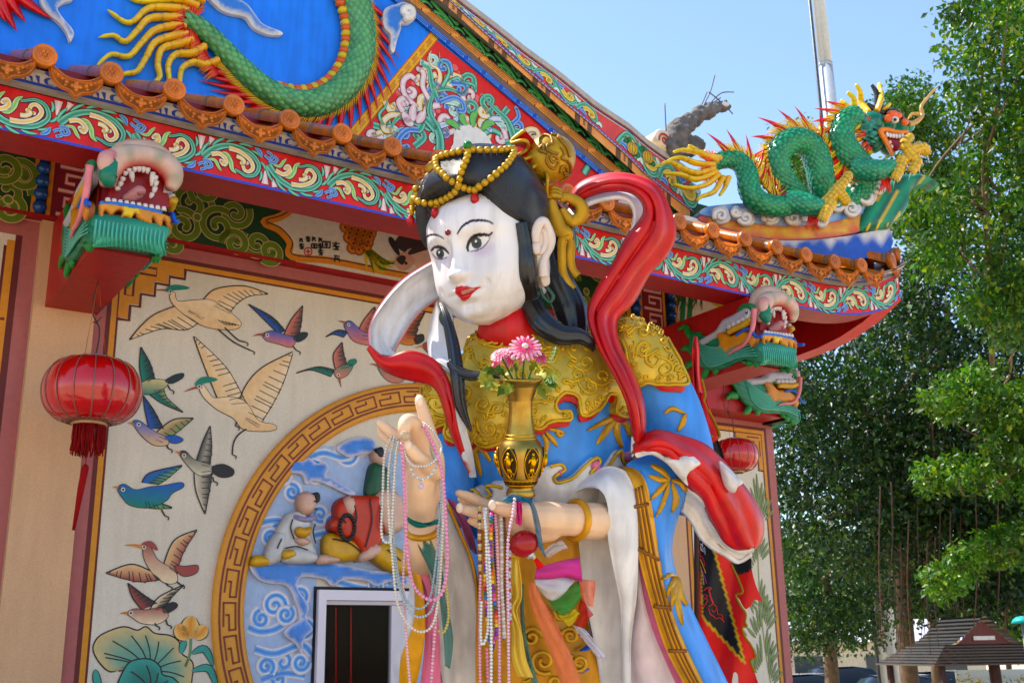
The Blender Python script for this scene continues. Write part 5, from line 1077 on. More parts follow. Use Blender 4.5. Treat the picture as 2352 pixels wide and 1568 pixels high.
for pts, r in (([(2088, 285), (2105, 280), (2118, 265), (2116, 245), (2130, 225), (2150, 202)], .016), ([(2110, 262), (2095, 262), (2085, 275)], .012)):
    q = MB(); tube(q, cr([hx(*p, .16) for p in pts], 8), [r*1.4, r, r*.5], 8, rgb(190, 150, 90), up=hn); q.build('whisker', m_enamel, dh_)
for pts in ([(2030, 262), (2018, 240), (2014, 215), (2002, 195)], [(2028, 262), (2005, 250), (1992, 238)]):
    q = MB(); tube(q, cr([hx(*p, .1) for p in pts], 8), [.034, .03, .012], 8, rgb(40, 30, 26), up=hn); q.build('horn', m_enamel, dh_)
for pts in (((1995, 262), (1978, 235), (1975, 210), (1965, 193)), ((1988, 270), (1965, 250), (1960, 225), (1945, 212)), ((1985, 282), (1955, 270), (1945, 245), (1930, 230)), ((1980, 300), (1955, 300), (1938, 290), (1920, 270)), ((1982, 315), (1960, 325), (1940, 318), (1922, 302)), ((1990, 330), (1975, 340), (1955, 335), (1940, 325)), ((2012, 258), (2022, 232), (2022, 210), (2018, 190)), ((2020, 258), (2035, 248), (2045, 238)), ((2000, 345), (1985, 360), (1965, 352)), ((1985, 290), (1972, 292), (1948, 308), (1935, 300))):
    q = MB(); tendril(q, [hx(*p, random.uniform(.05, .16)) for p in pts], .038, .018, rgb(228, 178, 30), rgb(214, 200, 80), hn, 7); q.build('mane_lock', m_enamel, dh_)
mf = MB()
for k in range(110):
    a = random.uniform(math.pi*.55, math.pi*1.62); x0, y0 = 2005+18*math.cos(a), 305+34*math.sin(a); p = hx(x0, y0, random.uniform(.1, .18)); e = hx(x0+26*math.cos(a), y0+20*math.sin(a)+4, .13)
    tube(mf, [p, e], [.009, .001], 5, colf=lambda s, t: mixc(rgb(196, 34, 44), rgb(232, 170, 60), s*.8))
tag(mf.build('mane_fringe', m_enamel, dh_), None, None, kind='stuff')
q = MB(); hb(2100, 345, .2, 14, 14, 14, rgb(200, 220, 230), q)
# ---------------- weathered broken sculpture on the ridge end
bw = MB(); bq = lambda x, y, o=0: (lambda q: W(q[0], RD+.02-o, q[1]))(FP(x, y, RD+.02-o))
STN = rgb(110, 106, 104)
Q = cr([bq(*p) for p in ((1540, 352), (1548, 322), (1560, 300), (1575, 285), (1600, 268), (1625, 255), (1650, 247), (1668, 240))], 6)
for i, p in enumerate(Q):
    r = np.interp(i/len(Q), [0, .2, .4, .6, .8, 1], [.10, .10, .07, .06, .05, .025]); ball(bw, p+np.random.uniform(-.015, .015, 3), r*random.uniform(.8, 1.15), mixc(STN, rgb(60, 58, 60), random.random()), seg=8, rings=6)
for x, y, r in ((1590, 330, .07), (1605, 335, .06), (1575, 335, .08), (1560, 340, .09), (1590, 345, .06)): ball(bw, bq(x, y), r, mixc(STN, rgb(160, 150, 140), random.random()), seg=8, rings=6)
BRK = thing('broken_roof_ornament', bq(1565, 352), 'weathered grey broken stone ornament with bare wires on the gable ridge end', 'ornament')
bo = bw.build('stone_core', mat('weathered_stone', .9, noise=.45, nscale=16, bump=1, bscale=40, col=rgb(100, 96, 94)), BRK)
md = bo.modifiers.new('remesh', 'REMESH'); md.mode = 'VOXEL'; md.voxel_size = .012; md.use_smooth_shade = True
tx = bpy.data.textures.new('rough', 'CLOUDS'); tx.noise_scale = .05; dm_ = bo.modifiers.new('rough', 'DISPLACE'); dm_.texture = tx; dm_.strength = .05
for pts in (((1535, 345), (1530, 300), (1527, 238)), ((1612, 255), (1620, 235), (1632, 210), (1642, 173)), ((1620, 250), (1640, 235), (1655, 225)), ((1625, 245), (1655, 215), (1685, 212)), ((1628, 212), (1645, 225), (1670, 248), (1683, 262)), ((1600, 262), (1612, 240), (1624, 212))):
    q = MB(); tube(q, cr([bq(*p) for p in pts], 5), .005, 6, rgb(90, 80, 76)); q.build('bare_wire', m_dark, BRK)
q = MB(); tube(q, [bq(*p, .03) for p in ((1572, 318), (1580, 305), (1590, 292), (1598, 285))], [.012, .02, .01], 6, rgb(206, 84, 40)); q.build('orange_glaze_strip', m_enamel, BRK)
q = MB(); ball(q, bq(1662, 240, .02), (.05, .02, .025), rgb(214, 210, 206)); q.build('bare_claw', m_relief, BRK)
# ================================================================== carved dragon heads on the beam ends
H1 = lambda x, y: np.array([57.4+x*.238, 315.8+y*.238]); H2 = lambda x, y: np.array([1521.7+x*.2197, 631.6+y*.2197])
UC1, UC2 = 1.19, 5.56; DE = 5.14
def front(x, y, yo=.10):      # head-1 crop -> local (x right, y out, z up)
    v = H1(x, y); q = FP(v[0], v[1], DE-yo); return np.array([q[0]-UC1, yo, q[1]])
def side(x, y, so=0.):        # head-2 crop -> local on the side face
    v = H2(x, y); rr = ray(*v); uu = UC2-.155-so; t = uu/(rr @ FD); Pp = rr*t; return np.array([-.155-so, DE-(Pp @ -FN), Pp[2]])
EYEL = np.array([-UC1, DE, 0.])
def lpatch(mb, pts, fn, nn, th, col, step, colf=None, pil=0, prad=30):
    nn = np.array(nn, float); global EYE
    e0 = EYE; EYE = EYEL
    patch(mb, pts, lambda x, y: (fn(x, y), nn), th, col, step, 3, colf, pillow=pil, prad=prad); EYE = e0
Yv = (0, 1, 0); Xv = (-1, 0, 0)
def bracket_parts():
    L = []
    def part(name, m=m_relief): q = MB(); L.append((name, q, m)); return q
    PW = rgb(206, 176, 158); PRD = rgb(190, 48, 46)
    q = part('skull')           # block behind the face, capping the beam
    for x0, x1, y0, y1, z0, z1, c in ((-.13, .13, .0, .06, 1.875, 2.26, rgb(120, 20, 22)), (-.15, .15, .0, .09, 1.875, 2.02, rgb(30, 110, 84))):
        V = [(x, y, z) for z in (z0, z1) for y in (y0, y1) for x in (x0, x1)]; q.add(V, [(0, 1, 3, 2), (4, 6, 7, 5), (0, 4, 5, 1), (2, 3, 7, 6), (0, 2, 6, 4), (1, 5, 7, 3)], c)
    q = part('muzzle')
    Q = cr([front(*p, .11) for p in ((800, 470), (815, 330), (880, 225), (980, 185), (1080, 180), (1200, 195), (1320, 245), (1400, 320), (1425, 410), (1400, 500))], 6)
    tube(q, Q, [.035, .055, .062, .06, .055, .055, .06, .062, .05, .025], 12, up=(0, 1, 0), colf=lambda s, a: mixc(mixc(PW, rgb(120, 140, 110), .5*max(0, math.sin(s*23))*max(0, math.cos(a))), PRD, min(1, max(0, -math.cos(a-.9)+.3)*.95)))
    Q = cr([front(*p, .03) for p in ((820, 330), (960, 190), (1080, 160), (1230, 185), (1400, 300))], 6); tube(q, Q, [.06, .075, .075, .075, .06], 10, PW, up=(0, 1, 0))
    q = part('nostril'); Q = cr([front(*p, .15) for p in ((790, 330), (770, 270), (790, 200), (840, 180), (870, 220))], 5); tube(q, Q, [.02, .035, .04, .03, .015], 10, colf=lambda s, a: mixc(PW, rgb(196, 110, 120), s))
    q = part('nose_frill'); Q = cr([front(*p, .15) for p in ((880, 190), (850, 260), (800, 370), (830, 440), (850, 470))], 5); tube(q, Q, [.012, .025, .045, .03, .008], 8, rgb(28, 116, 92))
    q = part('mouth_cavity'); lpatch(q, [(800, 560), (860, 400), (960, 290), (1080, 260), (1220, 290), (1330, 400), (1380, 560), (1380, 680), (1100, 650), (820, 600)], lambda x, y: front(x, y, .065), Yv, .004, rgb(140, 12, 16), 40)
    q = part('tongue'); tube(q, cr([front(*p) for p in ((960, 600, .08), (1040, 560, .11), (1110, 520, .14), (1130, 540, .15))], 5), [.02, .03, .03, .015], 10, rgb(176, 120, 120))
    for a, b, r in (((880, 510), (900, 480), .014), ((905, 480), (930, 430), .013), ((930, 430), (950, 385), .013), ((960, 370), (975, 330), .013), ((1000, 345), (1005, 300), .013), ((1040, 430), (1025, 330), .014), ((1060, 335), (1058, 285), .013), ((1100, 335), (1100, 282), .013), ((1140, 340), (1142, 285), .013), ((1180, 350), (1185, 295), .013), ((1220, 470), (1235, 340), .014), ((1255, 420), (1262, 370), .013), ((1255, 480), (1270, 420), .013), ((1235, 540), (1258, 480), .013), ((1205, 585), (1230, 540), .012)):
        q = part('upper_tooth'); p0, p1 = front(*a, .115), front(*b, .12); tube(q, [p1, (p0+p1)/2, p0], [r, r*.95, r*.4], 7, rgb(216, 200, 190))
    for k in range(10):
        q = part('lower_tooth'); x = 800+k*60; y = 590+k*9.5; p0 = front(x, y+32, .12); p1 = front(x, y-5, .12); tube(q, [p0, p1], [.015, .011], 6, rgb(224, 212, 204))
    q = part('blue_lip'); Q = cr([front(*p, .125) for p in ((735, 620), (760, 655), (830, 640), (1000, 660), (1200, 700), (1320, 735))], 5); tube(q, Q, .012, 8, rgb(60, 110, 190))
    q = part('gold_chin_band'); GC = rgb(206, 140, 48)
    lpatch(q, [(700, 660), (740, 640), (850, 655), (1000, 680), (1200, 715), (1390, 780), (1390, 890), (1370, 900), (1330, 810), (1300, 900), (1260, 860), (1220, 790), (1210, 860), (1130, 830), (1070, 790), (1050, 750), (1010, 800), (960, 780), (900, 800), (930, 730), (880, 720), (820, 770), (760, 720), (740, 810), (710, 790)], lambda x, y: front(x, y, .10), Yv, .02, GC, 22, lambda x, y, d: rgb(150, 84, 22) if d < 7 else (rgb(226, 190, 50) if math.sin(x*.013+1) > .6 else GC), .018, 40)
    q = part('beard'); GB = rgb(30, 130, 98)
    lpatch(q, [(640, 790), (720, 740), (900, 760), (1100, 800), (1390, 880), (1350, 1000), (1320, 1150), (1250, 1120), (1100, 1080), (900, 1050), (700, 1060), (650, 1040), (640, 900)], lambda x, y: front(x, y, .09), Yv, .012, GB, 26, lambda x, y, d: mixc(rgb(26, 112, 92), rgb(96, 186, 150), min(1, max(0, (y-800)/300))), .03, 60)
    for k in range(17):
        q = part('beard_strand'); x = 690+k*41; y0 = 790+k*7; Q = cr([front(x, y0, .132), front(x-15, y0+120, .14), front(x-5-(8-k)*3, y0+240, .115)], 5); tube(q, Q, [.004, .006, .003], 6, colf=lambda s, a: mixc(rgb(110, 186, 170), rgb(40, 140, 106), s))
    # side of the head (both sides)
    for sgn in (1, -1):
        def S(x, y, so=0.): p = side(x, y, so); return p if sgn > 0 else np.array([-p[0], p[1], p[2]])
        X2 = (-sgn, 0, 0)
        def spatch(q, pts, so, th, col, step=24, colf=None, pil=.02, prad=40):
            global EYE; e0 = EYE; EYE = np.array([-sgn*8, 2, 0.]); patch(q, pts, lambda x, y: (S(x, y, so), np.array(X2, float)), th, col, step, 3, colf, pillow=pil, prad=prad); EYE = e0
        q = part('mane'); spatch(q, [(330, 600), (460, 640), (620, 650), (800, 700), (960, 640), (1040, 740), (1060, 900), (1000, 930), (900, 890), (780, 920), (650, 980), (520, 1000), (420, 960), (340, 880), (300, 740)], -.012, .02, rgb(24, 104, 76), 30, lambda x, y, d: mixc(rgb(26, 96, 72), rgb(30, 120, 84), .5+.5*math.sin(y*.1)))
        for k in range(9):
            q = part('mane_strand'); Q = cr([S(350+k*8, 700+k*24, .03), S(520, 760+k*24, .036), S(700+k*12, 720+k*17, .036), S(860+k*16, 600+k*30, .03)], 6); tube(q, Q, [.004, .0075, .0075, .004], 6, rgb(96, 170, 150))
        for pts in ([(400, 640), (280, 620), (240, 540), (160, 570)], [(330, 820), (270, 760), (190, 780)], [(330, 920), (270, 940), (220, 1010)], [(470, 980), (440, 1040), (400, 1090)], [(560, 980), (545, 1040)], [(860, 900), (850, 930)], [(920, 900), (900, 960)], [(980, 900), (980, 970)]):
            q = part('mane_spike'); Q = cr([S(*p, .0) for p in pts], 5); tube(q, Q, [.03, .03, .008], 8, rgb(30, 124, 60), flat=.6)
        q = part('snout_side'); spatch(q, [(600, 560), (660, 470), (760, 420), (860, 360), (950, 330), (950, 460), (850, 500), (760, 560), (660, 620), (560, 680), (460, 740), (400, 690), (520, 620)], 0, .02, rgb(176, 170, 176), 26, None, .03)
        for k in range(5):
            q = part('brow_ridge'); ball(q, S(700+k*48, 540-k*24, .045), (.02, .028, .022), rgb(196, 190, 190), seg=8, rings=6)
        q = part('upper_lip'); tube(q, cr([S(*p, .05) for p in ((690, 600), (760, 560), (850, 520), (930, 460))], 5), [.018, .024, .024, .02], 8, rgb(196, 150, 60))
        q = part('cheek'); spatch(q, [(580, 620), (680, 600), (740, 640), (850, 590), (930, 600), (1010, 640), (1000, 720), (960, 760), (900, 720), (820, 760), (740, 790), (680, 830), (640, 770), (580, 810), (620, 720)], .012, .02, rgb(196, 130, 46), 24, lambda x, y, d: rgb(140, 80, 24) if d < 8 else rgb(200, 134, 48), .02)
        q = part('blue_side_lip'); tube(q, cr([S(*p, .05) for p in ((770, 630), (800, 610), (860, 570), (930, 575), (970, 640), (1040, 640))], 5), .011, 7, rgb(40, 90, 180))
        if sgn < 0: continue
        q = part('whisker'); tube(q, cr([S(*p, .055) for p in ((960, 350), (950, 500), (920, 620), (850, 730), (740, 790), (680, 840))], 5), [.02, .018, .014, .012, .006], 7, rgb(214, 130, 136))
        q = part('eye'); c = S(890, 400, .035); ball(q, c, (.016, .03, .03), rgb(226, 222, 216), seg=12, rings=8); ball(q, c+np.array([-sgn*.011, .004, .003]), (.009, .015, .015), BLACK, seg=10, rings=6); ball(q, c+np.array([-sgn*.018, .009, .008]), (.004, .005, .005), rgb(240, 240, 240), seg=6, rings=4)
        q = part('eyelid'); tube(q, cr([S(*p, .035) for p in ((780, 380), (850, 330), (930, 330), (955, 380))], 5), [.006, .02, .022, .01], 8, rgb(30, 116, 70))
        q = part('ear_ring_eye'); tube(q, [S(690+34*math.cos(t), 540+34*math.sin(t), .035) for t in np.linspace(0, 6.28, 14)], .008, 6, rgb(40, 130, 40), cap=False)
    return L
BP = bracket_parts(); BPM = [(n_, q.mesh(n_, m_), ) for n_, q, m_ in BP]
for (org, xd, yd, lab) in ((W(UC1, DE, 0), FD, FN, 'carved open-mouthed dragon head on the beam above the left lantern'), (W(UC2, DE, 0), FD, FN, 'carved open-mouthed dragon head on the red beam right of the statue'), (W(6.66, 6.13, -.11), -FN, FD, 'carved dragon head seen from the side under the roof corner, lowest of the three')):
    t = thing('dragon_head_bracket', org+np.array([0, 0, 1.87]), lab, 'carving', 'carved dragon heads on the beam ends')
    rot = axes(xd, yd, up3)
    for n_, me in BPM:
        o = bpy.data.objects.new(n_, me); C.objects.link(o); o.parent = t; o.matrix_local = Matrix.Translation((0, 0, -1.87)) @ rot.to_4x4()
# ================================================================== the statue
ST = thing('goddess_statue', vp(1240, 2150, 3.9), 'large painted goddess statue with white face, gold cape and blue robe, holding a brass vase', 'statue')
def hair_mat():
    m = bpy.data.materials.new('lacquered_hair'); m.use_nodes = True; t = m.node_tree; b = t.nodes['Principled BSDF']; L = t.links.new
    a = t.nodes.new('ShaderNodeAttribute'); a.attribute_name = 'Str'
    s = t.nodes.new('ShaderNodeMath'); s.operation = 'SINE'; L(a.outputs['Fac'], s.inputs[0])
    n = t.nodes.new('ShaderNodeTexNoise'); n.inputs['Scale'].default_value = 30; ad = t.nodes.new('ShaderNodeMath'); ad.operation = 'MULTIPLY_ADD'; ad.inputs[1].default_value = .6; L(n.outputs['Fac'], ad.inputs[0]); L(s.outputs[0], ad.inputs[2])
    bp = t.nodes.new('ShaderNodeBump'); bp.inputs['Strength'].default_value = .4; bp.inputs['Distance'].default_value = .003; L(ad.outputs[0], bp.inputs['Height']); L(bp.outputs[0], b.inputs['Normal'])
    b.inputs['Base Color'].default_value = (.008, .009, .011, 1); b.inputs['Roughness'].default_value = .27; return m
m_hairs = hair_mat()
def set_str(o, vals):
    at = o.data.attributes.new('Str', 'FLOAT', 'POINT'); at.data.foreach_set('value', np.asarray(vals, np.float32))
# ---- head frame
yaw, pit, rol = math.radians(-31), math.radians(-7.2), math.radians(12.8)
def rotm(y, p, r):
    cy, sy, cp, sp, c, s = math.cos(y), math.sin(y), math.cos(p), math.sin(p), math.cos(r), math.sin(r)
    return np.array([[c, -s, 0], [s, c, 0], [0, 0, 1]]) @ np.array([[1, 0, 0], [0, cp, -sp], [0, sp, cp]]) @ np.array([[cy, 0, sy], [0, 1, 0], [-sy, 0, cy]])
HR = rotm(yaw, pit, rol); HDEP = 3.75; HS = .2108; HC = vp(1122, 586, HDEP)
_tw = -nrm(ray(1116.5, 585.6)); _rt = nrm(CR-_tw*(CR @ _tw)); _up = np.cross(_tw, _rt); CB3 = np.stack([_rt, _up, _tw])   # camera-like axes as rows
def HW(x, y, z): return HC+((HR @ np.array([x, y, z]))*HS) @ CB3
def HWa(A): return HC+((np.asarray(A) @ HR.T)*HS) @ CB3
yk = [-1.14, -1.11, -1.02, -.80, -.50, -.2, .1, .4, .7, .95, 1.1, 1.18]
wk = [.01, .19, .42, .70, .855, .905, .905, .89, .82, .58, .3, .01]; fk = [.42, .58, .76, .90, .925, .90, .87, .90, .83, .58, .3, .01]; bk = [.2, .42, .62, .84, .95, 1.0, 1.1, 1.1, 1.0, .7, .35, .01]
def smooth_interp(x, xs, ys):
    xs = np.array(xs); ys = np.array(ys); m = np.gradient(ys, xs); i = np.clip(np.searchsorted(xs, x)-1, 0, len(xs)-2); h = xs[i+1]-xs[i]; t = (x-xs[i])/h
    return (2*t**3-3*t**2+1)*ys[i]+(t**3-2*t**2+t)*h*m[i]+(-2*t**3+3*t**2)*ys[i+1]+(t**3-t**2)*h*m[i+1]
NA, NY = 260, 190
sA = np.linspace(-1, 1, NA, endpoint=False); A_ = math.pi*(.42*sA+.58*sA**3); Y_ = -1.14+2.32*np.sin(np.linspace(-1, 1, NY)*1.2)/np.sin(1.2)*.5+1.16
Yg, Ag = np.meshgrid(Y_, A_, indexing='ij')
wv = np.maximum(.005, smooth_interp(Yg, yk, wk)); fv = np.maximum(.005, smooth_interp(Yg, yk, fk)); bv = np.maximum(.005, smooth_interp(Yg, yk, bk))
ca, sa = np.cos(Ag), np.sin(Ag); e = .88
X = wv*np.sign(sa)*np.abs(sa)**e; Z = np.where(ca > 0, fv, bv)*np.sign(ca)*np.abs(ca)**e
B3 = np.stack([X, Yg, Z], -1)
# features are placed where the traced points meet the plain head
bvh0 = BVHTree.FromPolygons([Vector(p) for p in HWa(B3.reshape(-1, 3))], [(i*NA+j, i*NA+(j+1) % NA, (i+1)*NA+(j+1) % NA, (i+1)*NA+j) for i in range(NY-1) for j in range(NA)])
def loc_of(x, y):
    h = bvh0.ray_cast(Vector(EYE), Vector(nrm(ray(x, y))))[0]
    q = ((np.array(h)-HC) @ CB3.T)/HS; return HR.T @ q
g = lambda x0, y0, sx, sy: np.exp(-((X-x0)/sx)**2-((Yg-y0)/sy)**2)
eR = loc_of(1097, 557); eL = loc_of(1012.5, 583); ur = loc_of(1031, 534); mo = loc_of(1072, 671); ub = loc_of(1043, 575)
cxn = .5*(mo[0]+ur[0])
front_ = np.clip(ca, 0, 1)**.5
def seg(x0, y0, x1, y1):   # distance to the nose ridge line and its parameter
    dx, dy = x1-x0, y1-y0; t = np.clip(((X-x0)*dx+(Yg-y0)*dy)/(dx*dx+dy*dy), 0, 1); return np.hypot(X-(x0+dx*t), Yg-(y0+dy*t)), t
nx0, ny0 = cxn, ub[1]+.12; nx1, ny1 = cxn, mo[1]+.30
d, t = seg(nx0, ny0, nx1, ny1)
dz = (.05+.19*t**1.3)*np.exp(-(d/(.075+.055*t))**2)
dz += .07*g(nx1-.12, ny1-.0, .07, .07)+.07*g(nx1+.12, ny1, .07, .07)
for c in (eR, eL): dz += -.075*g(c[0], c[1], .20, .13)+.035*g(c[0], c[1], .13, .07)
dz += .03*g(cxn-.42, eR[1]+.25, .3, .1)+.03*g(cxn+.42, eR[1]+.25, .3, .1)
dz += .085*g(mo[0], mo[1]+.055, .22, .055)+.095*g(mo[0], mo[1]-.075, .17, .06)-.05*g(mo[0], mo[1]-.005, .24, .022)-.03*g(mo[0], mo[1]-.18, .15, .05)-.02*g(mo[0], mo[1]+.15, .045, .06)
dz += .07*g(cxn, -.95, .24, .13)+.08*g(cxn-.5, -.42, .28, .27)+.08*g(cxn+.5, -.42, .28, .27)
dm1 = loc_of(1124, 646); dm0 = loc_of(1020, 672)
dz -= .045*g(dm1[0], dm1[1], .035, .06)+.045*g(dm0[0], dm0[1], .035, .06)
Z2 = Z+dz*front_; Hd = HWa(np.stack([X, Yg, Z2], -1).reshape(-1, 3))
pxs = np.array([px(p) for p in Hd]); WHF = rgb(232, 226, 224)
cols = np.tile(np.array(WHF), (len(Hd), 1)); frontmask = (ca.ravel() > -.2)
def paintpoly(pts, col, soft=0, sm=5, amt=1.0):
    Pp = cr(pts, sm, True) if sm else np.asarray(pts, float); lo, hi = Pp.min(0)-soft-1, Pp.max(0)+soft+1
    for i in np.where(frontmask & (pxs[:, 0] > lo[0]) & (pxs[:, 0] < hi[0]) & (pxs[:, 1] > lo[1]) & (pxs[:, 1] < hi[1]))[0]:
        x, y = pxs[i][:2]; ins = inpoly(Pp, x, y)
        if ins: w = amt
        elif soft: w = amt*max(0, 1-edist(Pp, x, y)/soft)
        else: continue
        if w > 0: cols[i] = cols[i]*(1-w)+np.array(col)*w
# blush and shade tints round the eyes
paintpoly([(1085, 575), (1105, 575), (1125, 565), (1115, 580)], rgb(214, 176, 196), 16, amt=.5); paintpoly([(1000, 590), (1015, 598), (1030, 592)], rgb(206, 176, 200), 14, amt=.5)
paintpoly([(1075, 570), (1085, 550), (1110, 540), (1130, 537), (1120, 552)], rgb(206, 180, 206), 10, amt=.35); paintpoly([(996, 578), (1005, 568), (1025, 575)], rgb(206, 180, 206), 10, amt=.35)
for a in ([(1047, 660), (1052, 658), (1060, 656), (1064, 658), (1072, 657), (1086, 661), (1104, 659), (1094, 666), (1085, 674), (1080, 682), (1070, 690), (1063, 691), (1056, 684), (1050, 677), (1046, 672)],): paintpoly(a, rgb(196, 14, 22), 1.0)
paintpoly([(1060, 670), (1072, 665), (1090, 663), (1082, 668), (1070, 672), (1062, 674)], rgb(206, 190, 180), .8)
def dline(pts, w, col):      # tapered painted line
    Q = cr(pts, 8); n = len(Q); T = np.gradient(Q, axis=0); T /= np.linalg.norm(T, axis=1)[:, None]; N = np.stack([-T[:, 1], T[:, 0]], 1); ww = w*np.sin(np.linspace(.25, math.pi-.12, n))**.6
    paintpoly(np.vstack([Q+N*ww[:, None]*.5, (Q-N*ww[:, None]*.5)[::-1]]), col, .7, 0)
dline([(1050, 538), (1062, 520), (1080, 509), (1100, 506), (1120, 508), (1134, 515)], 5.6, rgb(40, 18, 18)); dline([(976, 549), (985, 541), (997, 539), (1009, 542), (1020, 549)], 4.2, rgb(40, 18, 18))
EW = rgb(236, 232, 228); EK = rgb(16, 14, 18); IR = rgb(44, 54, 64)
eyeR = [(1078, 576), (1077, 566), (1083, 553), (1094, 544), (1110, 542), (1122, 544), (1119, 555), (1108, 567), (1094, 574)]; eyeL = [(993, 580), (997, 573), (1007, 571), (1020, 575), (1030, 584), (1026, 591), (1014, 594), (1002, 591)]
paintpoly(eyeR, EW, .8); paintpoly(eyeL, EW, .8)
def disc(cx_, cy_, rx, ry, col, a=.3): paintpoly([(cx_+rx*math.cos(t)*math.cos(a)-ry*math.sin(t)*math.sin(a), cy_+rx*math.cos(t)*math.sin(a)+ry*math.sin(t)*math.cos(a)) for t in np.linspace(0, 6.28, 20, endpoint=False)], col, .6, 0)
disc(1094.5, 558, 12, 13.5, rgb(26, 30, 36), -.2); disc(1095, 558, 10, 11.5, IR, -.2); disc(1094, 558, 5, 5.5, EK, -.2); disc(1093, 554, 2.4, 2.8, rgb(240, 240, 240))  # smallest white disc paints a highlight on each eye
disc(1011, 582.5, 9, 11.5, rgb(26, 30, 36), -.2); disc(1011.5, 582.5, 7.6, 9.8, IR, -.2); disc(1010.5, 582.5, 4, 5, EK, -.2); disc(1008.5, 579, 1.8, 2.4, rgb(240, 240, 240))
dline([(1076, 578), (1074, 566), (1081, 550), (1094, 541), (1112, 539), (1123, 540), (1132, 533)], 8.0, EK); dline([(1078, 577), (1094, 575.5), (1109, 568), (1120, 556), (1126, 545)], 2.2, rgb(90, 70, 84))
dline([(990, 577), (997, 569), (1008, 567), (1021, 572), (1031, 583)], 7.0, EK); dline([(993, 583), (1003, 593), (1015, 595.5), (1027, 591)], 2.0, rgb(90, 70, 84))
fm_ = MB(); F = [(i*NA+j, i*NA+(j+1) % NA, (i+1)*NA+(j+1) % NA, (i+1)*NA+j) for i in range(NY-1) for j in range(NA)]; fm_.add(Hd, F, cols)
face = fm_.build('head', m_face, ST)
q = MB(); c = loc_of(1031, 534); ball(q, HW(c[0], c[1], c[2]+.03), .010, rgb(120, 10, 20), seg=12, rings=8); q.build('forehead_jewel', m_gloss, face)
bvhF = BVHTree.FromPolygons([Vector(p) for p in Hd], F)
# ---- hair cap
NHa, NHy = 150, 110; HRd = np.array([1.10, 1.12, 1.10]); HCn = np.array([0, .72, -.12])
TH = np.linspace(0, math.pi, NHy); PH = np.linspace(0, 2*math.pi, NHa, endpoint=False); hv = []; hf = []
hairline = [(985, 443), (1012, 437), (1028, 431), (1055, 424), (1081, 422), (1106, 431), (1124, 453), (1139, 474), (1153, 492), (1173, 508), (1192, 521), (1196, 600), (1215, 700), (1216, 800), (1500, 800), (1500, 250), (900, 250), (900, 443)]
for th in TH:
    for ph in PH:
        d = np.array([math.sin(th)*math.sin(ph), math.cos(th), math.sin(th)*math.cos(ph)]); l = HCn+d*HRd
        m_ = np.array([abs(l[0]), l[1], l[2]]); w = HW(*m_); P2 = px(w)
        ins = inpoly(hairline, P2[0], P2[1]) or l[2] < -.25
        if l[1] < -.9: ins = False
        edge = edist(hairline[:11], P2[0], P2[1]) if l[2] > -.25 else 99
        f = 1.0 if ins else .70
        if ins and edge < 22: f = .80+.20*math.sqrt(edge/22)
        hv.append(l*0+HCn+d*HRd*f)
hv = np.array(hv); hF = [(i*NHa+j, i*NHa+(j+1) % NHa, (i+1)*NHa+(j+1) % NHa, (i+1)*NHa+j) for i in range(NHy-1) for j in range(NHa)]
bunl = HR.T @ (((vp(1215, 420, 3.86)-HC) @ CB3.T)/HS); bd_ = nrm(bunl-HCn)
hm_ = MB(); hm_.add(HWa(hv), hF, (.01, .01, .012)); hair = hm_.build('hair', m_hairs, ST)
vv = (hv-HCn)/HRd; vv /= np.linalg.norm(vv, axis=1)[:, None]; e1 = nrm(np.cross(bd_, (0, 1, .2))); e2 = np.cross(bd_, e1)
set_str(hair, np.arctan2(vv @ e1, vv @ e2)*230)
bvhH = BVHTree.FromPolygons([Vector(p) for p in HWa(hv)], hF)
def on_head(x, y, off=0.):
    r_ = Vector(nrm(ray(x, y))); best = None
    for b in (bvhF, bvhH):
        h = b.ray_cast(Vector(EYE), r_)
        if h[0] is not None and (best is None or h[3] < best[3]): best = h
    if best is None:
        w = Vector(vp(x, y, HDEP)); best = min((b.find_nearest(w) for b in (bvhF, bvhH)), key=lambda h: h[3])
    n_ = np.array(best[1]); n_ = n_ if n_ @ (EYE-np.array(best[0])) > 0 else -n_
    return np.array(best[0])+n_*off
# ---- locks
def lock(pts, r, name='hair_lock', flat=1.35, n=10, strn=9):
    q = MB(); r = np.array(r)*.66; Q = cr(pts, 10); P3 = np.array([vp(*p) for p in Q]); k = 20; tube(q, P3, r, k, (.01, .01, .012), flat=flat, up=CF)
    o = q.build(name, m_hairs, hair); m = len(P3); s = np.concatenate([np.tile(np.arange(k)/k*2*math.pi*strn, m), [0, 0]]); set_str(o, s); return o
lock([*[(x, y, px(on_head(x, y, .018))[2]) for x, y in ((1198, 512), (1206, 560), (1211, 630), (1219, 690))], (1245, 740, 3.60), (1285, 768, 3.58), (1330, 772, 3.60), (1358, 790, 3.62), (1362, 805, 3.64)], [.024, .027, .034, .042, .046, .040, .030, .02, .006])
lock([(1262, 560, 3.84), (1280, 640, 3.82), (1310, 710, 3.80), (1320, 770, 3.76), (1295, 830, 3.68), (1270, 880, 3.62), (1255, 920, 3.6)], [.03, .06, .066, .05, .04, .03, .008])
lock([(1012, 695, 3.66), (1025, 730, 3.60), (1040, 790, 3.55), (1050, 860, 3.5), (1058, 930, 3.48), (1082, 990, 3.46)], [.008, .018, .024, .027, .022, .005])
lock([(1035, 830, 3.52), (1050, 850, 3.5), (1080, 862, 3.48), (1120, 862, 3.46), (1150, 868, 3.46)], [.018, .022, .020, .012, .003])
lock([(1250, 470, 3.86), (1285, 520, 3.9), (1290, 580, 3.92), (1280, 640, 3.9)], [.05, .06, .06, .04])
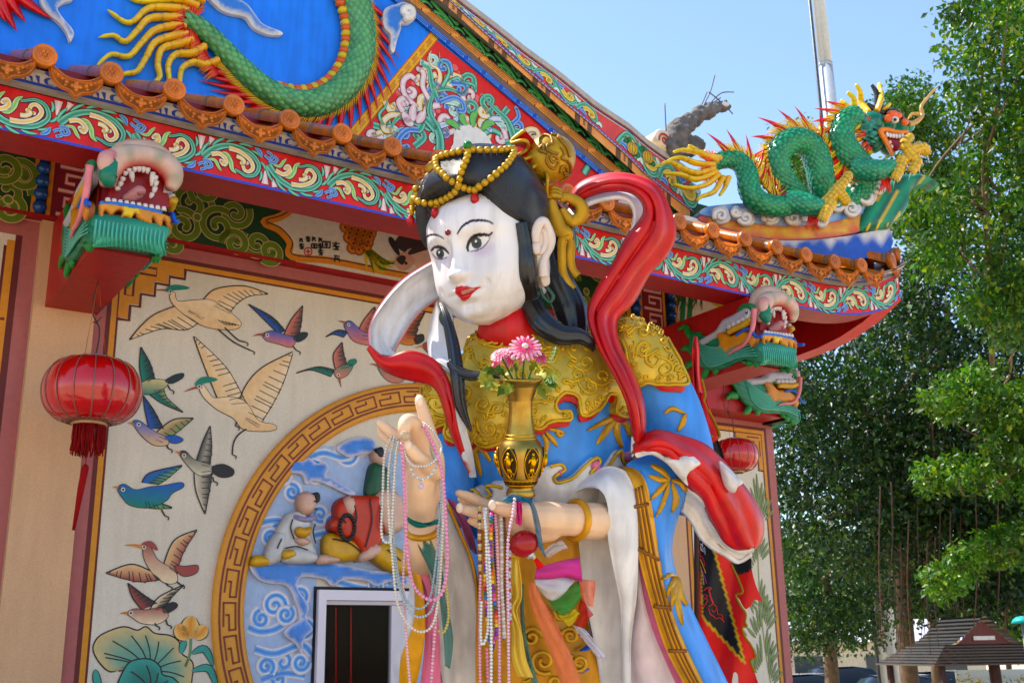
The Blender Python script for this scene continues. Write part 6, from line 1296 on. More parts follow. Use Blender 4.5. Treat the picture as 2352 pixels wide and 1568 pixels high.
# ---- ears
def ear(cc, dep, mirror=False):
    q = MB(); E_ = lambda x, y: (918.8+(1640+(x-1640)*.86)*.2014, 488+(470+(y-470)*.9)*.2014); SKN = rgb(222, 206, 196)
    out = [E_(*p) for p in ((1510, 200), (1540, 90), (1600, 40), (1660, 40), (1700, 90), (1750, 200), (1772, 300), (1745, 420), (1700, 500), (1672, 580), (1680, 700), (1695, 800), (1690, 860), (1640, 892), (1600, 860), (1570, 760), (1535, 640), (1520, 500), (1505, 350))]
    D0 = px(on_head(1222, 590))[2]-.005
    nn = nrm(HW(1, 0, .5)-HW(0, 0, 0))
    dp = lambda x, y: (vp(x, y, D0+(x-1230)*.0006), nn)
    patch(q, out, dp, .012, SKN, 7, 3, pillow=.008, prad=10); patch(q, out, lambda x, y: (dp(x, y)[0], -nn), .02, SKN, 9, 3)
    tube(q, [vp(*E_(*p), D0-.022+(E_(*p)[0]-1230)*.0006) for p in cr([(1530, 330), (1540, 180), (1590, 80), (1650, 70), (1700, 170), (1725, 300), (1705, 420), (1660, 500), (1630, 600), (1640, 760)], 6)], [.012, .016, .017, .016, .015, .014, .012, .012, .016, .02], 9, SKN, up=CF)
    tube(q, [vp(*E_(*p), D0-.018+(E_(*p)[0]-1230)*.0006) for p in cr([(1600, 200), (1640, 180), (1665, 280), (1650, 380), (1590, 450), (1560, 420)], 6)], [.006, .012, .013, .012, .012, .006], 8, SKN, up=CF)
    ball(q, vp(*E_(1535, 390), D0-.02), (.016, .016, .026), SKN); return q.build('ear', m_face, ST)
ear(None, 0)
for pts in (((1240, 642), (1256, 660), (1270, 680), (1262, 694), (1246, 678), (1238, 655)), ((1018, 712), (1013, 728), (1018, 742), (1028, 750), (1038, 745))):
    q = MB(); Q = cr(pts, 6, len(pts) > 5); Q = np.vstack([Q, Q[:1]]) if len(pts) > 5 else Q; tube(q, [vp(*p, 3.66) for p in Q], .0075, 8, rgb(30, 70, 56), cap=False); q.build('earring', m_gloss, ST)
# ---- headdress of gold beads
hdr = MB(); strands = []
C5 = lambda x, y: (918.8+x*.1953, 287+y*.1953)
bead_paths = [[(1350, 310), (1200, 320), (1020, 325), (900, 325), (800, 315), (700, 345), (600, 365), (500, 395), (440, 430)], [(440, 430), (450, 520), (490, 565), (560, 620), (640, 670), (700, 695), (760, 715), (830, 730), (900, 740), (960, 700), (1040, 660), (1140, 580), (1240, 490), (1310, 390), (1330, 340)], [(815, 330), (790, 430), (750, 520), (720, 610), (700, 690)], [(700, 695), (640, 760), (560, 820), (470, 865), (380, 895), (300, 905), (220, 885), (165, 860)], [(330, 470), (260, 530), (210, 610), (185, 700), (180, 780), (165, 860)], [(320, 480), (220, 505), (140, 590), (100, 690), (95, 760), (130, 830), (165, 860)], [(165, 860), (150, 900), (170, 950), (130, 985), (80, 960), (75, 920), (100, 890)]]
bm_ = MB(); ball(bm_, (0, 0, 0), .0125, rgb(176, 140, 46), seg=12, rings=8); bme = bm_.mesh('bead', m_gold)
hd_root = None
band_ = MB()
for pth in bead_paths:
    Q = cr([C5(*p) for p in pth], 10); P3 = np.array([on_head(*p, .010) for p in Q]); tube(band_, P3, .004, 5, rgb(150, 116, 36))
    strands.append(P3)
hd_root = band_.build('headdress', m_gold, ST)
for P3 in strands:
    L = np.concatenate([[0], np.cumsum(np.linalg.norm(np.diff(P3, axis=0), axis=1))])
    for s in np.arange(.006, L[-1], .0245): inst('bead', bme, hd_root, [np.interp(s, L, P3[:, k]) for k in range(3)], scale=random.uniform(.94, 1.06))
for x, y, c, r in ((812, 312, rgb(20, 110, 50), .016), (140, 575, rgb(20, 110, 50), .012), (360, 428, rgb(150, 20, 30), .018)):
    q = MB(); ball(q, on_head(*C5(x, y), .022), r, c, seg=14, rings=10); q.build('headdress_jewel', m_gloss, hd_root)
q = MB(); p0 = on_head(*C5(385, 510), .0); lathe(q, p0, nrm(on_head(*C5(365, 430), .02)-p0), [(.0, 0), (.024, .0), (.026, .012), (.016, .018), (.022, .026), (.02, .034), (.008, .04)], 14, rgb(176, 140, 46)); q.build('headdress_finial', m_gold, hd_root)
for x, y0, y1 in ((890, 770, 930), (450, 900, 1115), (180, 990, 1130)):
    for k, f in enumerate((.08, .25, .42)): ball_p = on_head(*C5(x, y0+(y1-y0)*f), .012); inst('bead', bme, hd_root, ball_p, scale=.62)
    a = on_head(*C5(x, y0+(y1-y0)*.5), .016); b = a-nrm(CU+CF*.1)*.036; q = MB(); tube(q, cr([a, a*.6+b*.4, a*.3+b*.7, b], 5), [.008, .014, .014, .005], 12, rgb(170, 28, 36)); q.build('red_drop', m_statue, hd_root)
# ---- gold topknot ornament
BC = vp(1262, 366, 3.84); ax0 = nrm(vp(1330, 330, 3.95)-vp(1215, 400, 3.80))
q = MB(); GLD = rgb(186, 146, 40); _y = nrm(np.cross(ax0, CU)); ball(q, BC, (.088, .085, .1), GLD, ax=(_y, np.cross(ax0, _y), ax0), seg=28, rings=20); ko = q.build('topknot_ornament', m_gold, ST)
bvhK = BVHTree.FromPolygons([Vector(v) for v in q.v], q.f)
def onk(x, y, o=.004):
    h = bvhK.ray_cast(Vector(EYE), Vector(nrm(ray(x, y))))
    if h[0] is None: w = bvhK.find_nearest(Vector(vp(x, y, 3.84))); h = w
    n_ = np.array(h[1]); n_ = n_ if n_ @ (EYE-np.array(h[0])) > 0 else -n_; return np.array(h[0])+n_*o
q = MB()
for pts in ([(1650, 260), (1640, 180), (1700, 130), (1770, 150), (1790, 220), (1740, 240), (1730, 290), (1790, 330), (1860, 340)], [(1620, 300), (1690, 240), (1690, 300), (1720, 330), (1640, 310)], [(1860, 400), (1800, 360), (1770, 390), (1790, 440), (1850, 420), (1860, 460), (1810, 510), (1750, 480), (1720, 420), (1740, 350)], [(1980, 620), (1900, 650), (1890, 700), (1960, 650), (1990, 580), (1930, 590)], [(1880, 560), (1900, 490), (1950, 500), (1960, 560), (1920, 560)], [(1850, 150), (1900, 200), (1960, 280), (1990, 380)], [(1890, 260), (1930, 340), (1900, 390), (1950, 420)], [(1960, 420), (2000, 480), (1990, 560)], [(1780, 120), (1850, 130), (1910, 190)]):
    tube(q, [onk(*C5(*p)) for p in cr(pts, 6)], .0052, 7, rgb(150, 112, 34))
q.build('topknot_scroll_relief', m_gold, ko)
# ruffle
RUF = [(1470, 60), (1330, 170), (1320, 215), (1400, 190), (1480, 190), (1510, 240), (1480, 300), (1390, 360), (1385, 410), (1470, 400), (1560, 370), (1620, 400), (1610, 460), (1540, 520), (1530, 580), (1600, 580), (1660, 540), (1720, 560), (1735, 640), (1725, 760), (1735, 860)]
Rv = np.array([C5(*p) for p in cr(RUF, 5)]); n_ = len(Rv); V = np.zeros((n_, 4, 3))
for i in range(n_):
    t = i/(n_-1); ctr = np.array(C5(1700+40*t, 330+420*t)); wob = .018*math.sin(t*26)
    for j, (s, dd) in enumerate(((0, -.035), (.22, -.02), (.5, .0), (.9, .04))):
        p2 = Rv[i]*(1-s)+ctr*s; V[i, j] = vp(p2[0], p2[1], 3.80+dd+wob*(1-s))
q = MB(); shell(q, V, .006, rgb(176, 24, 34), rgb(176, 24, 34)); tube(q, V[:, 0], .0068, 7, rgb(186, 146, 40), mi=1); tube(q, V[:, 0]*.9+V[:, 1]*.1+CF*-.004, .0045, 6, rgb(186, 146, 40), mi=1); q.build('topknot_ruffle', [m_statue, m_gold], ko)
q = MB()
for k in range(3): tube(q, [vp(*C5(*p), 3.80-.01*k) for p in cr([(1740, 780+k*40), (1800, 750+k*40), (1870, 770+k*35), (1900, 820+k*20)], 5)], [.008, .014, .012, .006], 8, GLD)
tube(q, [vp(*C5(*p), 3.81) for p in cr([(1880, 860), (1960, 850), (2080, 900), (2140, 980), (2120, 1080), (2030, 1130), (1960, 1080), (1900, 980)], 6)], [.010, .009, .010, .012, .012, .011, .009, .006], 10, GLD, up=CF, flat=2.0)
tube(q, [vp(*C5(*p), 3.79) for p in cr([(1780, 860), (1790, 980), (1830, 1100), (1880, 1220), (1960, 1290), (1920, 1340), (1900, 1440), (1910, 1700), (1960, 1850), (2030, 1940)], 6)], [.009, .013, .016, .016, .015, .011, .009, .009, .011, .011], 10, GLD, up=CF, flat=1.7)
tube(q, [vp(*C5(*p), 3.83) for p in cr([(1930, 1300), (2000, 1400), (1990, 1560), (2020, 1700), (2090, 1780)], 6)], [.009, .010, .010, .009, .008], 10, GLD, up=CF, flat=2.0)
q.build('topknot_ribbon', m_gold, ko)
# ================================================================== body
def rings(mb, secs, col, seg=40, n=6, fold=0, nf=9):
    S = cr(secs, n); V = np.zeros((len(S), seg+1, 3))
    for i, (cx_, y, hw, dc, hd) in enumerate(S):
        for j in range(seg+1):
            a = 2*math.pi*j/seg; f = 1+fold*math.sin(nf*a+i*.15); V[i, j] = vp(cx_+hw*math.cos(a)*f, y+.10*hw*math.sin(a)*.4, dc-hd*math.sin(a)*f)
    grid(mb, V, col); return V
BLR = rgb(80, 142, 220); RWH = rgb(222, 216, 212); RRD = rgb(190, 22, 30)
tb = MB(); rings(tb, [(1200, 735, 52, 3.80, .08), (1205, 775, 80, 3.80, .11), (1220, 815, 175, 3.83, .20), (1225, 880, 225, 3.85, .28), (1225, 960, 226, 3.85, .32), (1235, 1060, 212, 3.85, .32), (1240, 1160, 190, 3.86, .30), (1240, 1260, 185, 3.87, .30), (1240, 1400, 195, 3.88, .32), (1245, 1600, 210, 3.9, .34), (1245, 2080, 235, 3.92, .38)], BLR)
tube(tb, [vp(*p) for p in cr([(1400, 800, 3.86), (1470, 850, 3.86), (1522, 930, 3.86), (1556, 1020, 3.85), (1570, 1100, 3.82), (1560, 1160, 3.78)], 8)], [.10, .125, .125, .12, .115, .10], 24, BLR)
tube(tb, [vp(*p) for p in cr([(1090, 850, 3.78), (1042, 920, 3.74), (1030, 1010, 3.72), (1040, 1100, 3.68), (1010, 1200, 3.58)], 8)], [.09, .095, .10, .085, .07], 24, BLR)
robe = tb.build('robe_body', m_statue, ST)
bvhR = BVHTree.FromPolygons([Vector(v) for v in tb.v], tb.f)
def onr(x, y, o=0., bvh=None):
    h = bvhR.ray_cast(Vector(EYE), Vector(nrm(ray(x, y))))
    if h[0] is None: h = bvhR.find_nearest(Vector(vp(x, y, 3.75)))
    n_ = np.array(h[1]); n_ = n_ if n_ @ (EYE-np.array(h[0])) > 0 else -n_; return np.array(h[0])+n_*o, n_
rdep = lambda x, y: onr(x, y)
# neck and collar
q = MB(); tube(q, [vp(1150, 690, 3.74), vp(1165, 735, 3.73), vp(1180, 775, 3.74)], [.08, .085, .09], 20, WHF); q.build('neck', m_face, ST)
q = MB(); tube(q, [vp(1186, 728, 3.77), vp(1180, 755, 3.75), vp(1180, 800, 3.75)], [.118, .122, .136], 24, RRD); q.build('collar', m_statue, ST)
K8 = lambda x, y: (804+x*.3418, 746.5+y*.3418)
cape_out = [(860, 40), (810, 200), (700, 280), (560, 360), (528, 500), (545, 610), (580, 700), (650, 665), (638, 740), (700, 795), (745, 745), (715, 695), (780, 700), (800, 770), (850, 792), (895, 710), (880, 775), (950, 805), (1045, 775), (1075, 690), (1110, 620), (1230, 690), (1290, 692), (1340, 652), (1450, 645), (1452, 590), (1385, 592), (1368, 535), (1430, 478), (1505, 500), (1520, 560), (1532, 612), (1592, 602), (1652, 550), (1700, 480), (1752, 490), (1738, 580), (1782, 614), (1842, 604), (1884, 540), (1895, 450), (1870, 400), (1800, 300), (1700, 130), (1600, 60), (1400, 0), (1230, 40), (1060, 70)]
sh_out = [(1790, 20), (1850, -20), (1940, -10), (2050, 60), (2120, 180), (2190, 300), (2232, 400), (2180, 412), (2080, 402), (1990, 382), (1930, 402), (1900, 320), (1850, 180)]
CAPG = rgb(204, 174, 92)
def cape(pts, base, m):
    o1 = [K8(*p) for p in pts]; q = MB(); patch(q, [(x+(2 if x > 1200 else -2), y+(13 if y > 880 else 0)) for x, y in o1], rdep, .012, RRD, 12, 2, pillow=.01, prad=8); q.build('cape_lining', m_statue, ST)
    q = MB(); patch(q, o1, rdep, .030, CAPG, 10, 3, pillow=.012, prad=10); cp = q.build('gold_cape', m_gold, ST); return cp, cr(o1, 3, True)
cp1, cpo1 = cape(cape_out, rdep, 0); cp2, cpo2 = cape(sh_out, rdep, 0)
def stube(mb, pts, r, col, o=.044, n=5, flat=1): tube(mb, [onr(x, y, o)[0] for x, y in (cr(pts, n) if len(pts) > 2 else pts)], r, 7, col, up=CF, flat=flat)
SCG = rgb(206, 168, 70)
for cp, po, big in ((cp1, cpo1, 34), (cp2, cpo2, 14)):
    q = MB(); stube(q, list(po)+[po[0]], .006, SCG, .034, 1); q.build('cape_edge_cord', m_gold, cp)
    q = MB(); L = 0; last = po[0]
    for i in range(len(po)):
        if np.linalg.norm(po[i]-last) < 14: continue
        last = po[i]; t = po[(i+1) % len(po)]-po[i-1]; nn2 = np.array([t[1], -t[0]]); nn2 = nn2/(np.linalg.norm(nn2)+1e-9)
        for sg in (1, -1):
            c = po[i]+nn2*13*sg
            if inpoly(po, *c) and edist(po, *c) > 9: stube(q, [p for p in spiral(c, 6.5, 1.5, i, 1.4, 10)], .0034, SCG, .045, 1); break
    inner = [p for p in po]; tag(q.build('cape_rosette_border', m_gold, cp), None, None, kind='stuff')
    q = MB(); pts = []; lo, hi = po.min(0), po.max(0); tries = 0
    while len(pts) < big and tries < 6000:
        tries += 1; c = np.array([random.uniform(lo[0], hi[0]), random.uniform(lo[1], hi[1])]); d = edist(po, *c)
        if not inpoly(po, *c) or d < 27: continue
        if any(np.linalg.norm(c-p[0]) < 27 for p in pts): continue
        pts.append((c, 0)); r = random.uniform(13, 19); s = random.choice((1, -1)); a0 = random.uniform(0, 6)
        sp = spiral(c, r, 3, a0, 1.3*s, 14); tail = [(c[0]+(r+14)*math.cos(a0-s*.9), c[1]+(r+14)*math.sin(a0-s*.9)), (c[0]+(r+5)*math.cos(a0-s*.4), c[1]+(r+5)*math.sin(a0-s*.4))]
        stube(q, tail+sp, .0052, SCG, .044, 2); e = tail[0]; stube(q, [e, (e[0]+6*math.cos(a0), e[1]+6*math.sin(a0)), (e[0]+14*math.cos(a0+s), e[1]+10*math.sin(a0+s))], .005, SCG, .044, 3)
    q.build('cape_scroll_relief', m_gold, cp)
q = MB(); stube(q, [(1088, 800), (1110, 782), (1150, 792), (1190, 795), (1230, 785), (1262, 765)], .009, SCG, .03); q.build('collar_cord', m_gold, cp1)
# gold bamboo leaves on the robe
def leafs(lst, bvhf=None, name='gold_bamboo_leaf', parent=None):
    for (x0, y0), (xm, ym), (x1, y1), w in lst:
        Q = cr([(x0, y0), (xm, ym), (x1, y1)], 6); n = len(Q); T = np.gradient(Q, axis=0); T /= np.linalg.norm(T, axis=1)[:, None]; N = np.stack([-T[:, 1], T[:, 0]], 1); ww = w*np.sin(np.linspace(.15, math.pi-.02, n))**.8
        q = MB(); V = []; dpf = bvhf or onr
        for i in range(n):
            row = []
            for s, h in ((-1, .002), (-.45, .012), (0, .008), (.45, .012), (1, .002)): p = Q[i]+N[i]*ww[i]*.5*s; row.append(dpf(p[0], p[1], h)[0])
            V.append(row)
        grid(q, V, rgb(196, 150, 44)); q.build(name, m_gold, parent or ST)
leafs([((1420, 955), (1395, 965), (1345, 990), 14), ((1415, 957), (1395, 985), (1368, 1020), 16), ((1420, 957), (1415, 990), (1418, 1020) if False else (1425, 1028), 14), ((1425, 957), (1440, 980), (1445, 1003), 14), ((1400, 955), (1435, 975), (1443, 1003), 10), ((1275, 985), (1285, 1000), (1297, 992), 10), ((1245, 995), (1255, 1015), (1258, 1045) if False else (1253, 1050), 12), ((1252, 990), (1268, 1008), (1280, 1025), 12), ((1258, 985), (1278, 988), (1298, 995), 10), ((1092, 1018), (1085, 1035), (1080, 1045), 8), ((1094, 1018), (1095, 1050), (1108, 1092), 12), ((1098, 1018), (1112, 1035), (1128, 1058), 12), ((1100, 1020), (1100, 1030), (1086, 1050), 8), ((1525, 950), (1545, 938), (1572, 950), 12), ((1572, 950), (1568, 970), (1556, 990), 14)])
# white waist wrap
wz = [K8(*p) for p in ((1240, 1000), (1300, 950), (1340, 940), (1400, 925), (1432, 960), (1365, 1005), (1382, 1042), (1480, 1012), (1560, 935), (1625, 885), (1650, 915), (1595, 985), (1640, 1002), (1700, 945), (1760, 855), (1790, 842), (1800, 905), (1832, 925), (1890, 850), (1890, 1000), (1800, 1200), (1650, 1280), (1400, 1300), (1240, 1280))]
q = MB(); patch(q, wz, rdep, .012, RWH, 12, 3, pillow=.02, prad=20); q.build('waist_wrap', m_statue, ST)
q = MB(); stube(q, wz[2:19], .0055, SCG, .022, 4); q.build('waist_wrap_gold_edge', m_gold, ST)
wz2 = [K8(*p) for p in ((850, 1120), (872, 1070), (912, 1085), (948, 1135), (990, 1100), (962, 1052), (1000, 1042), (1060, 1060), (1060, 1200), (900, 1220))]
q = MB(); patch(q, wz2, rdep, .03, RWH, 10, 3, pillow=.02, prad=16); q.build('waist_wrap', m_statue, ST); q = MB(); stube(q, wz2[:8], .0055, SCG, .045, 4); q.build('waist_wrap_gold_edge', m_gold, ST)
for (a, b) in (((1398, 965), (1362, 1002)), ((1618, 890), (1594, 985)), ((1790, 850), (1832, 920))):
    q = MB(); x0, y0 = K8(*a); x1, y1 = K8(*b); stube(q, [(x0+4, y0+6), ((x0+x1)/2+8, (y0+y1)/2), (x1+10, y1-4)], [.012, .02, .01], rgb(206, 120, 150), .012); q.build('wrap_pink_fold', m_statue, ST)
# ================================================================== sleeves and skirt
K9 = lambda x, y: (804+x*.3418, 1032.5+y*.3418)
def T9(*pts): return [(*K9(x, y), d) for x, y, d in pts]
PKR = rgb(206, 110, 140); SGD = rgb(206, 152, 40)
# left sleeve (viewer's right)
q = MB(); strip(q, T9((1840, 120, 3.62), (1960, 170, 3.58), (2020, 350, 3.56), (2060, 600, 3.55), (2100, 900, 3.55), (2190, 1250, 3.55), (2380, 1640, 3.55)), T9((2000, 20, 3.74), (2200, 60, 3.70), (2290, 200, 3.68), (2200, 420, 3.66), (2150, 700, 3.66), (2250, 1000, 3.66), (2560, 1640, 3.66)), .016, 10, .05, BLR, BLR, ripple=.012, rfreq=1.5)
q.build('blue_sleeve', m_statue, ST)
sl_bvh = BVHTree.FromPolygons([Vector(v) for v in q.v], q.f)
def ons(x, y, o=0):
    h = sl_bvh.ray_cast(Vector(EYE), Vector(nrm(ray(x, y))))
    if h[0] is None: h = sl_bvh.find_nearest(Vector(vp(x, y, 3.6)))
    n_ = np.array(h[1]); n_ = n_ if n_ @ (EYE-np.array(h[0])) > 0 else -n_; return np.array(h[0])+n_*o, n_
leafs([((*K9(2145, 200),), K9(2090, 140), K9(2020, 110), 14), (K9(2145, 210), K9(2080, 200), K9(2000, 175), 14), (K9(2140, 215), K9(2080, 270), K9(2018, 340), 14), (K9(2145, 220), K9(2115, 320), K9(2055, 455), 12), (K9(2160, 220), K9(2185, 320), K9(2160, 420), 13), (K9(2155, 205), K9(2220, 220), K9(2245, 280), 14), (K9(2180, 850), K9(2150, 920), K9(2120, 1000), 11), (K9(2190, 860), K9(2190, 1000), K9(2225, 1180), 12), (K9(2195, 870), K9(2215, 960), K9(2255, 1050), 11), (K9(2185, 850), K9(2140, 840), K9(2105, 870), 9), (K9(2180, 860), K9(2165, 980), K9(2160, 1080), 10)], ons)
q = MB(); strip(q, T9((1745, 185, 3.62), (1850, 175, 3.56), (1895, 270, 3.53), (1915, 480, 3.52), (1950, 720, 3.52), (2040, 1050, 3.52), (2140, 1350, 3.52), (2300, 1640, 3.52)), T9((1790, 130, 3.63), (1900, 140, 3.57), (1975, 230, 3.55), (2030, 480, 3.54), (2090, 800, 3.54), (2150, 1060, 3.54), (2260, 1350, 3.54), (2400, 1640, 3.54)), .018, 6, .02, SGD)
hem = q.build('gold_bamboo_hem', m_gold, ST)
for k, f in enumerate((.25, .45, .65, .85)):
    pass
q = MB()
for a in (.3, .55, .8):
    A0 = cr(T9((1895, 270, 3.50), (1915, 480, 3.49), (1950, 720, 3.49), (2040, 1050, 3.49), (2140, 1350, 3.49), (2300, 1640, 3.49)), 5); B0 = cr(T9((1975, 230, 3.52), (2030, 480, 3.51), (2090, 800, 3.51), (2150, 1060, 3.51), (2260, 1350, 3.51), (2400, 1640, 3.51)), 5)
    tube(q, [vp(*(A0[i]*(1-a)+B0[i]*a)) for i in range(len(A0))], .004, 6, rgb(130, 84, 20))
for i in (3, 9, 15, 20): tube(q, [vp(*A0[i]), vp(*(A0[i]*.5+B0[i]*.5)), vp(*B0[i])], .006, 6, rgb(130, 84, 20))
q.build('hem_bamboo_joints', m_gold, hem)
q = MB(); strip(q, T9((1910, 640, 3.58), (1930, 800, 3.57), (1990, 1050, 3.56), (2080, 1300, 3.56), (2230, 1640, 3.56)), T9((1945, 640, 3.57), (1985, 850, 3.56), (2060, 1100, 3.55), (2160, 1350, 3.55), (2330, 1640, 3.55)), .012, 4, .01, PKR); q.build('pink_hem_lining', m_statue, ST)
q = MB(); strip(q, T9((1890, 560, 3.62), (1905, 800, 3.60), (1905, 1050, 3.60), (1870, 1300, 3.60), (1870, 1640, 3.60)), T9((1925, 620, 3.58), (1950, 850, 3.57), (2010, 1100, 3.57), (2090, 1330, 3.57), (2240, 1640, 3.57)), .012, 6, .03, rgb(226, 206, 206)); q.build('sleeve_lining', m_statue, ST)
q = MB(); strip(q, T9((1240, 420, 3.60), (1480, 440, 3.58), (1510, 700, 3.56), (1560, 950, 3.55), (1620, 1250, 3.54), (1680, 1640, 3.53)), T9((1560, 180, 3.60), (1730, 190, 3.55), (1890, 330, 3.53), (1915, 700, 3.53), (1910, 950, 3.54), (1870, 1250, 3.55)) if False else T9((1500, 230, 3.62), (1740, 190, 3.56), (1890, 360, 3.53), (1915, 700, 3.53), (1890, 1000, 3.54), (1860, 1300, 3.55), (1865, 1640, 3.55)), .016, 10, -.035, RWH, ripple=.01, rfreq=1); q.build('sleeve_inner_cloth', m_statue, ST)
q = MB(); strip(q, T9((1500, 290, 3.56), (1620, 255, 3.50), (1700, 290, 3.47), (1738, 420, 3.46), (1735, 560, 3.46), (1780, 800, 3.47), (1835, 1050, 3.50), (1842, 1300, 3.52), (1850, 1640, 3.52)), T9((1490, 240, 3.64), (1620, 170, 3.60), (1760, 130, 3.57), (1880, 200, 3.54), (1912, 400, 3.51), (1918, 700, 3.50), (1905, 1000, 3.52), (1868, 1300, 3.54), (1872, 1640, 3.54)), .02, 7, .025, rgb(228, 224, 222)); q.build('sleeve_cuff_fold', m_statue, ST)
q = MB(); tube(q, [vp(*p) for p in cr(T9((1745, 175, 3.54), (1895, 350, 3.51), (1922, 700, 3.51), (1915, 1030, 3.52), (1870, 1300, 3.53), (1862, 1640, 3.53)), 6)], .0045, 6, SGD); q.build('sleeve_gold_edge', m_gold, ST)
q = MB(); tube(q, [vp(*p) for p in cr(T9((1505, 620, 3.66), (1540, 850, 3.66), (1590, 1150, 3.65), (1640, 1400, 3.64), (1680, 1640, 3.64)), 6)], .006, 6, SGD); q.build('skirt_gold_edge', m_gold, ST)
# gold front skirt panel
q = MB(); strip(q, T9((860, 420, 3.55), (860, 900, 3.52), (850, 1250, 3.50), (850, 1640, 3.50)), T9((1520, 420, 3.57), (1560, 900, 3.55), (1620, 1250, 3.53), (1690, 1640, 3.52)), .014, 12, .03, rgb(176, 126, 30), ripple=.015, rfreq=2); skp = q.build('gold_skirt_panel', m_gold, ST)
q = MB()
for i, (x, y, r) in enumerate(((1220, 1260, 70), (1300, 1420, 90), (1180, 1500, 60), (1480, 1250, 60), (1540, 1430, 70), (1380, 1560, 60), (1420, 1100, 60))):
    tube(q, [vp(*K9(*p), 3.475) for p in spiral((x, y), r, r*.2, i, 1.5*(1 if i % 2 else -1), 20)], .007, 6, rgb(196, 150, 50)); tube(q, [vp(*K9(x-r-40*math.sin(i)+8*k, y+r-60*k*.4), 3.48) for k in range(5)], .006, 6, rgb(196, 150, 50))
q.build('skirt_scroll_relief', m_gold, skp)
for x, y in ((1560, 1230), (1560, 1480), (1590, 1330)):
    q = MB(); tube(q, [vp(*K9(x-50, y+20), 3.50), vp(*K9(x, y), 3.495), vp(*K9(x+50, y-10), 3.50)], [.004, .022, .004], 8, rgb(30, 90, 180), flat=.3, up=CF); q.build('skirt_blue_inlay', m_statue, skp)
q = MB(); strip(q, T9((940, 520, 3.52), (960, 700, 3.50), (940, 900, 3.5)), T9((1110, 560, 3.53), (1160, 760, 3.52), (1150, 980, 3.52)), .01, 5, .03, rgb(206, 160, 60)); q.build('belt_knot', m_gold, ST)
# right sleeve (viewer's left)
q = MB(); strip(q, T9((600, -150, 3.66), (590, 60, 3.62), (640, 300, 3.60), (700, 420, 3.62)), T9((860, -120, 3.72), (860, 100, 3.66), (850, 350, 3.66), (840, 600, 3.66)), .016, 8, .05, BLR, ripple=.012, rfreq=1.5); q.build('blue_sleeve', m_statue, ST)
q = MB(); strip(q, T9((400, 520, 3.42), (480, 700, 3.42), (540, 950, 3.44), (560, 1250, 3.46), (620, 1640, 3.48)), T9((640, 340, 3.50), (740, 560, 3.52), (820, 760, 3.54), (860, 1050, 3.56), (870, 1640, 3.58)), .016, 8, -.06, RWH, ripple=.01); q.build('sleeve_inner_cloth', m_statue, ST)
q = MB(); tube(q, [vp(*p) for p in cr(T9((660, 370, 3.49), (740, 560, 3.5), (820, 760, 3.52), (855, 1000, 3.54), (865, 1640, 3.56)), 6)], .006, 6, SGD); q.build('sleeve_gold_edge', m_gold, ST)
q = MB(); strip(q, T9((650, 330, 3.52), (740, 480, 3.54), (800, 650, 3.56)), T9((700, 350, 3.56), (800, 520, 3.58), (850, 700, 3.6)), .01, 3, 0, PKR); q.build('pink_hem_lining', m_statue, ST)
q = MB(); strip(q, T9((380, 560, 3.40), (440, 760, 3.40), (520, 950, 3.42), (550, 1200, 3.44), (560, 1640, 3.46)), T9((415, 600, 3.41), (480, 760, 3.41), (545, 950, 3.43), (590, 1200, 3.45), (600, 1640, 3.47)), .012, 3, .005, PKR)
q.build('pink_hem_lining', m_statue, ST)
q = MB(); strip(q, T9((400, 700, 3.44), (440, 900, 3.44), (440, 1150, 3.45), (350, 1400, 3.46), (340, 1640, 3.48)), T9((440, 760, 3.42), (490, 950, 3.42), (500, 1200, 3.44), (470, 1450, 3.45), (420, 1640, 3.47)), .014, 4, .01, SGD)
q.build('gold_bamboo_hem', m_gold, ST)
q = MB(); strip(q, T9((440, 880, 3.45), (510, 1050, 3.45), (510, 1300, 3.46), (470, 1640, 3.48)), T9((500, 880, 3.45), (560, 1050, 3.45), (575, 1300, 3.46), (570, 1640, 3.48)), .012, 4, .01, PKR); q.build('pink_hem_lining', m_statue, ST)
q = MB(); strip(q, T9((430, 760, 3.50), (410, 950, 3.50), (360, 1200, 3.50), (300, 1400, 3.50), (330, 1640, 3.50)), T9((480, 800, 3.48), (470, 1000, 3.48), (440, 1250, 3.48), (400, 1440, 3.48), (420, 1640, 3.48)), .014, 5, .02, rgb(206, 204, 210)); q.build('sleeve_lining', m_statue, ST)
# ================================================================== celestial scarf
def scarf(A, B, ca_, cb_, bulge=.03, rip=.008, name='scarf', nb=8, th=.014, flip=False, rf=2): q = MB(); strip(q, A, B, th, nb, bulge, ca_, cb_, ripple=rip, rfreq=rf, flip=flip); return q.build(name, m_statue, ST)
scarf([(1305, 470, 3.95), (1330, 425, 3.93), (1385, 403, 3.90), (1445, 402, 3.86), (1505, 425, 3.82), (1535, 475, 3.80), (1550, 535, 3.80), (1530, 585, 3.81), (1490, 628, 3.80), (1455, 690, 3.78), (1415, 738, 3.74), (1425, 800, 3.68), (1458, 870, 3.60), (1478, 940, 3.57), (1478, 1030, 3.60)], [(1310, 480, 3.88), (1345, 452, 3.86), (1400, 437, 3.82), (1448, 440, 3.79), (1475, 462, 3.77), (1480, 490, 3.76), (1460, 522, 3.74), (1438, 550, 3.73), (1408, 608, 3.72), (1372, 665, 3.70), (1352, 722, 3.67), (1372, 790, 3.62), (1410, 860, 3.55), (1442, 930, 3.52), (1460, 1010, 3.56)], rgb(184, 24, 34), RRD, .05, .016, rf=2.5, nb=14)
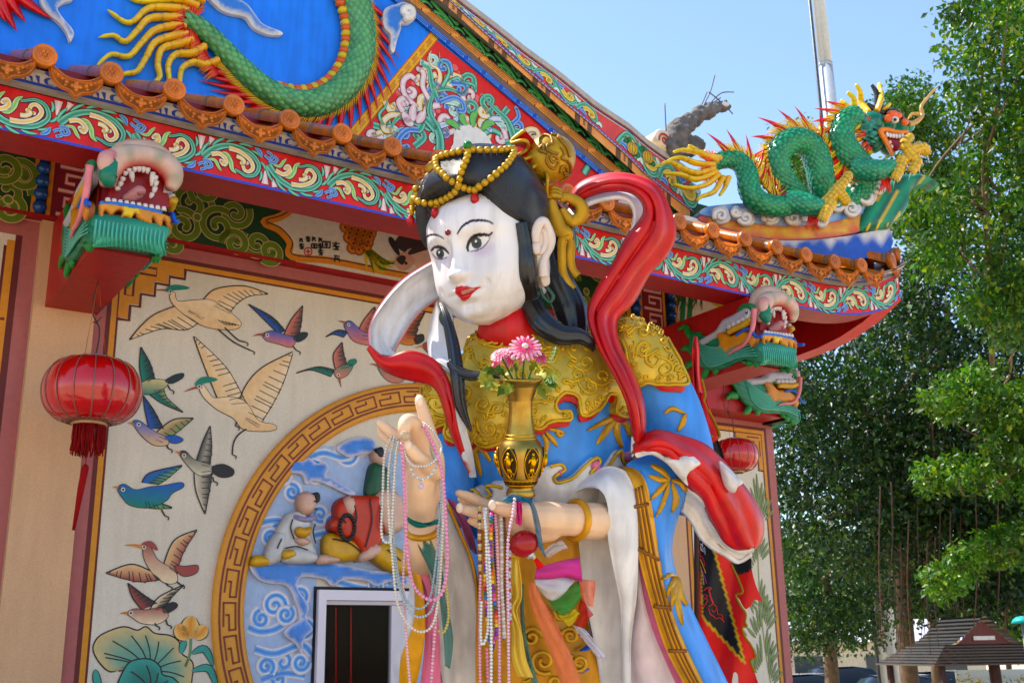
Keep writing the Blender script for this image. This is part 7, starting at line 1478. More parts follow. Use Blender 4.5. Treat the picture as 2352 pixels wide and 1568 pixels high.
scarf([(1306, 485, 3.92), (1340, 455, 3.92), (1400, 440, 3.90), (1450, 445, 3.88), (1480, 470, 3.87), (1488, 500, 3.86), (1460, 540, 3.82)], [(1318, 500, 3.84), (1352, 470, 3.83), (1410, 455, 3.81), (1440, 460, 3.80), (1455, 480, 3.80), (1456, 510, 3.79), (1445, 548, 3.78)], rgb(226, 220, 214), rgb(226, 220, 214), 0, 0, name='scarf_lining')
scarf([(1012, 590, 3.80), (935, 635, 3.74), (882, 690, 3.66), (850, 750, 3.60), (852, 812, 3.56)], [(1015, 680, 3.82), (965, 715, 3.76), (925, 770, 3.70), (905, 812, 3.66), (935, 828, 3.62)], rgb(226, 224, 226), RRD, -.035, .012, name='scarf_lining')
scarf([(846, 795, 3.55), (885, 822, 3.54), (940, 806, 3.54), (990, 822, 3.54), (1020, 858, 3.53), (1040, 910, 3.51), (1048, 970, 3.50), (1062, 1040, 3.52)], [(846, 800, 3.57), (880, 845, 3.57), (930, 868, 3.57), (985, 880, 3.56), (1010, 905, 3.54), (1028, 960, 3.52), (1045, 1010, 3.53), (1085, 1095, 3.55)], RRD, rgb(226, 224, 226), .03, .006)
scarf([(1010, 680, 3.84), (990, 740, 3.80), (985, 790, 3.74), (992, 835, 3.68)], [(1035, 690, 3.80), (1045, 760, 3.76), (1060, 830, 3.68), (1055, 870, 3.62)], rgb(226, 224, 226), RRD, .02, .008, name='scarf_lining')
scarf([(995, 828, 3.55), (1028, 850, 3.53), (1045, 900, 3.50), (1050, 970, 3.49), (1068, 1040, 3.51), (1084, 1092, 3.54)], [(1010, 828, 3.56), (1045, 848, 3.54), (1056, 900, 3.505), (1062, 970, 3.50), (1078, 1030, 3.52), (1088, 1096, 3.545)], rgb(222, 220, 222), None, .004, 0, name='scarf_white_edge', nb=4, th=.02)
# right hand side: red sash with white folds blowing off the elbow
S2 = lambda x, y: (1378.2+x*.29297, 861.3+y*.29297)      # crop 2400,1500 at 1.96
def T2(*pts): return [(*S2(x, y), d) for x, y, d in pts]
q = MB(); strip(q, T2((270, 560, 3.60), (330, 500, 3.58), (440, 445, 3.58), (620, 480, 3.62), (800, 540, 3.66), (920, 640, 3.70), (1060, 800, 3.74), (1180, 960, 3.78), (1262, 1120, 3.80), (1262, 1260, 3.82), (1210, 1350, 3.82)), T2((280, 640, 3.58), (400, 590, 3.54), (560, 640, 3.54), (640, 780, 3.56), (690, 860, 3.58), (800, 960, 3.62), (860, 1100, 3.66), (920, 1200, 3.70), (970, 1290, 3.74), (1060, 1350, 3.76), (1160, 1345, 3.78)), .018, 12, .07, rgb(196, 26, 34), RWH, ripple=.016, rfreq=2.5, n=8); q.build('red_sash', m_statue, ST)
q = MB(); patch(q, [S2(*p) for p in ((280, 600), (420, 568), (500, 630), (600, 618), (700, 620), (760, 660), (778, 690), (740, 720), (690, 760), (672, 800), (680, 860), (600, 780), (520, 690), (400, 620), (290, 640))], lambda x, y: (vp(x, y, 3.525+.0002*(x-1450)), nrm(-CF)), .02, RWH, 8, 4, pillow=.03, prad=14); q.build('sash_white_fold', m_statue, ST)
q = MB(); patch(q, [S2(*p) for p in ((930, 670), (1000, 720), (1080, 800), (1110, 830), (1100, 850), (1070, 870), (1050, 910), (1020, 912), (970, 870), (945, 790))], lambda x, y: (vp(x, y, 3.64), nrm(-CF)), .02, RWH, 8, 4, pillow=.03, prad=12); q.build('sash_white_fold', m_statue, ST)
q = MB(); strip(q, T2((690, 860, 3.60), (820, 990, 3.63), (860, 1110, 3.67), (930, 1220, 3.71), (1010, 1330, 3.75), (1110, 1365, 3.77), (1205, 1345, 3.78)), T2((640, 1060, 3.66), (720, 1150, 3.69), (780, 1260, 3.72), (860, 1340, 3.75), (980, 1410, 3.78), (1080, 1478, 3.80), (1180, 1410, 3.80)), .014, 8, -.03, RWH, RWH, ripple=.006); q.build('sash_white_underside', m_statue, ST)
# ================================================================== hands
m_skin = mat('statue_skin_paint', .4, noise=.06, nscale=10, col=rgb(232, 196, 164), dirt=.08, bump=.1, bscale=30); m_nail = mat('nail_paint', .3, noise=0, col=rgb(238, 216, 196))
def hand(name, chains, vox=.0045):
    mb = MB()
    for pts, rr in chains:
        Q = cr([vp(*p) for p in pts], 6); R = np.interp(np.linspace(0, 1, len(Q)), np.linspace(0, 1, len(rr)), rr)
        tube(mb, Q, R, 14, (1, 1, 1)); ball(mb, Q[0], R[0], seg=14, rings=8); ball(mb, Q[-1], R[-1], seg=14, rings=8)
    o = mb.build(name, m_skin, ST); m = o.modifiers.new('remesh', 'REMESH'); m.mode = 'VOXEL'; m.voxel_size = vox; m.use_smooth_shade = True
    s = o.modifiers.new('smooth', 'SMOOTH'); s.factor = .6; s.iterations = 7; return o
hand('raised_hand', [
  ([(968, 1200, 3.33), (966, 1160, 3.32), (968, 1120, 3.31), (975, 1075, 3.30)], [.040, .052, .056, .046]), ([(952, 1150, 3.32), (950, 1100, 3.31), (952, 1060, 3.30)], [.03, .034, .03]), ([(990, 1150, 3.33), (1000, 1100, 3.32), (1000, 1050, 3.31)], [.026, .03, .028]),
  ([(998, 1050, 3.31), (990, 1010, 3.32), (978, 965, 3.33), (966, 925, 3.34), (963, 915, 3.345)], [.027, .024, .021, .018, .014]),
  ([(975, 1060, 3.30), (965, 1010, 3.28), (950, 975, 3.25), (935, 968, 3.22), (928, 985, 3.20), (930, 1010, 3.21)], [.028, .027, .025, .024, .020, .014]),
  ([(950, 1055, 3.31), (935, 1020, 3.32), (905, 998, 3.32), (880, 978, 3.32), (871, 970, 3.32)], [.024, .021, .019, .016, .012]),
  ([(950, 1055, 3.34), (930, 1030, 3.36), (900, 1015, 3.37), (878, 998, 3.38), (872, 985, 3.38)], [.02, .019, .017, .014, .011]),
  ([(1000, 1085, 3.27), (975, 1062, 3.23), (955, 1045, 3.21), (940, 1028, 3.205), (934, 1018, 3.205)], [.026, .024, .022, .019, .013])])
q = MB(); tube(q, [vp(978, 1290, 3.40), vp(972, 1240, 3.36), vp(968, 1195, 3.33)], [.06, .048, .042], 18, (1, 1, 1)); q.build('raised_forearm', m_skin, ST)
hand('open_hand', [
  ([(1440, 1205, 3.62), (1400, 1198, 3.55), (1350, 1195, 3.45), (1310, 1193, 3.40), (1262, 1190, 3.36), (1225, 1188, 3.34)], [.06, .062, .058, .050, .055, .048]), ([(1260, 1210, 3.37), (1220, 1215, 3.36), (1190, 1205, 3.36)], [.045, .045, .036]),
  ([(1220, 1175, 3.33), (1190, 1172, 3.31), (1160, 1168, 3.30), (1140, 1163, 3.295)], [.030, .027, .025, .019]),
  ([(1200, 1185, 3.36), (1150, 1185, 3.36), (1110, 1180, 3.35), (1075, 1172, 3.34), (1055, 1168, 3.335)], [.03, .024, .021, .017, .012]),
  ([(1200, 1180, 3.40), (1150, 1172, 3.41), (1110, 1158, 3.41), (1075, 1140, 3.40), (1053, 1132, 3.395)], [.028, .024, .021, .017, .012]),
  ([(1195, 1195, 3.38), (1150, 1180, 3.44), (1105, 1165, 3.45), (1072, 1152, 3.45), (1058, 1145, 3.45)], [.026, .022, .019, .016, .012]),
  ([(1190, 1205, 3.35), (1140, 1205, 3.36), (1105, 1202, 3.37), (1082, 1195, 3.37)], [.026, .021, .018, .013])])
for x, y, d in ((1131, 1160, 3.272), (1056, 1166, 3.322), (964, 922, 3.322), (936, 1022, 3.188)):
    q = MB(); ball(q, vp(x, y, d), (.012, .008, .016), ax=(CR, CF, CU)); q.build('nail', m_nail, ST)
def ringband(name, c, ax, R, r, col=SGD, m=m_gold, sc=1.0):
    z = nrm(ax); x = nrm(np.cross(z, CF)); y = np.cross(z, x); q = MB(); tube(q, [np.array(c)+R*(math.cos(t)*x+sc*math.sin(t)*y) for t in np.linspace(0, 2*math.pi, 30)], r, 10, col, cap=False); return q.build(name, m, ST)
ringband('gold_bracelet', vp(1323, 1194, 3.415), vp(1400, 1200, 3.5)-vp(1300, 1193, 3.39), .058, .011); ringband('gold_bracelet', vp(972, 1215, 3.345), vp(975, 1260, 3.37)-vp(968, 1190, 3.33), .050, .010)
# ---- pedestal
q = MB()
c = vp(1245, 2080, 3.92); gz = .8
lathe(q, (c[0], c[1], gz+.001), (0, 0, 1), [(.95, 0), (.95, .12), (.85, .14), (.8, .3), (.9, .42), (.9, .5), (0, .5)], 32, rgb(190, 180, 170)); q.build('statue_pedestal', m_statue, ST)
q = MB(); lathe(q, (c[0], c[1], gz+.5), (0, 0, 1), [(.62, 0), (.5, .5), (.34, c[2]-gz-.45)], 32, BLR); q.build('robe_skirt', m_statue, ST)
# ================================================================== brass vase and flowers
VD = 3.33; vb = vp(1196, 1140, VD); vs = VD/2510
VASE = thing('brass_vase', vb, 'tall polished brass vase with dark relief panels standing on the statue\'s open hand', 'vase')
prof = [(0, 0), (33, 0), (34, 8), (31, 16), (27, 22), (33, 24), (42, 45), (50, 68), (55, 92), (53, 110), (45, 126), (37, 134), (36, 140), (34, 146), (28, 175), (26.5, 205), (28, 225), (34, 245), (44, 258), (51, 266), (52, 270), (49, 270), (40, 255), (26, 215)]
q = MB(); lathe(q, vb, CU*.96+up3*.04, [(r*vs, h*vs) for r, h in prof], 48, rgb(170, 140, 84)); q.build('vase_body', m_brass, VASE)
vax = nrm(CU*.96+up3*.04); vx = nrm(np.cross(vax, (0.3, .9, .1))); vy = np.cross(vax, vx)
def von(a, h, o=.0):
    r = np.interp(h, [p[1] for p in prof[1:20]], [p[0] for p in prof[1:20]])*vs+o; return vb+vax*h*vs+r*(math.cos(a)*vx+math.sin(a)*vy)
a_e = math.atan2((EYE-vb) @ vy, (EYE-vb) @ vx)
dkb = mat('dark_patina', .5, metal=.7, noise=.3, nscale=80, col=rgb(58, 46, 26), bump=.8, bscale=220)
for k in range(6):
    a0 = a_e+(k-2.5+.0)*2*math.pi/6*.5*2; q = MB(); V = [[von(a0+(s-.5)*.78*math.sin(math.pi*(.12+.76*t))**.5, 44+t*70, .0012) for s in np.linspace(0, 1, 8)] for t in np.linspace(0, 1, 10)]; grid(q, V, (1, 1, 1)); q.build('relief_panel', dkb, VASE)
    q = MB(); tube(q, [von(a0+.36*math.cos(t)*math.sin(math.pi*(.5+.36*math.sin(t)))**.5, 79+36*math.sin(t), .002) for t in np.linspace(0, 6.283, 28)], .0016, 5, rgb(214, 164, 66), cap=False)
    f = lambda da, h: von(a0+da, h, .003)
    ball(q, f(0, 101), .0055, rgb(214, 164, 66), seg=8, rings=6); tube(q, [f(0, 97), f(.02, 84), f(-.03, 70)], [.006, .010, .008], 7, rgb(214, 164, 66)); tube(q, [f(-.03, 70), f(-.1, 58)], [.005, .004], 6, rgb(214, 164, 66)); tube(q, [f(0, 70), f(.1, 57)], [.005, .004], 6, rgb(214, 164, 66)); tube(q, [f(0, 93), f(.14, 84), f(.2, 92)], .0035, 6, rgb(214, 164, 66)); tube(q, [f(0, 92), f(-.15, 88), f(-.2, 78)], .0035, 6, rgb(214, 164, 66)); tube(q, [f(.2*math.cos(t)*(1-t/9), 54+6*math.sin(t)) for t in np.linspace(0, 7, 14)], .002, 5, rgb(214, 164, 66))
    q.build('relief_figure', m_brass, VASE)
for h in (28, 39, 134, 142):
    q = MB(); tube(q, [von(t, h, .0006) for t in np.linspace(0, 6.283, 40)], .0022, 6, rgb(206, 158, 62), cap=False); q.build('vase_ring', m_brass, VASE)
q = MB()
for k in range(22):
    a = k*2*math.pi/22; tube(q, [von(a, 31, .001), von(a+.2, 31, .001), von(a+.2, 36, .001), von(a+.08, 36, .001)], .0011, 4, rgb(70, 50, 22))
tag(q.build('key_pattern_band', m_brass, VASE), None, None, kind='stuff')
def gerbera(x, y, dep, r, face, label, c1, c2):
    c = vp(x, y, dep); z = nrm(face); a = nrm(np.cross(z, CU)); b = np.cross(z, a)
    t = thing('gerbera_flower', c, label, 'flower', 'artificial flowers in the vase')
    for layer, (n, rr, lf, col) in enumerate(((18, r, .10, c1), (16, r*.82, .28, c1), (13, r*.6, .5, c2))):
        q = MB(); s3 = lambda ang, rad, h: c+(a*math.cos(ang)+b*math.sin(ang))*rad+z*h
        for k in range(n):
            an = 2*math.pi*(k+.5*layer)/n+random.uniform(-.06, .06); w = 4.2/n; hh = rr*lf*random.uniform(.7, 1.2)
            V = [[s3(an+w*e*f, rr*tt, hh*tt*(1.3-tt)+.004*layer-abs(e)*.0) for e in (-.5, 0, .5)] for tt, f in ((.12, .8), (.45, .95), (.8, .9), (.97, .45))]
            grid(q, V, col, cols=[[mixc(c2, col, tt)]*3 for tt in (.1, .5, .8, 1)])
        q.build('petal_ring', m_silk, t)
    q = MB(); ball(q, c+z*.012, (r*.2, r*.2, r*.12), rgb(214, 206, 190), ax=(a, b, z)); q.build('flower_centre', m_gloss, t)
    q = MB(); e = vp(1196, 880, VD); tube(q, cr([c, c*.5+e*.5-up3*.02, e-up3*.05], 6), .003, 6, rgb(50, 90, 40)); q.build('stem', m_plain, t)
PK1 = rgb(238, 150, 178); PK2 = rgb(206, 70, 110)
gerbera(1206, 800, 3.27, .052, -CF+CU*.9, 'largest pink gerbera, topmost flower in the brass vase', rgb(244, 176, 196), PK2)
gerbera(1150, 815, 3.28, .034, -CF*.6+CU-CR*.4, 'smaller pink gerbera leaning left in the brass vase', PK1, PK2)
gerbera(1235, 818, 3.34, .036, -CF*.5+CU*.6+CR*.5, 'deep pink gerbera half hidden behind the largest flower', rgb(214, 90, 130), rgb(170, 40, 80))
gerbera(1140, 840, 3.33, .028, -CF*.5+CU*.2-CR*.8, 'deep pink gerbera lowest on the left of the vase', rgb(206, 84, 124), rgb(160, 40, 80))
gerbera(1178, 825, 3.34, .036, -CF+CU*.4, 'pale pink gerbera between the two front flowers', rgb(226, 130, 160), PK2)
LV = thing('vase_foliage', vp(1196, 872, VD), 'green and yellowish artificial leaves spilling over the brass vase rim', 'foliage')
for k in range(34):
    a = random.uniform(0, 6.28); x = 1196+random.uniform(20, 78)*math.cos(a); y = 862+random.uniform(-22, 14)+10*abs(math.cos(a)); dep = VD-.03+random.uniform(-.05, .06); c = vp(x, y, dep); e = vp(1196+.3*(x-1196), 868, VD)
    d = nrm(c-e+up3*random.uniform(-.02, .03)); n_ = nrm(-CF+CU*random.uniform(.2, 1)+CR*random.uniform(-.5, .5)); b = nrm(np.cross(d, n_)); s = random.uniform(.028, .045); q = MB()
    pts = [(0, 0), (.25, .3), (.45, .18), (.6, .42), (.78, .22), (1, 0), (.78, -.22), (.6, -.42), (.45, -.18), (.25, -.3)]
    V = [c+d*p[0]*s*1.3+b*p[1]*s+n_*.01*math.sin(p[0]*3)-up3*.012*p[0]**2 for p in pts]; V.append(c+d*s*.6+n_*.008); col = mixc(rgb(60, 96, 36), rgb(190, 176, 86), random.random()**1.3)
    q.add(V, [(10, i, (i+1) % 10) for i in range(10)], [mixc(col, rgb(30, 60, 24), .0 if i else .6) for i in range(11)]); q.build('leaf', m_silk, LV)
q = MB(); tube(q, [vp(*p, 3.3) for p in ((1262, 835), (1272, 815), (1277, 796))], .0018, 5, rgb(150, 190, 140))
for k in range(5): p = vp(1264+3*k, 832-8*k, 3.3); tube(q, [p-CR*.008, p+CR*.008], .0012, 4, rgb(150, 190, 140))
q.build('plastic_sprig', m_silk, LV)
# ================================================================== bead necklaces offered on the hands
def necklace(pts, dep, r, cols, label, single=False, closed=False, sp=2.02, jit=0):
    r *= 1.15; Q = cr([(x, y, dep+(d[0] if d else 0)) for x, y, *d in pts], 14, closed); P3 = np.array([vp(*p) for p in Q]); L = np.concatenate([[0], np.cumsum(np.linalg.norm(np.diff(P3, axis=0), axis=1))])
    t = thing('bead_necklace', P3[0], label, 'necklace', 'bead necklaces offered on the statue\'s hands'); q = MB(); tube(q, P3[::3], r*.28, 4, rgb(200, 196, 190), cap=False); q.build('thread', m_plain, t)
    S = np.arange(0, L[-1], r*sp)
    if single:
        mes = []
        for c in cols: m = MB(); ball(m, (0, 0, 0), r, c, seg=10, rings=7); mes.append(m.mesh('bead', m_pearl))
        for k, s in enumerate(S): inst('bead', mes[k % len(mes)], t, [np.interp(s, L, P3[:, i]) for i in range(3)], scale=random.uniform(.95, 1.05))
    else:
        m = MB()
        for k, s in enumerate(S): ball(m, np.array([np.interp(s, L, P3[:, i]) for i in range(3)]), r*random.uniform(.94, 1.05), cols[k % len(cols)], seg=8, rings=5)
        tag(m.build('bead_string', m_pearl, t), None, None, kind='stuff')
    return t
WPL = rgb(222, 216, 206); GPL = rgb(176, 188, 190); PPL = rgb(226, 150, 180); CPL = rgb(224, 210, 178); PPK = rgb(232, 186, 190)
HD_ = 3.22
necklace([(898, 1003, .08), (883, 1050, .06), (879, 1150, .02), (876, 1220), (884, 1243), (898, 1236), (903, 1150), (909, 1050), (916, 1010, .03)], HD_, .0042, [WPL], 'short white pearl loop, leftmost on the raised hand')
necklace([(905, 1005, .08), (893, 1080, .03), (893, 1180), (903, 1300), (912, 1380), (935, 1430), (965, 1450), (992, 1436), (1006, 1380), (1014, 1280), (1018, 1150, .02), (1012, 1060, .06), (988, 1005, .06)], HD_, .0040, [WPL, WPL, CPL], 'long cream and white pearl loop hanging lowest from the raised hand')
necklace([(922, 1020, -.01), (928, 1100), (931, 1200), (938, 1290), (950, 1345), (985, 1376), (1014, 1362), (1027, 1300), (1024, 1200), (1017, 1100), (1003, 1040, .02), (972, 975, .05)], HD_-.03, .0052, [PPL], 'pink pearl necklace with the largest beads on the raised hand', True)
necklace([(912, 1008, .06), (905, 1100), (904, 1250), (915, 1340), (940, 1402), (968, 1416), (995, 1392), (1008, 1300), (1013, 1180, .02), (1008, 1090, .05), (985, 1020, .05)], HD_+.01, .0038, [GPL], 'silver grey pearl loop inside the cream one on the raised hand')
necklace([(910, 1008, .06), (900, 1120), (908, 1270), (925, 1360), (955, 1396), (985, 1380), (1000, 1300), (1010, 1180)], HD_+.015, .0036, [GPL, rgb(150, 176, 190)], 'blue grey pearl loop, shortest of the grey ones on the raised hand')
necklace([(928, 1022), (933, 1180), (926, 1330), (932, 1450), (944, 1600)], HD_+.02, .0042, [PPK], 'pale pink strand falling straight down left of the pink loop')
necklace([(1005, 1200, .05), (1008, 1330), (998, 1460), (988, 1600)], HD_+.02, .0046, [PPL, PPK], 'pale pink strand falling straight down right of the pink loop')
necklace([(928, 1012, -.01), (931, 1045, -.03), (948, 1068, -.04), (982, 1068, -.03), (1008, 1046, -.01), (1012, 1020, .02), (990, 985, .04), (970, 970, .06)], HD_, .0036, [WPL], 'short pearl bracelet looped over the thumb of the raised hand')
q_ = necklace([(942, 1072, -.03), (950, 1090, -.04), (967, 1100, -.05), (988, 1092, -.04), (1004, 1068, -.01)], HD_, .0036, [GPL, WPL], 'pearl bracelet with a hanging pendant on the raised palm')
q = MB(); ball(q, vp(967, 1116, HD_-.05), .0085, rgb(206, 190, 210)); tube(q, [vp(967, 1102, HD_-.05), vp(967, 1112, HD_-.05)], .003, 5, rgb(190, 180, 190)); q.build('pendant', m_pearl, q_)
necklace([(1024, 1330), (1030, 1400), (1028, 1430), (1018, 1452), (1004, 1445)], HD_+.05, .0042, [rgb(206, 186, 110)], 'gold pearl strand end at the right of the raised hand loops')
q = MB(); ball(q, vp(930, 1000, 3.165), .0165, rgb(214, 190, 160), seg=10, rings=6); cb = q.build('crystal_ball_charm', mat('faceted_crystal', .05, trans=.5, noise=.0, col=rgb(226, 206, 180)), None, smooth=False); tag(cb, 'faceted clear crystal ball held between the raised hand\'s fingers', 'charm')
OD = 3.25
MULTI = [rgb(120, 40, 150), rgb(206, 70, 160), rgb(232, 110, 150), rgb(30, 110, 190), rgb(20, 96, 60), rgb(170, 30, 50), rgb(236, 100, 40), rgb(230, 160, 60), rgb(236, 200, 30), rgb(110, 60, 150)]
necklace([(1128, 1172, .05), (1128, 1200), (1127, 1260), (1130, 1330), (1138, 1400), (1140, 1450), (1132, 1475), (1122, 1460), (1118, 1400), (1114, 1330), (1120, 1250)], OD, .0056, MULTI, 'rainbow coloured bead necklace hanging from the open hand', True)
necklace([(1112, 1168, .06), (1116, 1220), (1118, 1300), (1122, 1380), (1120, 1450), (1108, 1480), (1104, 1450), (1106, 1380)], OD-.01, .0044, [rgb(230, 230, 226)], 'white round bead loop beside the rainbow beads')
necklace([(1116, 1168, .06), (1124, 1300), (1128, 1430), (1128, 1600)], OD-.02, .0046, [rgb(226, 228, 224)], 'white bead strand falling past the frame bottom below the open hand')
necklace([(1136, 1168, .06), (1142, 1250), (1145, 1350), (1147, 1470), (1147, 1600)], OD, .0044, [rgb(226, 170, 190)], 'pink pearl strand right of the rainbow beads')
necklace([(1182, 1146, .0), (1178, 1180), (1168, 1230), (1165, 1300), (1167, 1400), (1168, 1500), (1169, 1600)], OD-.02, .0044, [rgb(226, 186, 206)], 'lilac pink strand over the open hand\'s thumb')
necklace([(1104, 1322), (1102, 1400), (1102, 1500), (1104, 1600)], OD, .0042, [rgb(232, 166, 190)], 'rose pink strand, leftmost under the open hand')
necklace([(1150, 1178, .05), (1152, 1250), (1151, 1330), (1155, 1400), (1158, 1465)], OD+.01, .0062, [rgb(216, 206, 196), rgb(190, 180, 170)], 'string of white shells under the open hand', sp=1.5)
necklace([(1158, 1185, .05), (1161, 1260), (1160, 1350), (1159, 1440), (1157, 1468)], OD+.02, .0040, [rgb(120, 70, 40)], 'brown wooden bead strand behind the shells')
necklace([(1134, 1178, .05), (1137, 1290), (1146, 1380), (1136, 1470), (1130, 1495), (1126, 1470), (1124, 1400)], OD+.02, .0036, [rgb(34, 40, 120)], 'dark blue bead loop behind the rainbow beads')
necklace([(1102, 1166, .05), (1101, 1210), (1102, 1250), (1103, 1310)], OD, .006, [rgb(206, 186, 140), rgb(190, 160, 100), rgb(110, 30, 60)], 'clear and gold flower bead strand, shortest under the open hand', sp=1.5)
necklace([(1118, 1490), (1120, 1540), (1122, 1600)], OD+.01, .005, [rgb(226, 140, 160)], 'salmon bead strand end below the white loop')
necklace([(1172, 1250), (1170, 1330), (1172, 1400), (1172, 1430)], OD+.01, .0045, [rgb(190, 196, 206), rgb(170, 60, 60), rgb(190, 196, 206)], 'silver and red bead strand end right of the brown beads')
# ================================================================== gauze ribbons and charms
def ribbon(name, A, B, col, label, m=m_gauze, bulge=.01, rip=.01, cat='ribbon', th=.003, rf=2):
    q = MB(); strip(q, A, B, th, 6, bulge, col, col, ripple=rip, rfreq=rf); o = q.build(name, m); tag(o, label, cat, 'gauze ribbons tied on the statue'); return o
Kd = lambda pts, d: [(*K9(x, y), d) for x, y in pts]
ribbon('gauze_ribbon', Kd([(1020, 340), (1080, 300), (1130, 310), (1200, 340), (1240, 500), (1260, 640)], 3.26), Kd([(1060, 360), (1150, 340), (1230, 360), (1275, 500), (1290, 620), (1310, 720)], 3.26), rgb(30, 120, 146), 'teal gauze ribbon wrapped over the open hand below the vase')
ribbon('gauze_ribbon', Kd([(1120, 350), (1120, 420), (1118, 500)], 3.255), Kd([(1150, 350), (1155, 420), (1150, 510)], 3.255), rgb(190, 40, 110), 'narrow magenta ribbon across the open palm', m_silk)
ribbon('gauze_ribbon', Kd([(385, 450), (440, 480), (520, 490), (600, 460)], 3.25), Kd([(385, 480), (450, 520), (520, 515), (600, 490)], 3.25), rgb(24, 110, 100), 'teal ribbon tied round the raised wrist', m_silk)
ribbon('gauze_ribbon', Kd([(425, 540), (460, 650), (540, 820), (600, 1000), (630, 1250), (640, 1450)], 3.32), Kd([(500, 520), (560, 650), (620, 820), (640, 1000), (690, 1250), (670, 1470)], 3.32), rgb(26, 126, 116), 'teal gauze ribbon tail hanging from the raised wrist')
ribbon('gauze_ribbon', Kd([(1250, 800), (1330, 770), (1450, 740), (1540, 725)], 3.36), Kd([(1240, 870), (1340, 880), (1460, 860), (1560, 885)], 3.36), rgb(226, 70, 170), 'bright pink gauze bow below the red charm', bulge=.03)
ribbon('gauze_ribbon', Kd([(1240, 870), (1340, 870), (1440, 860), (1510, 880)], 3.345), Kd([(1250, 920), (1330, 1000), (1380, 1005), (1440, 960)], 3.345), rgb(226, 226, 230), 'white gauze bow under the pink one', bulge=.03)
ribbon('gauze_ribbon', Kd([(1330, 1000), (1420, 960), (1500, 900), (1540, 880)], 3.40), Kd([(1380, 1090), (1440, 1110), (1500, 1060), (1550, 990)], 3.40), rgb(50, 150, 80), 'green gauze bow behind the white one', bulge=.02)
ribbon('gauze_ribbon', Kd([(1390, 1100), (1450, 1110), (1500, 1060)], 3.41), Kd([(1470, 1190), (1510, 1150), (1545, 1100)], 3.41), rgb(222, 200, 50), 'yellow gauze ribbon end below the green bow')
ribbon('gauze_ribbon', Kd([(1500, 1170), (1530, 1090), (1550, 1000)], 3.42), Kd([(1565, 1200), (1600, 1140), (1635, 1105)], 3.42), rgb(190, 30, 40), 'red gauze ribbon end, rightmost of the bow')
ribbon('gauze_ribbon', Kd([(1540, 870), (1550, 950), (1570, 1040)], 3.43), Kd([(1650, 880), (1645, 960), (1630, 1055)], 3.43), rgb(236, 140, 110), 'salmon gauze end on the white sleeve right of the bow')
ribbon('gauze_ribbon', Kd([(1215, 880), (1200, 960), (1230, 1080), (1290, 1220), (1360, 1400), (1440, 1640)], 3.33), Kd([(1245, 900), (1290, 1000), (1360, 1120), (1440, 1280), (1500, 1420), (1580, 1640)], 3.33), rgb(230, 134, 100), 'long orange gauze ribbon falling diagonally to the frame bottom', bulge=.02)
ribbon('gauze_ribbon', Kd([(1150, 900), (1145, 1050), (1155, 1250), (1190, 1420), (1240, 1640)], 3.36), Kd([(1165, 900), (1165, 1050), (1180, 1230), (1220, 1420), (1290, 1640)], 3.36), rgb(24, 130, 120), 'thin teal ribbon falling between the yellow scarf and orange ribbon')
ribbon('gauze_ribbon', Kd([(1300, 680), (1360, 630), (1420, 600)], 3.40), Kd([(1330, 730), (1400, 680), (1465, 660)], 3.40), rgb(226, 220, 222), 'white gauze end beneath the gold bracelet')
ribbon('gauze_ribbon', Kd([(1500, 1180), (1560, 1260), (1670, 1400)], 3.44), Kd([(1560, 1190), (1640, 1280), (1720, 1390)], 3.44), rgb(226, 220, 230), 'pale gauze tail lying on the white sleeve low on the right')
ribbon('silk_scarf', Kd([(1080, 720), (1070, 850), (1090, 960), (1060, 1050), (1090, 1200), (1090, 1400), (1130, 1520)], 3.30), Kd([(1130, 740), (1150, 880), (1150, 1000), (1120, 1080), (1150, 1200), (1180, 1400), (1230, 1530)], 3.30), rgb(214, 180, 96), 'pale yellow silk scarf with fringe behind the bead strands', m_silk, cat='scarf', rip=.015)
CH = thing('red_charm', vp(*K9(1165, 640), 3.27), 'glossy red gourd-shaped charm hanging beside the open hand', 'charm')
q = MB(); cc_ = vp(*K9(1168, 630), 3.27); ad = nrm(vp(*K9(1250, 600), 3.27)-vp(*K9(1080, 670), 3.27)); b_ = nrm(np.cross(ad, CF)); ball(q, cc_, (.046, .040, .040), rgb(150, 12, 20), ax=(ad, b_, CF), seg=22, rings=16); q.build('charm_body', m_gloss, CH)
q = MB(); lathe(q, vp(*K9(1205, 695), 3.265), nrm(vp(*K9(1235, 715), 3.265)-vp(*K9(1190, 680), 3.265)), [(.0, 0), (.016, 0), (.016, .008), (.008, .012), (.006, .02)], 12, rgb(190, 190, 196)); q.build('charm_cap', m_metal, CH)
q = MB(); tube(q, [vp(*K9(*p), 3.27) for p in ((1225, 715), (1255, 745), (1280, 790))], [.004, .007, .012], 8, rgb(206, 50, 30)); tube(q, [vp(*K9(*p), 3.268) for p in ((1228, 716), (1240, 732))], .006, 6, rgb(206, 190, 60)); q.build('charm_tassel', m_cloth, CH)
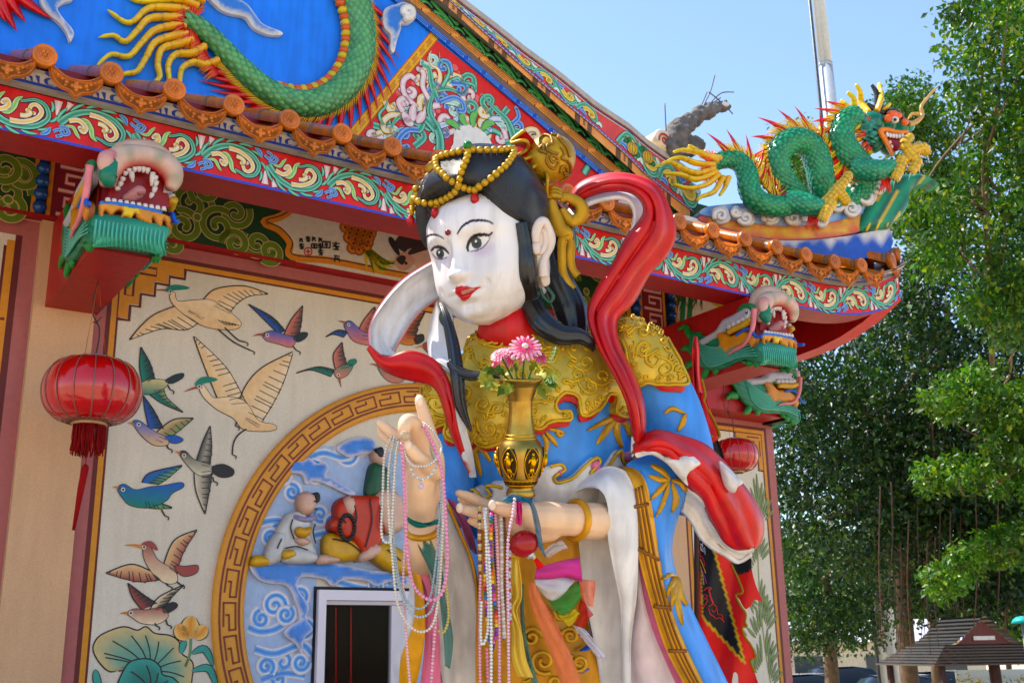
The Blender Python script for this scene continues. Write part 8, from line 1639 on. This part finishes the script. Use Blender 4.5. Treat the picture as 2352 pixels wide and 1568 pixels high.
# ================================================================== paper lanterns
def lantern(x, y, rpx, base, D, hook, label, tassel=True):
    c = FP(x, y, D); C0 = W(c[0], D, c[1]); dep = px(C0)[2]; r = rpx*dep/2510
    t = thing('hanging_lantern', C0-up3*r*.8, label, 'lantern', 'red lanterns hung from the roof beams')
    m_l = mat('lantern_skin', .16, noise=.05, col=rgb(186, 14, 20), spec=.5, coat=.6)
    prof = [(r*.32, r*.62)]+[(r*math.cos(a)**.55 if math.cos(a) > 0 else 0, r*.70*math.sin(a)) for a in np.linspace(1.2, -1.2, 20)]+[(r*.34, -r*.66)]
    for k in range(16):
        q = MB(); V = []
        for rr, h in prof: V.append([C0+up3*h+rr*(1-.012*(2*s-1)**2)*np.array([math.cos((k+s)*math.pi/8), math.sin((k+s)*math.pi/8), 0]) for s in np.linspace(0, 1, 5)])
        grid(q, V, (1, 1, 1), flip=True); q.build('lantern_gore', m_l, t)
        q = MB(); tube(q, [C0+up3*h+rr*1.004*np.array([math.cos(k*math.pi/8), math.sin(k*math.pi/8), 0]) for rr, h in prof], r*.012, 5, rgb(150, 110, 100)); q.build('lantern_rib', m_metal, t)
    q = MB(); lathe(q, C0+up3*r*.62, up3, [(0, .02*r), (r*.34, 0), (r*.36, r*.05), (r*.33, r*.12), (r*.28, r*.12), (0, r*.10)], 24, rgb(170, 160, 160)); q.build('top_cap', m_metal, t)
    q = MB(); lathe(q, C0-up3*r*.74, up3, [(r*.30, 0), (r*.36, r*.0), (r*.36, r*.07), (r*.30, r*.09)], 24, rgb(190, 150, 120)); q.build('bottom_ring', m_metal, t)
    q = MB()
    for k in range(26):
        a = k*2*math.pi/26
        for rr, h, s in ((.66, -.56, .07), (.56, -.61, .06), (.46, -.65, .05)):
            cc2 = C0+up3*r*h+r*rr*np.array([math.cos(a), math.sin(a), 0])*1.02; tube(q, [cc2+r*s*(math.cos(b)*np.array([-math.sin(a), math.cos(a), 0])+math.sin(b)*nrm(np.array([math.cos(a)*.45, math.sin(a)*.45, .9]))) for b in np.linspace(0, 6.28, 8)], r*.011, 4, rgb(140, 110, 100), cap=False)
    tag(q.build('filigree_band', m_metal, t), None, None, kind='stuff')
    if tassel:
        q = MB()
        for k in range(150):
            a = random.uniform(0, 6.28); rr = r*.33*math.sqrt(random.uniform(.5, 1)); p = C0-up3*r*.72+rr*np.array([math.cos(a), math.sin(a), 0]); tube(q, [p, p-up3*r*.3+np.random.uniform(-.004, .004, 3), p-up3*r*random.uniform(.52, .64)+np.random.uniform(-.008, .008, 3)], r*.012, 4, rgb(130, 16, 20))
        tag(q.build('fringe', m_cloth, t), None, None, kind='stuff')
        q = MB(); p = C0-up3*r*1.55; tube(q, [C0-up3*r*.8, p], r*.008, 4, rgb(120, 20, 20)); q.build('tassel_cord', m_cloth, t)
        q = MB(); tube(q, [p, p-up3*r*.06, p-up3*r*.5+CR*-.012, p-up3*r*1.35+CR*-.03], [r*.03, r*.075, r*.07, r*.03], 10, rgb(140, 10, 16)); q.build('tassel', m_cloth, t)
    hk = W(FP(*hook, D)[0], D, 0); hz_ = FP(*hook, D)[1]; H0 = W(FP(*hook, D)[0], D, hz_); top = C0+up3*r*.74
    q = MB(); tube(q, cr([H0, H0*.6+top*.4+CR*-.025, H0*.35+top*.65+CR*.015, top], 6), r*.018, 5, rgb(50, 44, 40)); q.build('hanging_wire', m_dark, t)
    for s in (-1, 1): q = MB(); tube(q, [H0, top+FD*r*.22*s], r*.006, 4, rgb(180, 90, 50)); q.build('hanging_string', m_dark, t)
    q = MB(); 
    for k in range(7): a = H0*.55+top*.45+up3*random.uniform(-.05, .05); tube(q, [a+CR*random.uniform(-.01, .01), a+up3*random.uniform(-.03, .05)+CR*random.uniform(-.02, .03)], r*.012, 4, rgb(50, 44, 40))
    tag(q.build('wire_knot', m_dark, t), None, None, kind='stuff'); return t
lantern(212, 898, 109, 0, 5.62, (226, 643), 'round red lantern with fringe and long tassel at the left, before the bird mural')
lantern(1688, 1046, 54, 0, 5.55, (1662, 885), 'smaller red lantern without fringe at the right, before the bamboo panel', False)
q = MB(); tube(q, [W(*((lambda q: (q[0], 5.62, q[1]))(FP(x, y, 5.62)))) for x, y in cr([(226, 643), (250, 640), (290, 634), (330, 610)], 6)], .006, 5, rgb(50, 44, 40)); tag(q.build('lamp_cable', m_dark), 'thin dark cable looped under the left red beam', 'cable')
# ================================================================== banners
K6 = lambda x, y: (1550.4+x*.2676, 1148.4+y*.2676)
FLD = 4.7
def fdep(D0, amp=.03): return lambda x, y: (vp(x, y, D0+amp*math.sin(x*.07+y*.012)+amp*.6*math.sin(y*.03)), nrm(-CF))
BF = [K6(*p) for p in ((200, 290), (330, 400), (600, 1400), (230, 1000))]
FR_ = rgb(200, 22, 20); FBk = rgb(18, 18, 24)
def fcol(x, y, d):
    if inpoly(BF, x, y):
        return FBk if edist(BF, x, y) > 3.2 or x < 1610 else rgb(190, 160, 40)
    return rgb(190, 160, 40) if edist(BF, x, y) < 2 and x > 1612 else FR_
FLG = thing('black_and_red_banner', vp(1605, 1700, FLD), 'large red banner with a black field and gold edging behind the sash', 'banner')
q = MB(); patch(q, [K6(*p) for p in ((195, 240), (330, 330), (480, 470), (520, 520), (480, 545), (560, 720), (575, 790), (520, 810), (560, 900), (605, 970), (600, 1040), (615, 1080), (575, 1090), (600, 1170), (650, 1240), (690, 1340), (645, 1370), (680, 1470), (720, 1640), (560, 1640), (540, 1500), (500, 1480), (470, 1640), (380, 1640), (360, 1400), (320, 1310), (215, 1180), (205, 700))], fdep(FLD, .02), .004, FR_, 5, 3, fcol); q.build('banner_cloth', m_silk, FLG)
P = Paint(lambda x, y, h: fdep(FLD, .02)(x, y)[0]-CF*(.006+h)); kk = lambda *p: [K6(*a) for a in p]
def fs(pts, w, c): P.stroke(kk(*pts), w, c, 1, 5)
for pts in ([(205, 340), (225, 310), (240, 350), (215, 400), (230, 430), (250, 400), (255, 460)], [(210, 370), (235, 380), (225, 420), (250, 440)]): fs(pts, 1.3, rgb(200, 200, 206))
for pts, c in (([(210, 460), (240, 500), (255, 560)], rgb(190, 40, 50)), ([(215, 500), (240, 560), (260, 620)], rgb(220, 160, 40)), ([(215, 560), (235, 640), (245, 720)], rgb(206, 150, 40)), ([(225, 590), (250, 650), (270, 710)], rgb(150, 60, 140))): fs(pts, 1.8, c)
for pts, w in (([(245, 770), (275, 745), (305, 750), (280, 770)], 3.5), ([(290, 770), (305, 830), (325, 880)], 4), ([(250, 800), (275, 820), (250, 840), (275, 850), (245, 910)], 2.5), ([(285, 910), (320, 885), (355, 915), (330, 950), (310, 930)], 1.8), ([(285, 920), (300, 970), (330, 990), (350, 1010), (380, 1000), (420, 1040)], 2), ([(360, 930), (365, 970), (400, 980), (405, 1020)], 1.8)): fs(pts, w, rgb(176, 20, 30))
P.build('banner_embroidery', FLG)
q = MB(); tube(q, [fdep(FLD, .02)(*p)[0]-CF*.004 for p in cr([K6(*a) for a in ((480, 545), (560, 720), (575, 790), (520, 810), (560, 900), (605, 970), (600, 1040), (615, 1080), (575, 1090), (600, 1170), (650, 1240), (690, 1340), (645, 1370), (680, 1470))], 5)], .005, 6, rgb(150, 120, 50)); q.build('banner_braid', m_cloth, FLG)
q = MB(); tube(q, [vp(1602, 1800, FLD+.03), vp(1604, 1150, FLD+.03)], .012, 8, rgb(60, 40, 30)); q.build('banner_pole', m_plain, FLG)
FL3 = thing('folded_banner_end', vp(1690, 1400, 4.85), 'folded red banner corner with black top below the white sash tip', 'banner')
q = MB(); patch(q, [K6(*p) for p in ((475, 525), (640, 490), (655, 580), (690, 720), (745, 860), (680, 850), (650, 900), (600, 930), (560, 860), (520, 800), (560, 720))], fdep(4.85, .015), .004, FR_, 5, 3, lambda x, y, d: FBk if y < K6(0, 640)[1]-(x-K6(540, 0)[0])*.32 else FR_); q.build('banner_cloth', m_silk, FL3)
FL2 = thing('furled_red_banner', vp(1600, 1300, 4.6), 'narrow furled red banner with pointed tip rising beside the right lantern', 'banner')
q = MB(); strip(q, [(1597, 772, 4.6), (1591, 805, 4.6), (1594, 880, 4.6), (1598, 960, 4.6), (1604, 1060, 4.6), (1606, 1160, 4.6)], [(1599, 772, 4.6), (1606, 800, 4.62), (1606, 850, 4.66), (1618, 910, 4.66), (1622, 980, 4.64), (1640, 1080, 4.62)], .006, 6, .04, rgb(196, 16, 18), ripple=.02, rfreq=2); q.build('banner_cloth', m_silk, FL2)
q = MB(); strip(q, [(1606, 900, 4.6), (1608, 960, 4.6), (1612, 1040, 4.6)], [(1618, 905, 4.58), (1640, 965, 4.58), (1654, 1004, 4.58)], .005, 5, .02, rgb(200, 24, 20), ripple=.01); q.build('banner_flap', m_silk, FL2)
q = MB(); tube(q, [vp(*p, 4.57) for p in cr([(1612, 870), (1620, 905), (1618, 925), (1640, 965), (1653, 1003), (1628, 1000), (1626, 1012), (1645, 1060)], 5)], .005, 6, rgb(150, 120, 50)); q.build('banner_braid', m_cloth, FL2)
q = MB(); strip(q, [(1626, 1000, 4.62), (1630, 1040, 4.62), (1645, 1080, 4.62)], [(1640, 990, 4.62), (1660, 1040, 4.62), (1665, 1090, 4.62)], .004, 3, 0, FBk); q.build('banner_black_field', m_silk, FL2)
q = MB(); tube(q, [vp(1600, 1500, 4.64), vp(1598, 790, 4.64)], .01, 8, rgb(60, 40, 30)); q.build('banner_pole', m_plain, FL2)
# ================================================================== trees, pole, pavilion, cars
def gpt(x, dep, z=0.):          # ground point below image column x at a given depth (horizontal range)
    p = vp(x, 1480, dep); p[2] = z; return p
LG1, LG2, LG3 = rgb(74, 116, 38), rgb(42, 84, 32), rgb(118, 148, 58)
def leafmesh(mb, C_, R_, n, size, cols):
    """n folded leaves near the surface of an ellipsoid clump"""
    d = np.random.normal(size=(n, 3)); d /= np.linalg.norm(d, axis=1)[:, None]; r = np.random.uniform(.45, 1.05, n)[:, None]; P_ = C_+d*r*R_
    t = np.random.normal(size=(n, 3)); t[:, 2] -= .7; t /= np.linalg.norm(t, axis=1)[:, None]; nn = d*.5+np.random.normal(size=(n, 3))*.6; nn[:, 2] += .6; b = np.cross(t, nn); b /= np.linalg.norm(b, axis=1)[:, None]+1e-9; nn = np.cross(b, t)
    s = size*np.random.uniform(.6, 1.3, n)[:, None]; tint = np.array([random.uniform(.8, 1.35), 1, random.uniform(.7, 1)])*random.uniform(.5, 1.05)
    V = np.stack([P_, P_+t*s*.5+b*s*.28+nn*s*.06, P_+t*s, P_+t*s*.5-b*s*.28+nn*s*.06, P_+t*s*.45-nn*s*.04], 1).reshape(-1, 3); o = len(mb.v)
    mb.v.extend(V.tolist()); k = np.random.rand(n); cc = np.array(cols)
    col = cc[0]*(1-k[:, None])+cc[1]*k[:, None]; br = np.random.rand(n) < .18; col[br] = cc[2]; col = col*tint; mb.c.extend(np.repeat(col, 5, 0).tolist())
    for i in range(n): a = o+5*i; mb.f.append((a, a+1, a+2, a+4)); mb.f.append((a, a+4, a+2, a+3))
    mb.m.extend([0]*(2*n))
def tree(label, base_x, dep, polys, ncl, cr_, nl, size, trunk, zsq=.7, cols=(LG2, LG1, LG3), dspread=3., limbs=6, tr=.35, name='banyan_tree'):
    base = gpt(base_x, dep); t = thing(name, base, label, 'tree', 'trees beyond the temple')
    q = MB(); tp = cr([vp(x, y, dep+d) if y < 1470 else gpt(x, dep+d, -.1) for x, y, d in trunk], 8); tube(q, tp, np.linspace(tr, tr*.25, len(tp)), 12, rgb(96, 78, 60)); tk = q.build('trunk', m_bark, t)
    cr0 = MB(); cents = []
    for poly, frac in polys:
        P2 = np.array(poly); lo, hi = P2.min(0), P2.max(0); k = 0; tries = 0
        while k < ncl*frac and tries < 20000:
            tries += 1; x, y = random.uniform(lo[0], hi[0]), random.uniform(lo[1], hi[1])
            if not inpoly(P2, x, y): continue
            k += 1; c = vp(x, y, dep+random.uniform(-1, 1)*dspread); rr = cr_*random.uniform(.6, 1.3); cents.append(c)
            leafmesh(cr0, c, np.array([rr, rr, rr*zsq]), int(nl*random.uniform(.7, 1.2)), size, cols)
    cw = cr0.build('crown', m_leaf, t, smooth=False)
    for k in range(limbs):
        c = cents[int(k*len(cents)/limbs)]; s = tp[int(len(tp)*random.uniform(.35, .9))]; q = MB(); tube(q, cr([s, s*.5+c*.5+np.random.uniform(-.4, .4, 3), c], 6), [tr*.35, tr*.2, tr*.06], 7, rgb(110, 90, 70)); q.build('limb', m_bark, t)
    return t
tree('tall leafy tree at the right edge with a slim pale trunk', 2285, 14, [([(2190, -60), (2420, -60), (2420, 330), (2330, 380), (2260, 330), (2200, 240), (2180, 120)], .38), ([(2240, 330), (2420, 260), (2420, 760), (2300, 700), (2210, 560), (2200, 420)], .4), ([(2060, 470), (2200, 420), (2230, 560), (2150, 620)], .1), ([(2180, 600), (2420, 640), (2420, 830), (2250, 760)], .12)], 300, .30, 70, .095, [(2300, 1700, 12), (2292, 1200, 12), (2282, 900, 8), (2270, 600, 0), (2262, 400, 0), (2255, 150, 0)], dspread=1.2, limbs=22, tr=.07, name='tall_tree')
tree('rounded bright tree behind the roof dragon', 2120, 27, [([(2040, 230), (2075, 185), (2110, 215), (2140, 260), (2200, 300), (2230, 420), (2160, 470), (2080, 440), (2050, 330)], .7), ([(1780, 340), (1800, 305), (1850, 310), (1900, 340), (1880, 420), (1800, 430)], .22), ([(2060, 440), (2200, 440), (2180, 600), (2080, 620)], .3)], 110, .58, 120, .125, [(2130, 1700, 0), (2125, 1000, 0), (2110, 600, 0), (2100, 350, 0)], dspread=1.2, limbs=6, tr=.12, name='rounded_tree')
tree('wide dark banyan filling the background right of the temple', 2080, 24, [([(1770, 790), (1850, 820), (2000, 740), (2080, 600), (2200, 580), (2420, 700), (2420, 1250), (2300, 1250), (2150, 1180), (2060, 1300), (1960, 1330), (1810, 1310), (1790, 1000)], 1.0), ([(1980, 900), (2420, 900), (2420, 1400), (2060, 1400)], .45)], 480, .75, 135, .13, [(2080, 1700, 0), (2075, 1380, 0), (2090, 1150, 0), (2140, 900, 0), (2180, 700, 0)], dspread=3.2, limbs=14, tr=.22, cols=(rgb(22, 46, 22), rgb(38, 70, 30), rgb(72, 102, 46)))  # leaf colours darkened to stand in for the deep shade under the canopy
tree('sunlit low branch of leaves at the right edge below the dark crown', 2400, 15, [([(2120, 870), (2200, 830), (2300, 840), (2400, 880), (2400, 1000), (2280, 960), (2180, 960), (2120, 930)], .35), ([(2110, 1080), (2190, 1040), (2260, 1060), (2240, 1120), (2130, 1130)], .18), ([(2120, 1330), (2180, 1270), (2260, 1230), (2400, 1180), (2400, 1300), (2260, 1300), (2160, 1370)], .4), ([(2230, 940), (2420, 900), (2420, 1220), (2300, 1180), (2250, 1060)], .3), ([(1880, 790), (1940, 790), (1960, 850), (1890, 860)], .0)], 260, .17, 42, .10, [(2420, 1700, 0), (2410, 1200, 0), (2380, 1000, 0), (2300, 920, 0)], dspread=.9, limbs=5, tr=.06, cols=(rgb(56, 96, 32), rgb(80, 120, 38), rgb(116, 146, 60)), name='leafy_branch_tree')
tree('dark shrubby tree low beside the temple corner', 1900, 30, [([(1800, 1200), (1960, 1230), (2050, 1330), (2030, 1400), (1990, 1470), (1810, 1490)], 1.0)], 120, .8, 110, .13, [(1900, 1700, 0), (1905, 1450, 0), (1900, 1300, 0)], dspread=2, limbs=5, tr=.25, cols=(rgb(26, 54, 24), rgb(44, 80, 34), rgb(76, 108, 46)), name='shrubby_tree')
# hanging aerial roots of the banyan
BAN = [o for o in bpy.data.objects if o.name.startswith('banyan_tree')][0]
for k in range(110):
    x = random.choice((random.uniform(2050, 2360), random.uniform(1990, 2360), random.uniform(2180, 2350))); y0 = random.uniform(850, 1250); y1 = y0+random.uniform(180, 420); y1 = min(y1, 1500); dd = random.uniform(20, 25); q = MB()
    tube(q, cr([vp(x, y0, dd), vp(x+random.uniform(-4, 4), (y0+y1)/2, dd), vp(x+random.uniform(-8, 10), y1, dd)], 6), [random.uniform(.008, .02), .012, .006], 5, mixc(rgb(48, 36, 30), rgb(86, 66, 52), random.random())); o = q.build('aerial_root', m_bark, None, org=ORG[BAN.name]); o.parent = BAN; o.location = (0, 0, 0)
# far wood
fw = MB()
for k in range(420):
    x = random.uniform(1500, 2500); y = random.uniform(1300, 1490)-abs(random.gauss(0, 40)); leafmesh(fw, vp(x, y, random.uniform(55, 80)), np.array([2.2, 2.2, 1.8]), 60, .5, (rgb(50, 90, 44), rgb(90, 130, 60), rgb(130, 160, 80)))
tag(fw.build('far_wood', m_leaf, smooth=False), 'distant hazy band of trees behind the pavilion', 'trees', kind='stuff')
# flag pole
pb = gpt(1945, 37); q = thing('flag_pole', pb, 'tall galvanised steel pole rising behind the roof dragon', 'pole')
top = vp(1880, -60, 24*1.0); a0 = vp(1893, 120, 37)
m1 = MB(); zt = a0[2]+12; tube(m1, [(a0[0], a0[1], 0), (a0[0], a0[1], a0[2]-.5)], [.3, .23], 20, rgb(190, 196, 202)); tube(m1, [(a0[0], a0[1], a0[2]-.5), (a0[0], a0[1], zt)], [.22, .2], 20, rgb(190, 196, 202)); m1.build('pole_shaft', m_metal, q)
m2 = MB(); lathe(m2, (a0[0], a0[1], a0[2]-.55), (0, 0, 1), [(.23, 0), (.245, .01), (.245, .1), (.22, .12)], 20, rgb(170, 176, 182)); m2.build('pole_collar', m_metal, q)
for dx, r in ((-.36, .04), (-.31, .022)):
    m3 = MB(); tube(m3, [(a0[0]+dx, a0[1]-.1, 0), (a0[0]+dx, a0[1]-.1, zt)], r, 6, rgb(90, 96, 104)); m3.build('halyard_cable', m_metal, q)
# pavilion
PV = thing('open_pavilion', gpt(2200, 20), 'small open pavilion with brown tiled gable roof under the banyan', 'pavilion'); RF = rgb(50, 32, 24)  # roof and gable panel coloured darker, standing in for the tree's shade
pc = gpt(2210, 21); ex = nrm(np.array([1, .12, 0])); ey = np.array([-ex[1], ex[0], 0])
def pvp(a, b, z): return pc+ex*a*.88+ey*b*.88+up3*(z if z < 2.1 else 2.02+(z-2.02)*.92)
zE = 2.02; q = MB()
E0 = [pvp(-1.35, -1.3, zE), pvp(1.6, -1.3, zE), pvp(1.6, 1.5, zE), pvp(-1.35, 1.5, zE)]; E1 = [pvp(-.75, -.7, 2.42), pvp(1.0, -.7, 2.42), pvp(1.0, .9, 2.42), pvp(-.75, .9, 2.42)]
for i in range(4):
    j = (i+1) % 4
    for r in range(7):
        t0, t1 = r/7, (r+1)/7; a, b, c2, d2 = E0[i]*(1-t0)+E1[i]*t0, E0[j]*(1-t0)+E1[j]*t0, E0[j]*(1-t1)+E1[j]*t1, E0[i]*(1-t1)+E1[i]*t1; up_ = up3*.03; q.add([a+up_, b+up_, c2, d2, a, b], [(0, 1, 2, 3), (4, 5, 1, 0)], mixc(RF, rgb(66, 48, 40), random.random()*.5))
q.build('lower_roof', m_glaze, PV, smooth=False)
q = MB(); ap = 2.98
for s in (-1, 1):
    for r in range(8):
        t0, t1 = r/8, (r+1)/8; f = lambda t, y: pvp(.12+s*.80*(1-t), y, 2.40+(ap-2.40)*t**1.15); q.add([f(t0, -.85)+up3*.03, f(t0, 1.0)+up3*.03, f(t1, 1.0), f(t1, -.85), f(t0, -.85), f(t0, 1.0)], [(0, 1, 2, 3), (4, 5, 1, 0)], mixc(RF, rgb(66, 48, 40), random.random()*.5))
q.build('upper_roof', m_glaze, PV, smooth=False)
q = MB(); q.add([pvp(-.5, -.7, 2.42), pvp(.74, -.7, 2.42), pvp(.12, -.7, 2.88)], [(0, 1, 2)], rgb(96, 38, 32)); q.build('gable_panel', m_paint, PV)
q = MB(); 
V = [pvp(a, -.72-b, z) for z in (2.5, 2.58) for b in (0, .02) for a in (-.12, .36)]; q.add(V, [(0, 1, 3, 2), (4, 6, 7, 5), (0, 4, 5, 1), (2, 3, 7, 6), (0, 2, 6, 4), (1, 5, 7, 3)], rgb(220, 214, 206)); q.build('white_sign_board', m_paint, PV, smooth=False)
for a, b in ((-1.1, -1.1), (1.35, -1.1), (1.35, 1.3), (-1.1, 1.3), (.1, -1.1)):
    q = MB(); tube(q, [pvp(a, b, 0), pvp(a, b, zE+.05)], .07, 8, rgb(70, 46, 38)); q.build('post', m_bark, PV)
# cars
def car(x, dep, yaw, col, label, L=4.4, Wd=1.75, H=1.5):
    c = gpt(x, dep); t = thing('parked_car', c, label, 'car', 'cars parked beyond the temple'); fx = np.array([math.cos(yaw), math.sin(yaw), 0]); fy = np.array([-fx[1], fx[0], 0]); m_car = mat('car_paint', .18, noise=0, coat=1)
    cp = lambda a, b, z: c+fx*a+fy*b+up3*z
    q = MB(); sec = [(-L/2, .35, .75), (-L/2+.15, .3, .95), (-L*.28, .28, 1.0), (L*.22, .28, .98), (L/2-.2, .3, .82), (L/2, .38, .65)]; V = []
    for a, z0, z1 in sec: V.append([cp(a, b*Wd/2, z) for b, z in ((-.9, z0), (-1, (z0+z1)/2), (-.96, z1), (.96, z1), (1, (z0+z1)/2), (.9, z0), (-.9, z0))])
    grid(q, V, col); q.build('car_body', m_car, t)
    q = MB(); V = []
    for a, z in ((-L*.40, .96), (-L*.30, H-.06), (-.1, H), (L*.10, H-.05), (L*.26, .97)): V.append([cp(a, b*Wd/2, zz) for b, zz in ((-.92, .95), (-.74 if z > 1 else -.9, z-.02), (0, z+(.03 if z > 1 else 0)), (.74 if z > 1 else .9, z-.02), (.92, .95))])
    grid(q, V, rgb(20, 24, 28)); q.build('car_glasshouse', m_gloss, t)
    q = MB(); grid(q, [[cp(a, b*Wd/2, H+.045-.03*b*b-.02*abs(a)) for b in (-.72, -.35, 0, .35, .72)] for a in (-L*.28, -.3, L*.08)], col); q.build('car_roof', m_car, t)
    for a in (-L*.31, L*.31):
        for b in (-1, 1):
            q = MB(); lathe(q, cp(a, b*Wd*.46, .32), fy*b, [(0, .1), (.18, .1), (.2, .08), (.31, .08), (.32, 0), (.31, -.1), (0, -.1)], 18, cols=[rgb(150, 150, 155)]*3+[rgb(20, 20, 20)]*4); q.build('wheel', m_plain, t)
    for b in (-.7, .7): q = MB(); ball(q, cp(L/2-.1, b*Wd/2, .7), (.1, .16, .08), rgb(220, 220, 224), ax=(fx, fy, up3)); q.build('headlight', m_gloss, t)
car(1850, 36, .25, rgb(40, 52, 70), 'dark blue parked car nearest the temple corner', H=1.52); car(1950, 39, .2, rgb(24, 24, 28), 'black parked van in the middle of the parked row', H=1.68); car(2080, 35, .15, rgb(120, 150, 190), 'light blue parked car left of the pavilion', H=1.46); car(2160, 38, .1, rgb(40, 44, 52), 'dark grey parked car behind the pavilion posts', H=1.5)
# white shed far behind
SH = thing('white_shed', gpt(2040, 46), 'low white building with a pale metal roof far behind the trees', 'building'); sc0 = gpt(2040, 46); q = MB()
def sbx(mb, a0, a1, b0, b1, z0, z1, col): V = [sc0+np.array([a, b, z]) for z in (z0, z1) for b in (b0, b1) for a in (a0, a1)]; mb.add(V, [(0, 1, 3, 2)[::-1], (4, 5, 7, 6), (0, 1, 5, 4), (2, 3, 7, 6)[::-1], (0, 2, 6, 4)[::-1], (1, 3, 7, 5)], col)
sbx(q, -9, 4, 0, 6, 0, 2.6, rgb(200, 190, 170)); q.build('shed_wall', m_paint, SH, smooth=False)
q = MB(); V = [sc0+np.array(p) for p in ((-9.5, -.6, 2.55), (4.5, -.6, 2.55), (4.5, 3, 3.5), (-9.5, 3, 3.5), (-9.5, 6.6, 2.55), (4.5, 6.6, 2.55))]; q.add(V, [(0, 1, 2, 3), (3, 2, 5, 4)], rgb(226, 222, 226)); q.build('shed_roof', m_metal, SH, smooth=False)
for a in (-7, -4, -1, 2): q = MB(); sbx(q, a, a+1.2, -.03, .05, 1.0, 2.0, rgb(40, 50, 60)); q.build('shed_window', m_gloss, SH, smooth=False)
# slat fence with yellow flowers
FE = thing('white_slat_fence', gpt(2320, 24), 'white vertical slat fence behind the pavilion posts', 'fence')
slm = MB(); V = [(a, b, z) for z in (0, 1.75) for b in (-.015, .015) for a in (-.035, .035)]; slm.add(V, [(0, 2, 3, 1), (4, 5, 7, 6), (0, 1, 5, 4), (2, 6, 7, 3), (0, 4, 6, 2), (1, 3, 7, 5)], rgb(206, 206, 200)); sme = slm.mesh('slat', m_paint, smooth=False)
for k in range(44): inst('slat', sme, FE, gpt(2190+5.2*k, 24)+up3*.1)
q = MB()
for z in (.5, 1.5): tube(q, [gpt(2188, 24)+up3*z+ey*.03, gpt(2420, 24)+up3*z+ey*.03], .03, 6, rgb(200, 200, 196))
q.build('fence_rail', m_paint, FE)
fl = MB(); 
for k in range(40): leafmesh(fl, gpt(random.uniform(2200, 2400), 23.4)+up3*random.uniform(.8, 1.7), np.array([.3, .2, .2]), 26, .07, (rgb(216, 180, 30), rgb(70, 120, 40), rgb(236, 206, 50)))
tag(fl.build('yellow_flower_hedge', m_leaf, smooth=False), 'yellow flowering shrubs in front of the slat fence', 'hedge', kind='stuff')
q = MB(); c = vp(2349, 1430, 16); lathe(q, c, up3, [(.0, .1), (.08, .09), (.13, .05), (.16, 0), (.15, 0), (.11, .04), (0, .08)], 20, rgb(50, 160, 160)); tube(q, [c+up3*.1, np.array([c[0], c[1], 0])], .03, 8, rgb(120, 120, 120)); tag(q.build('teal_canopy', m_silk), 'small teal parasol canopy at the right edge by the pavilion', 'parasol')
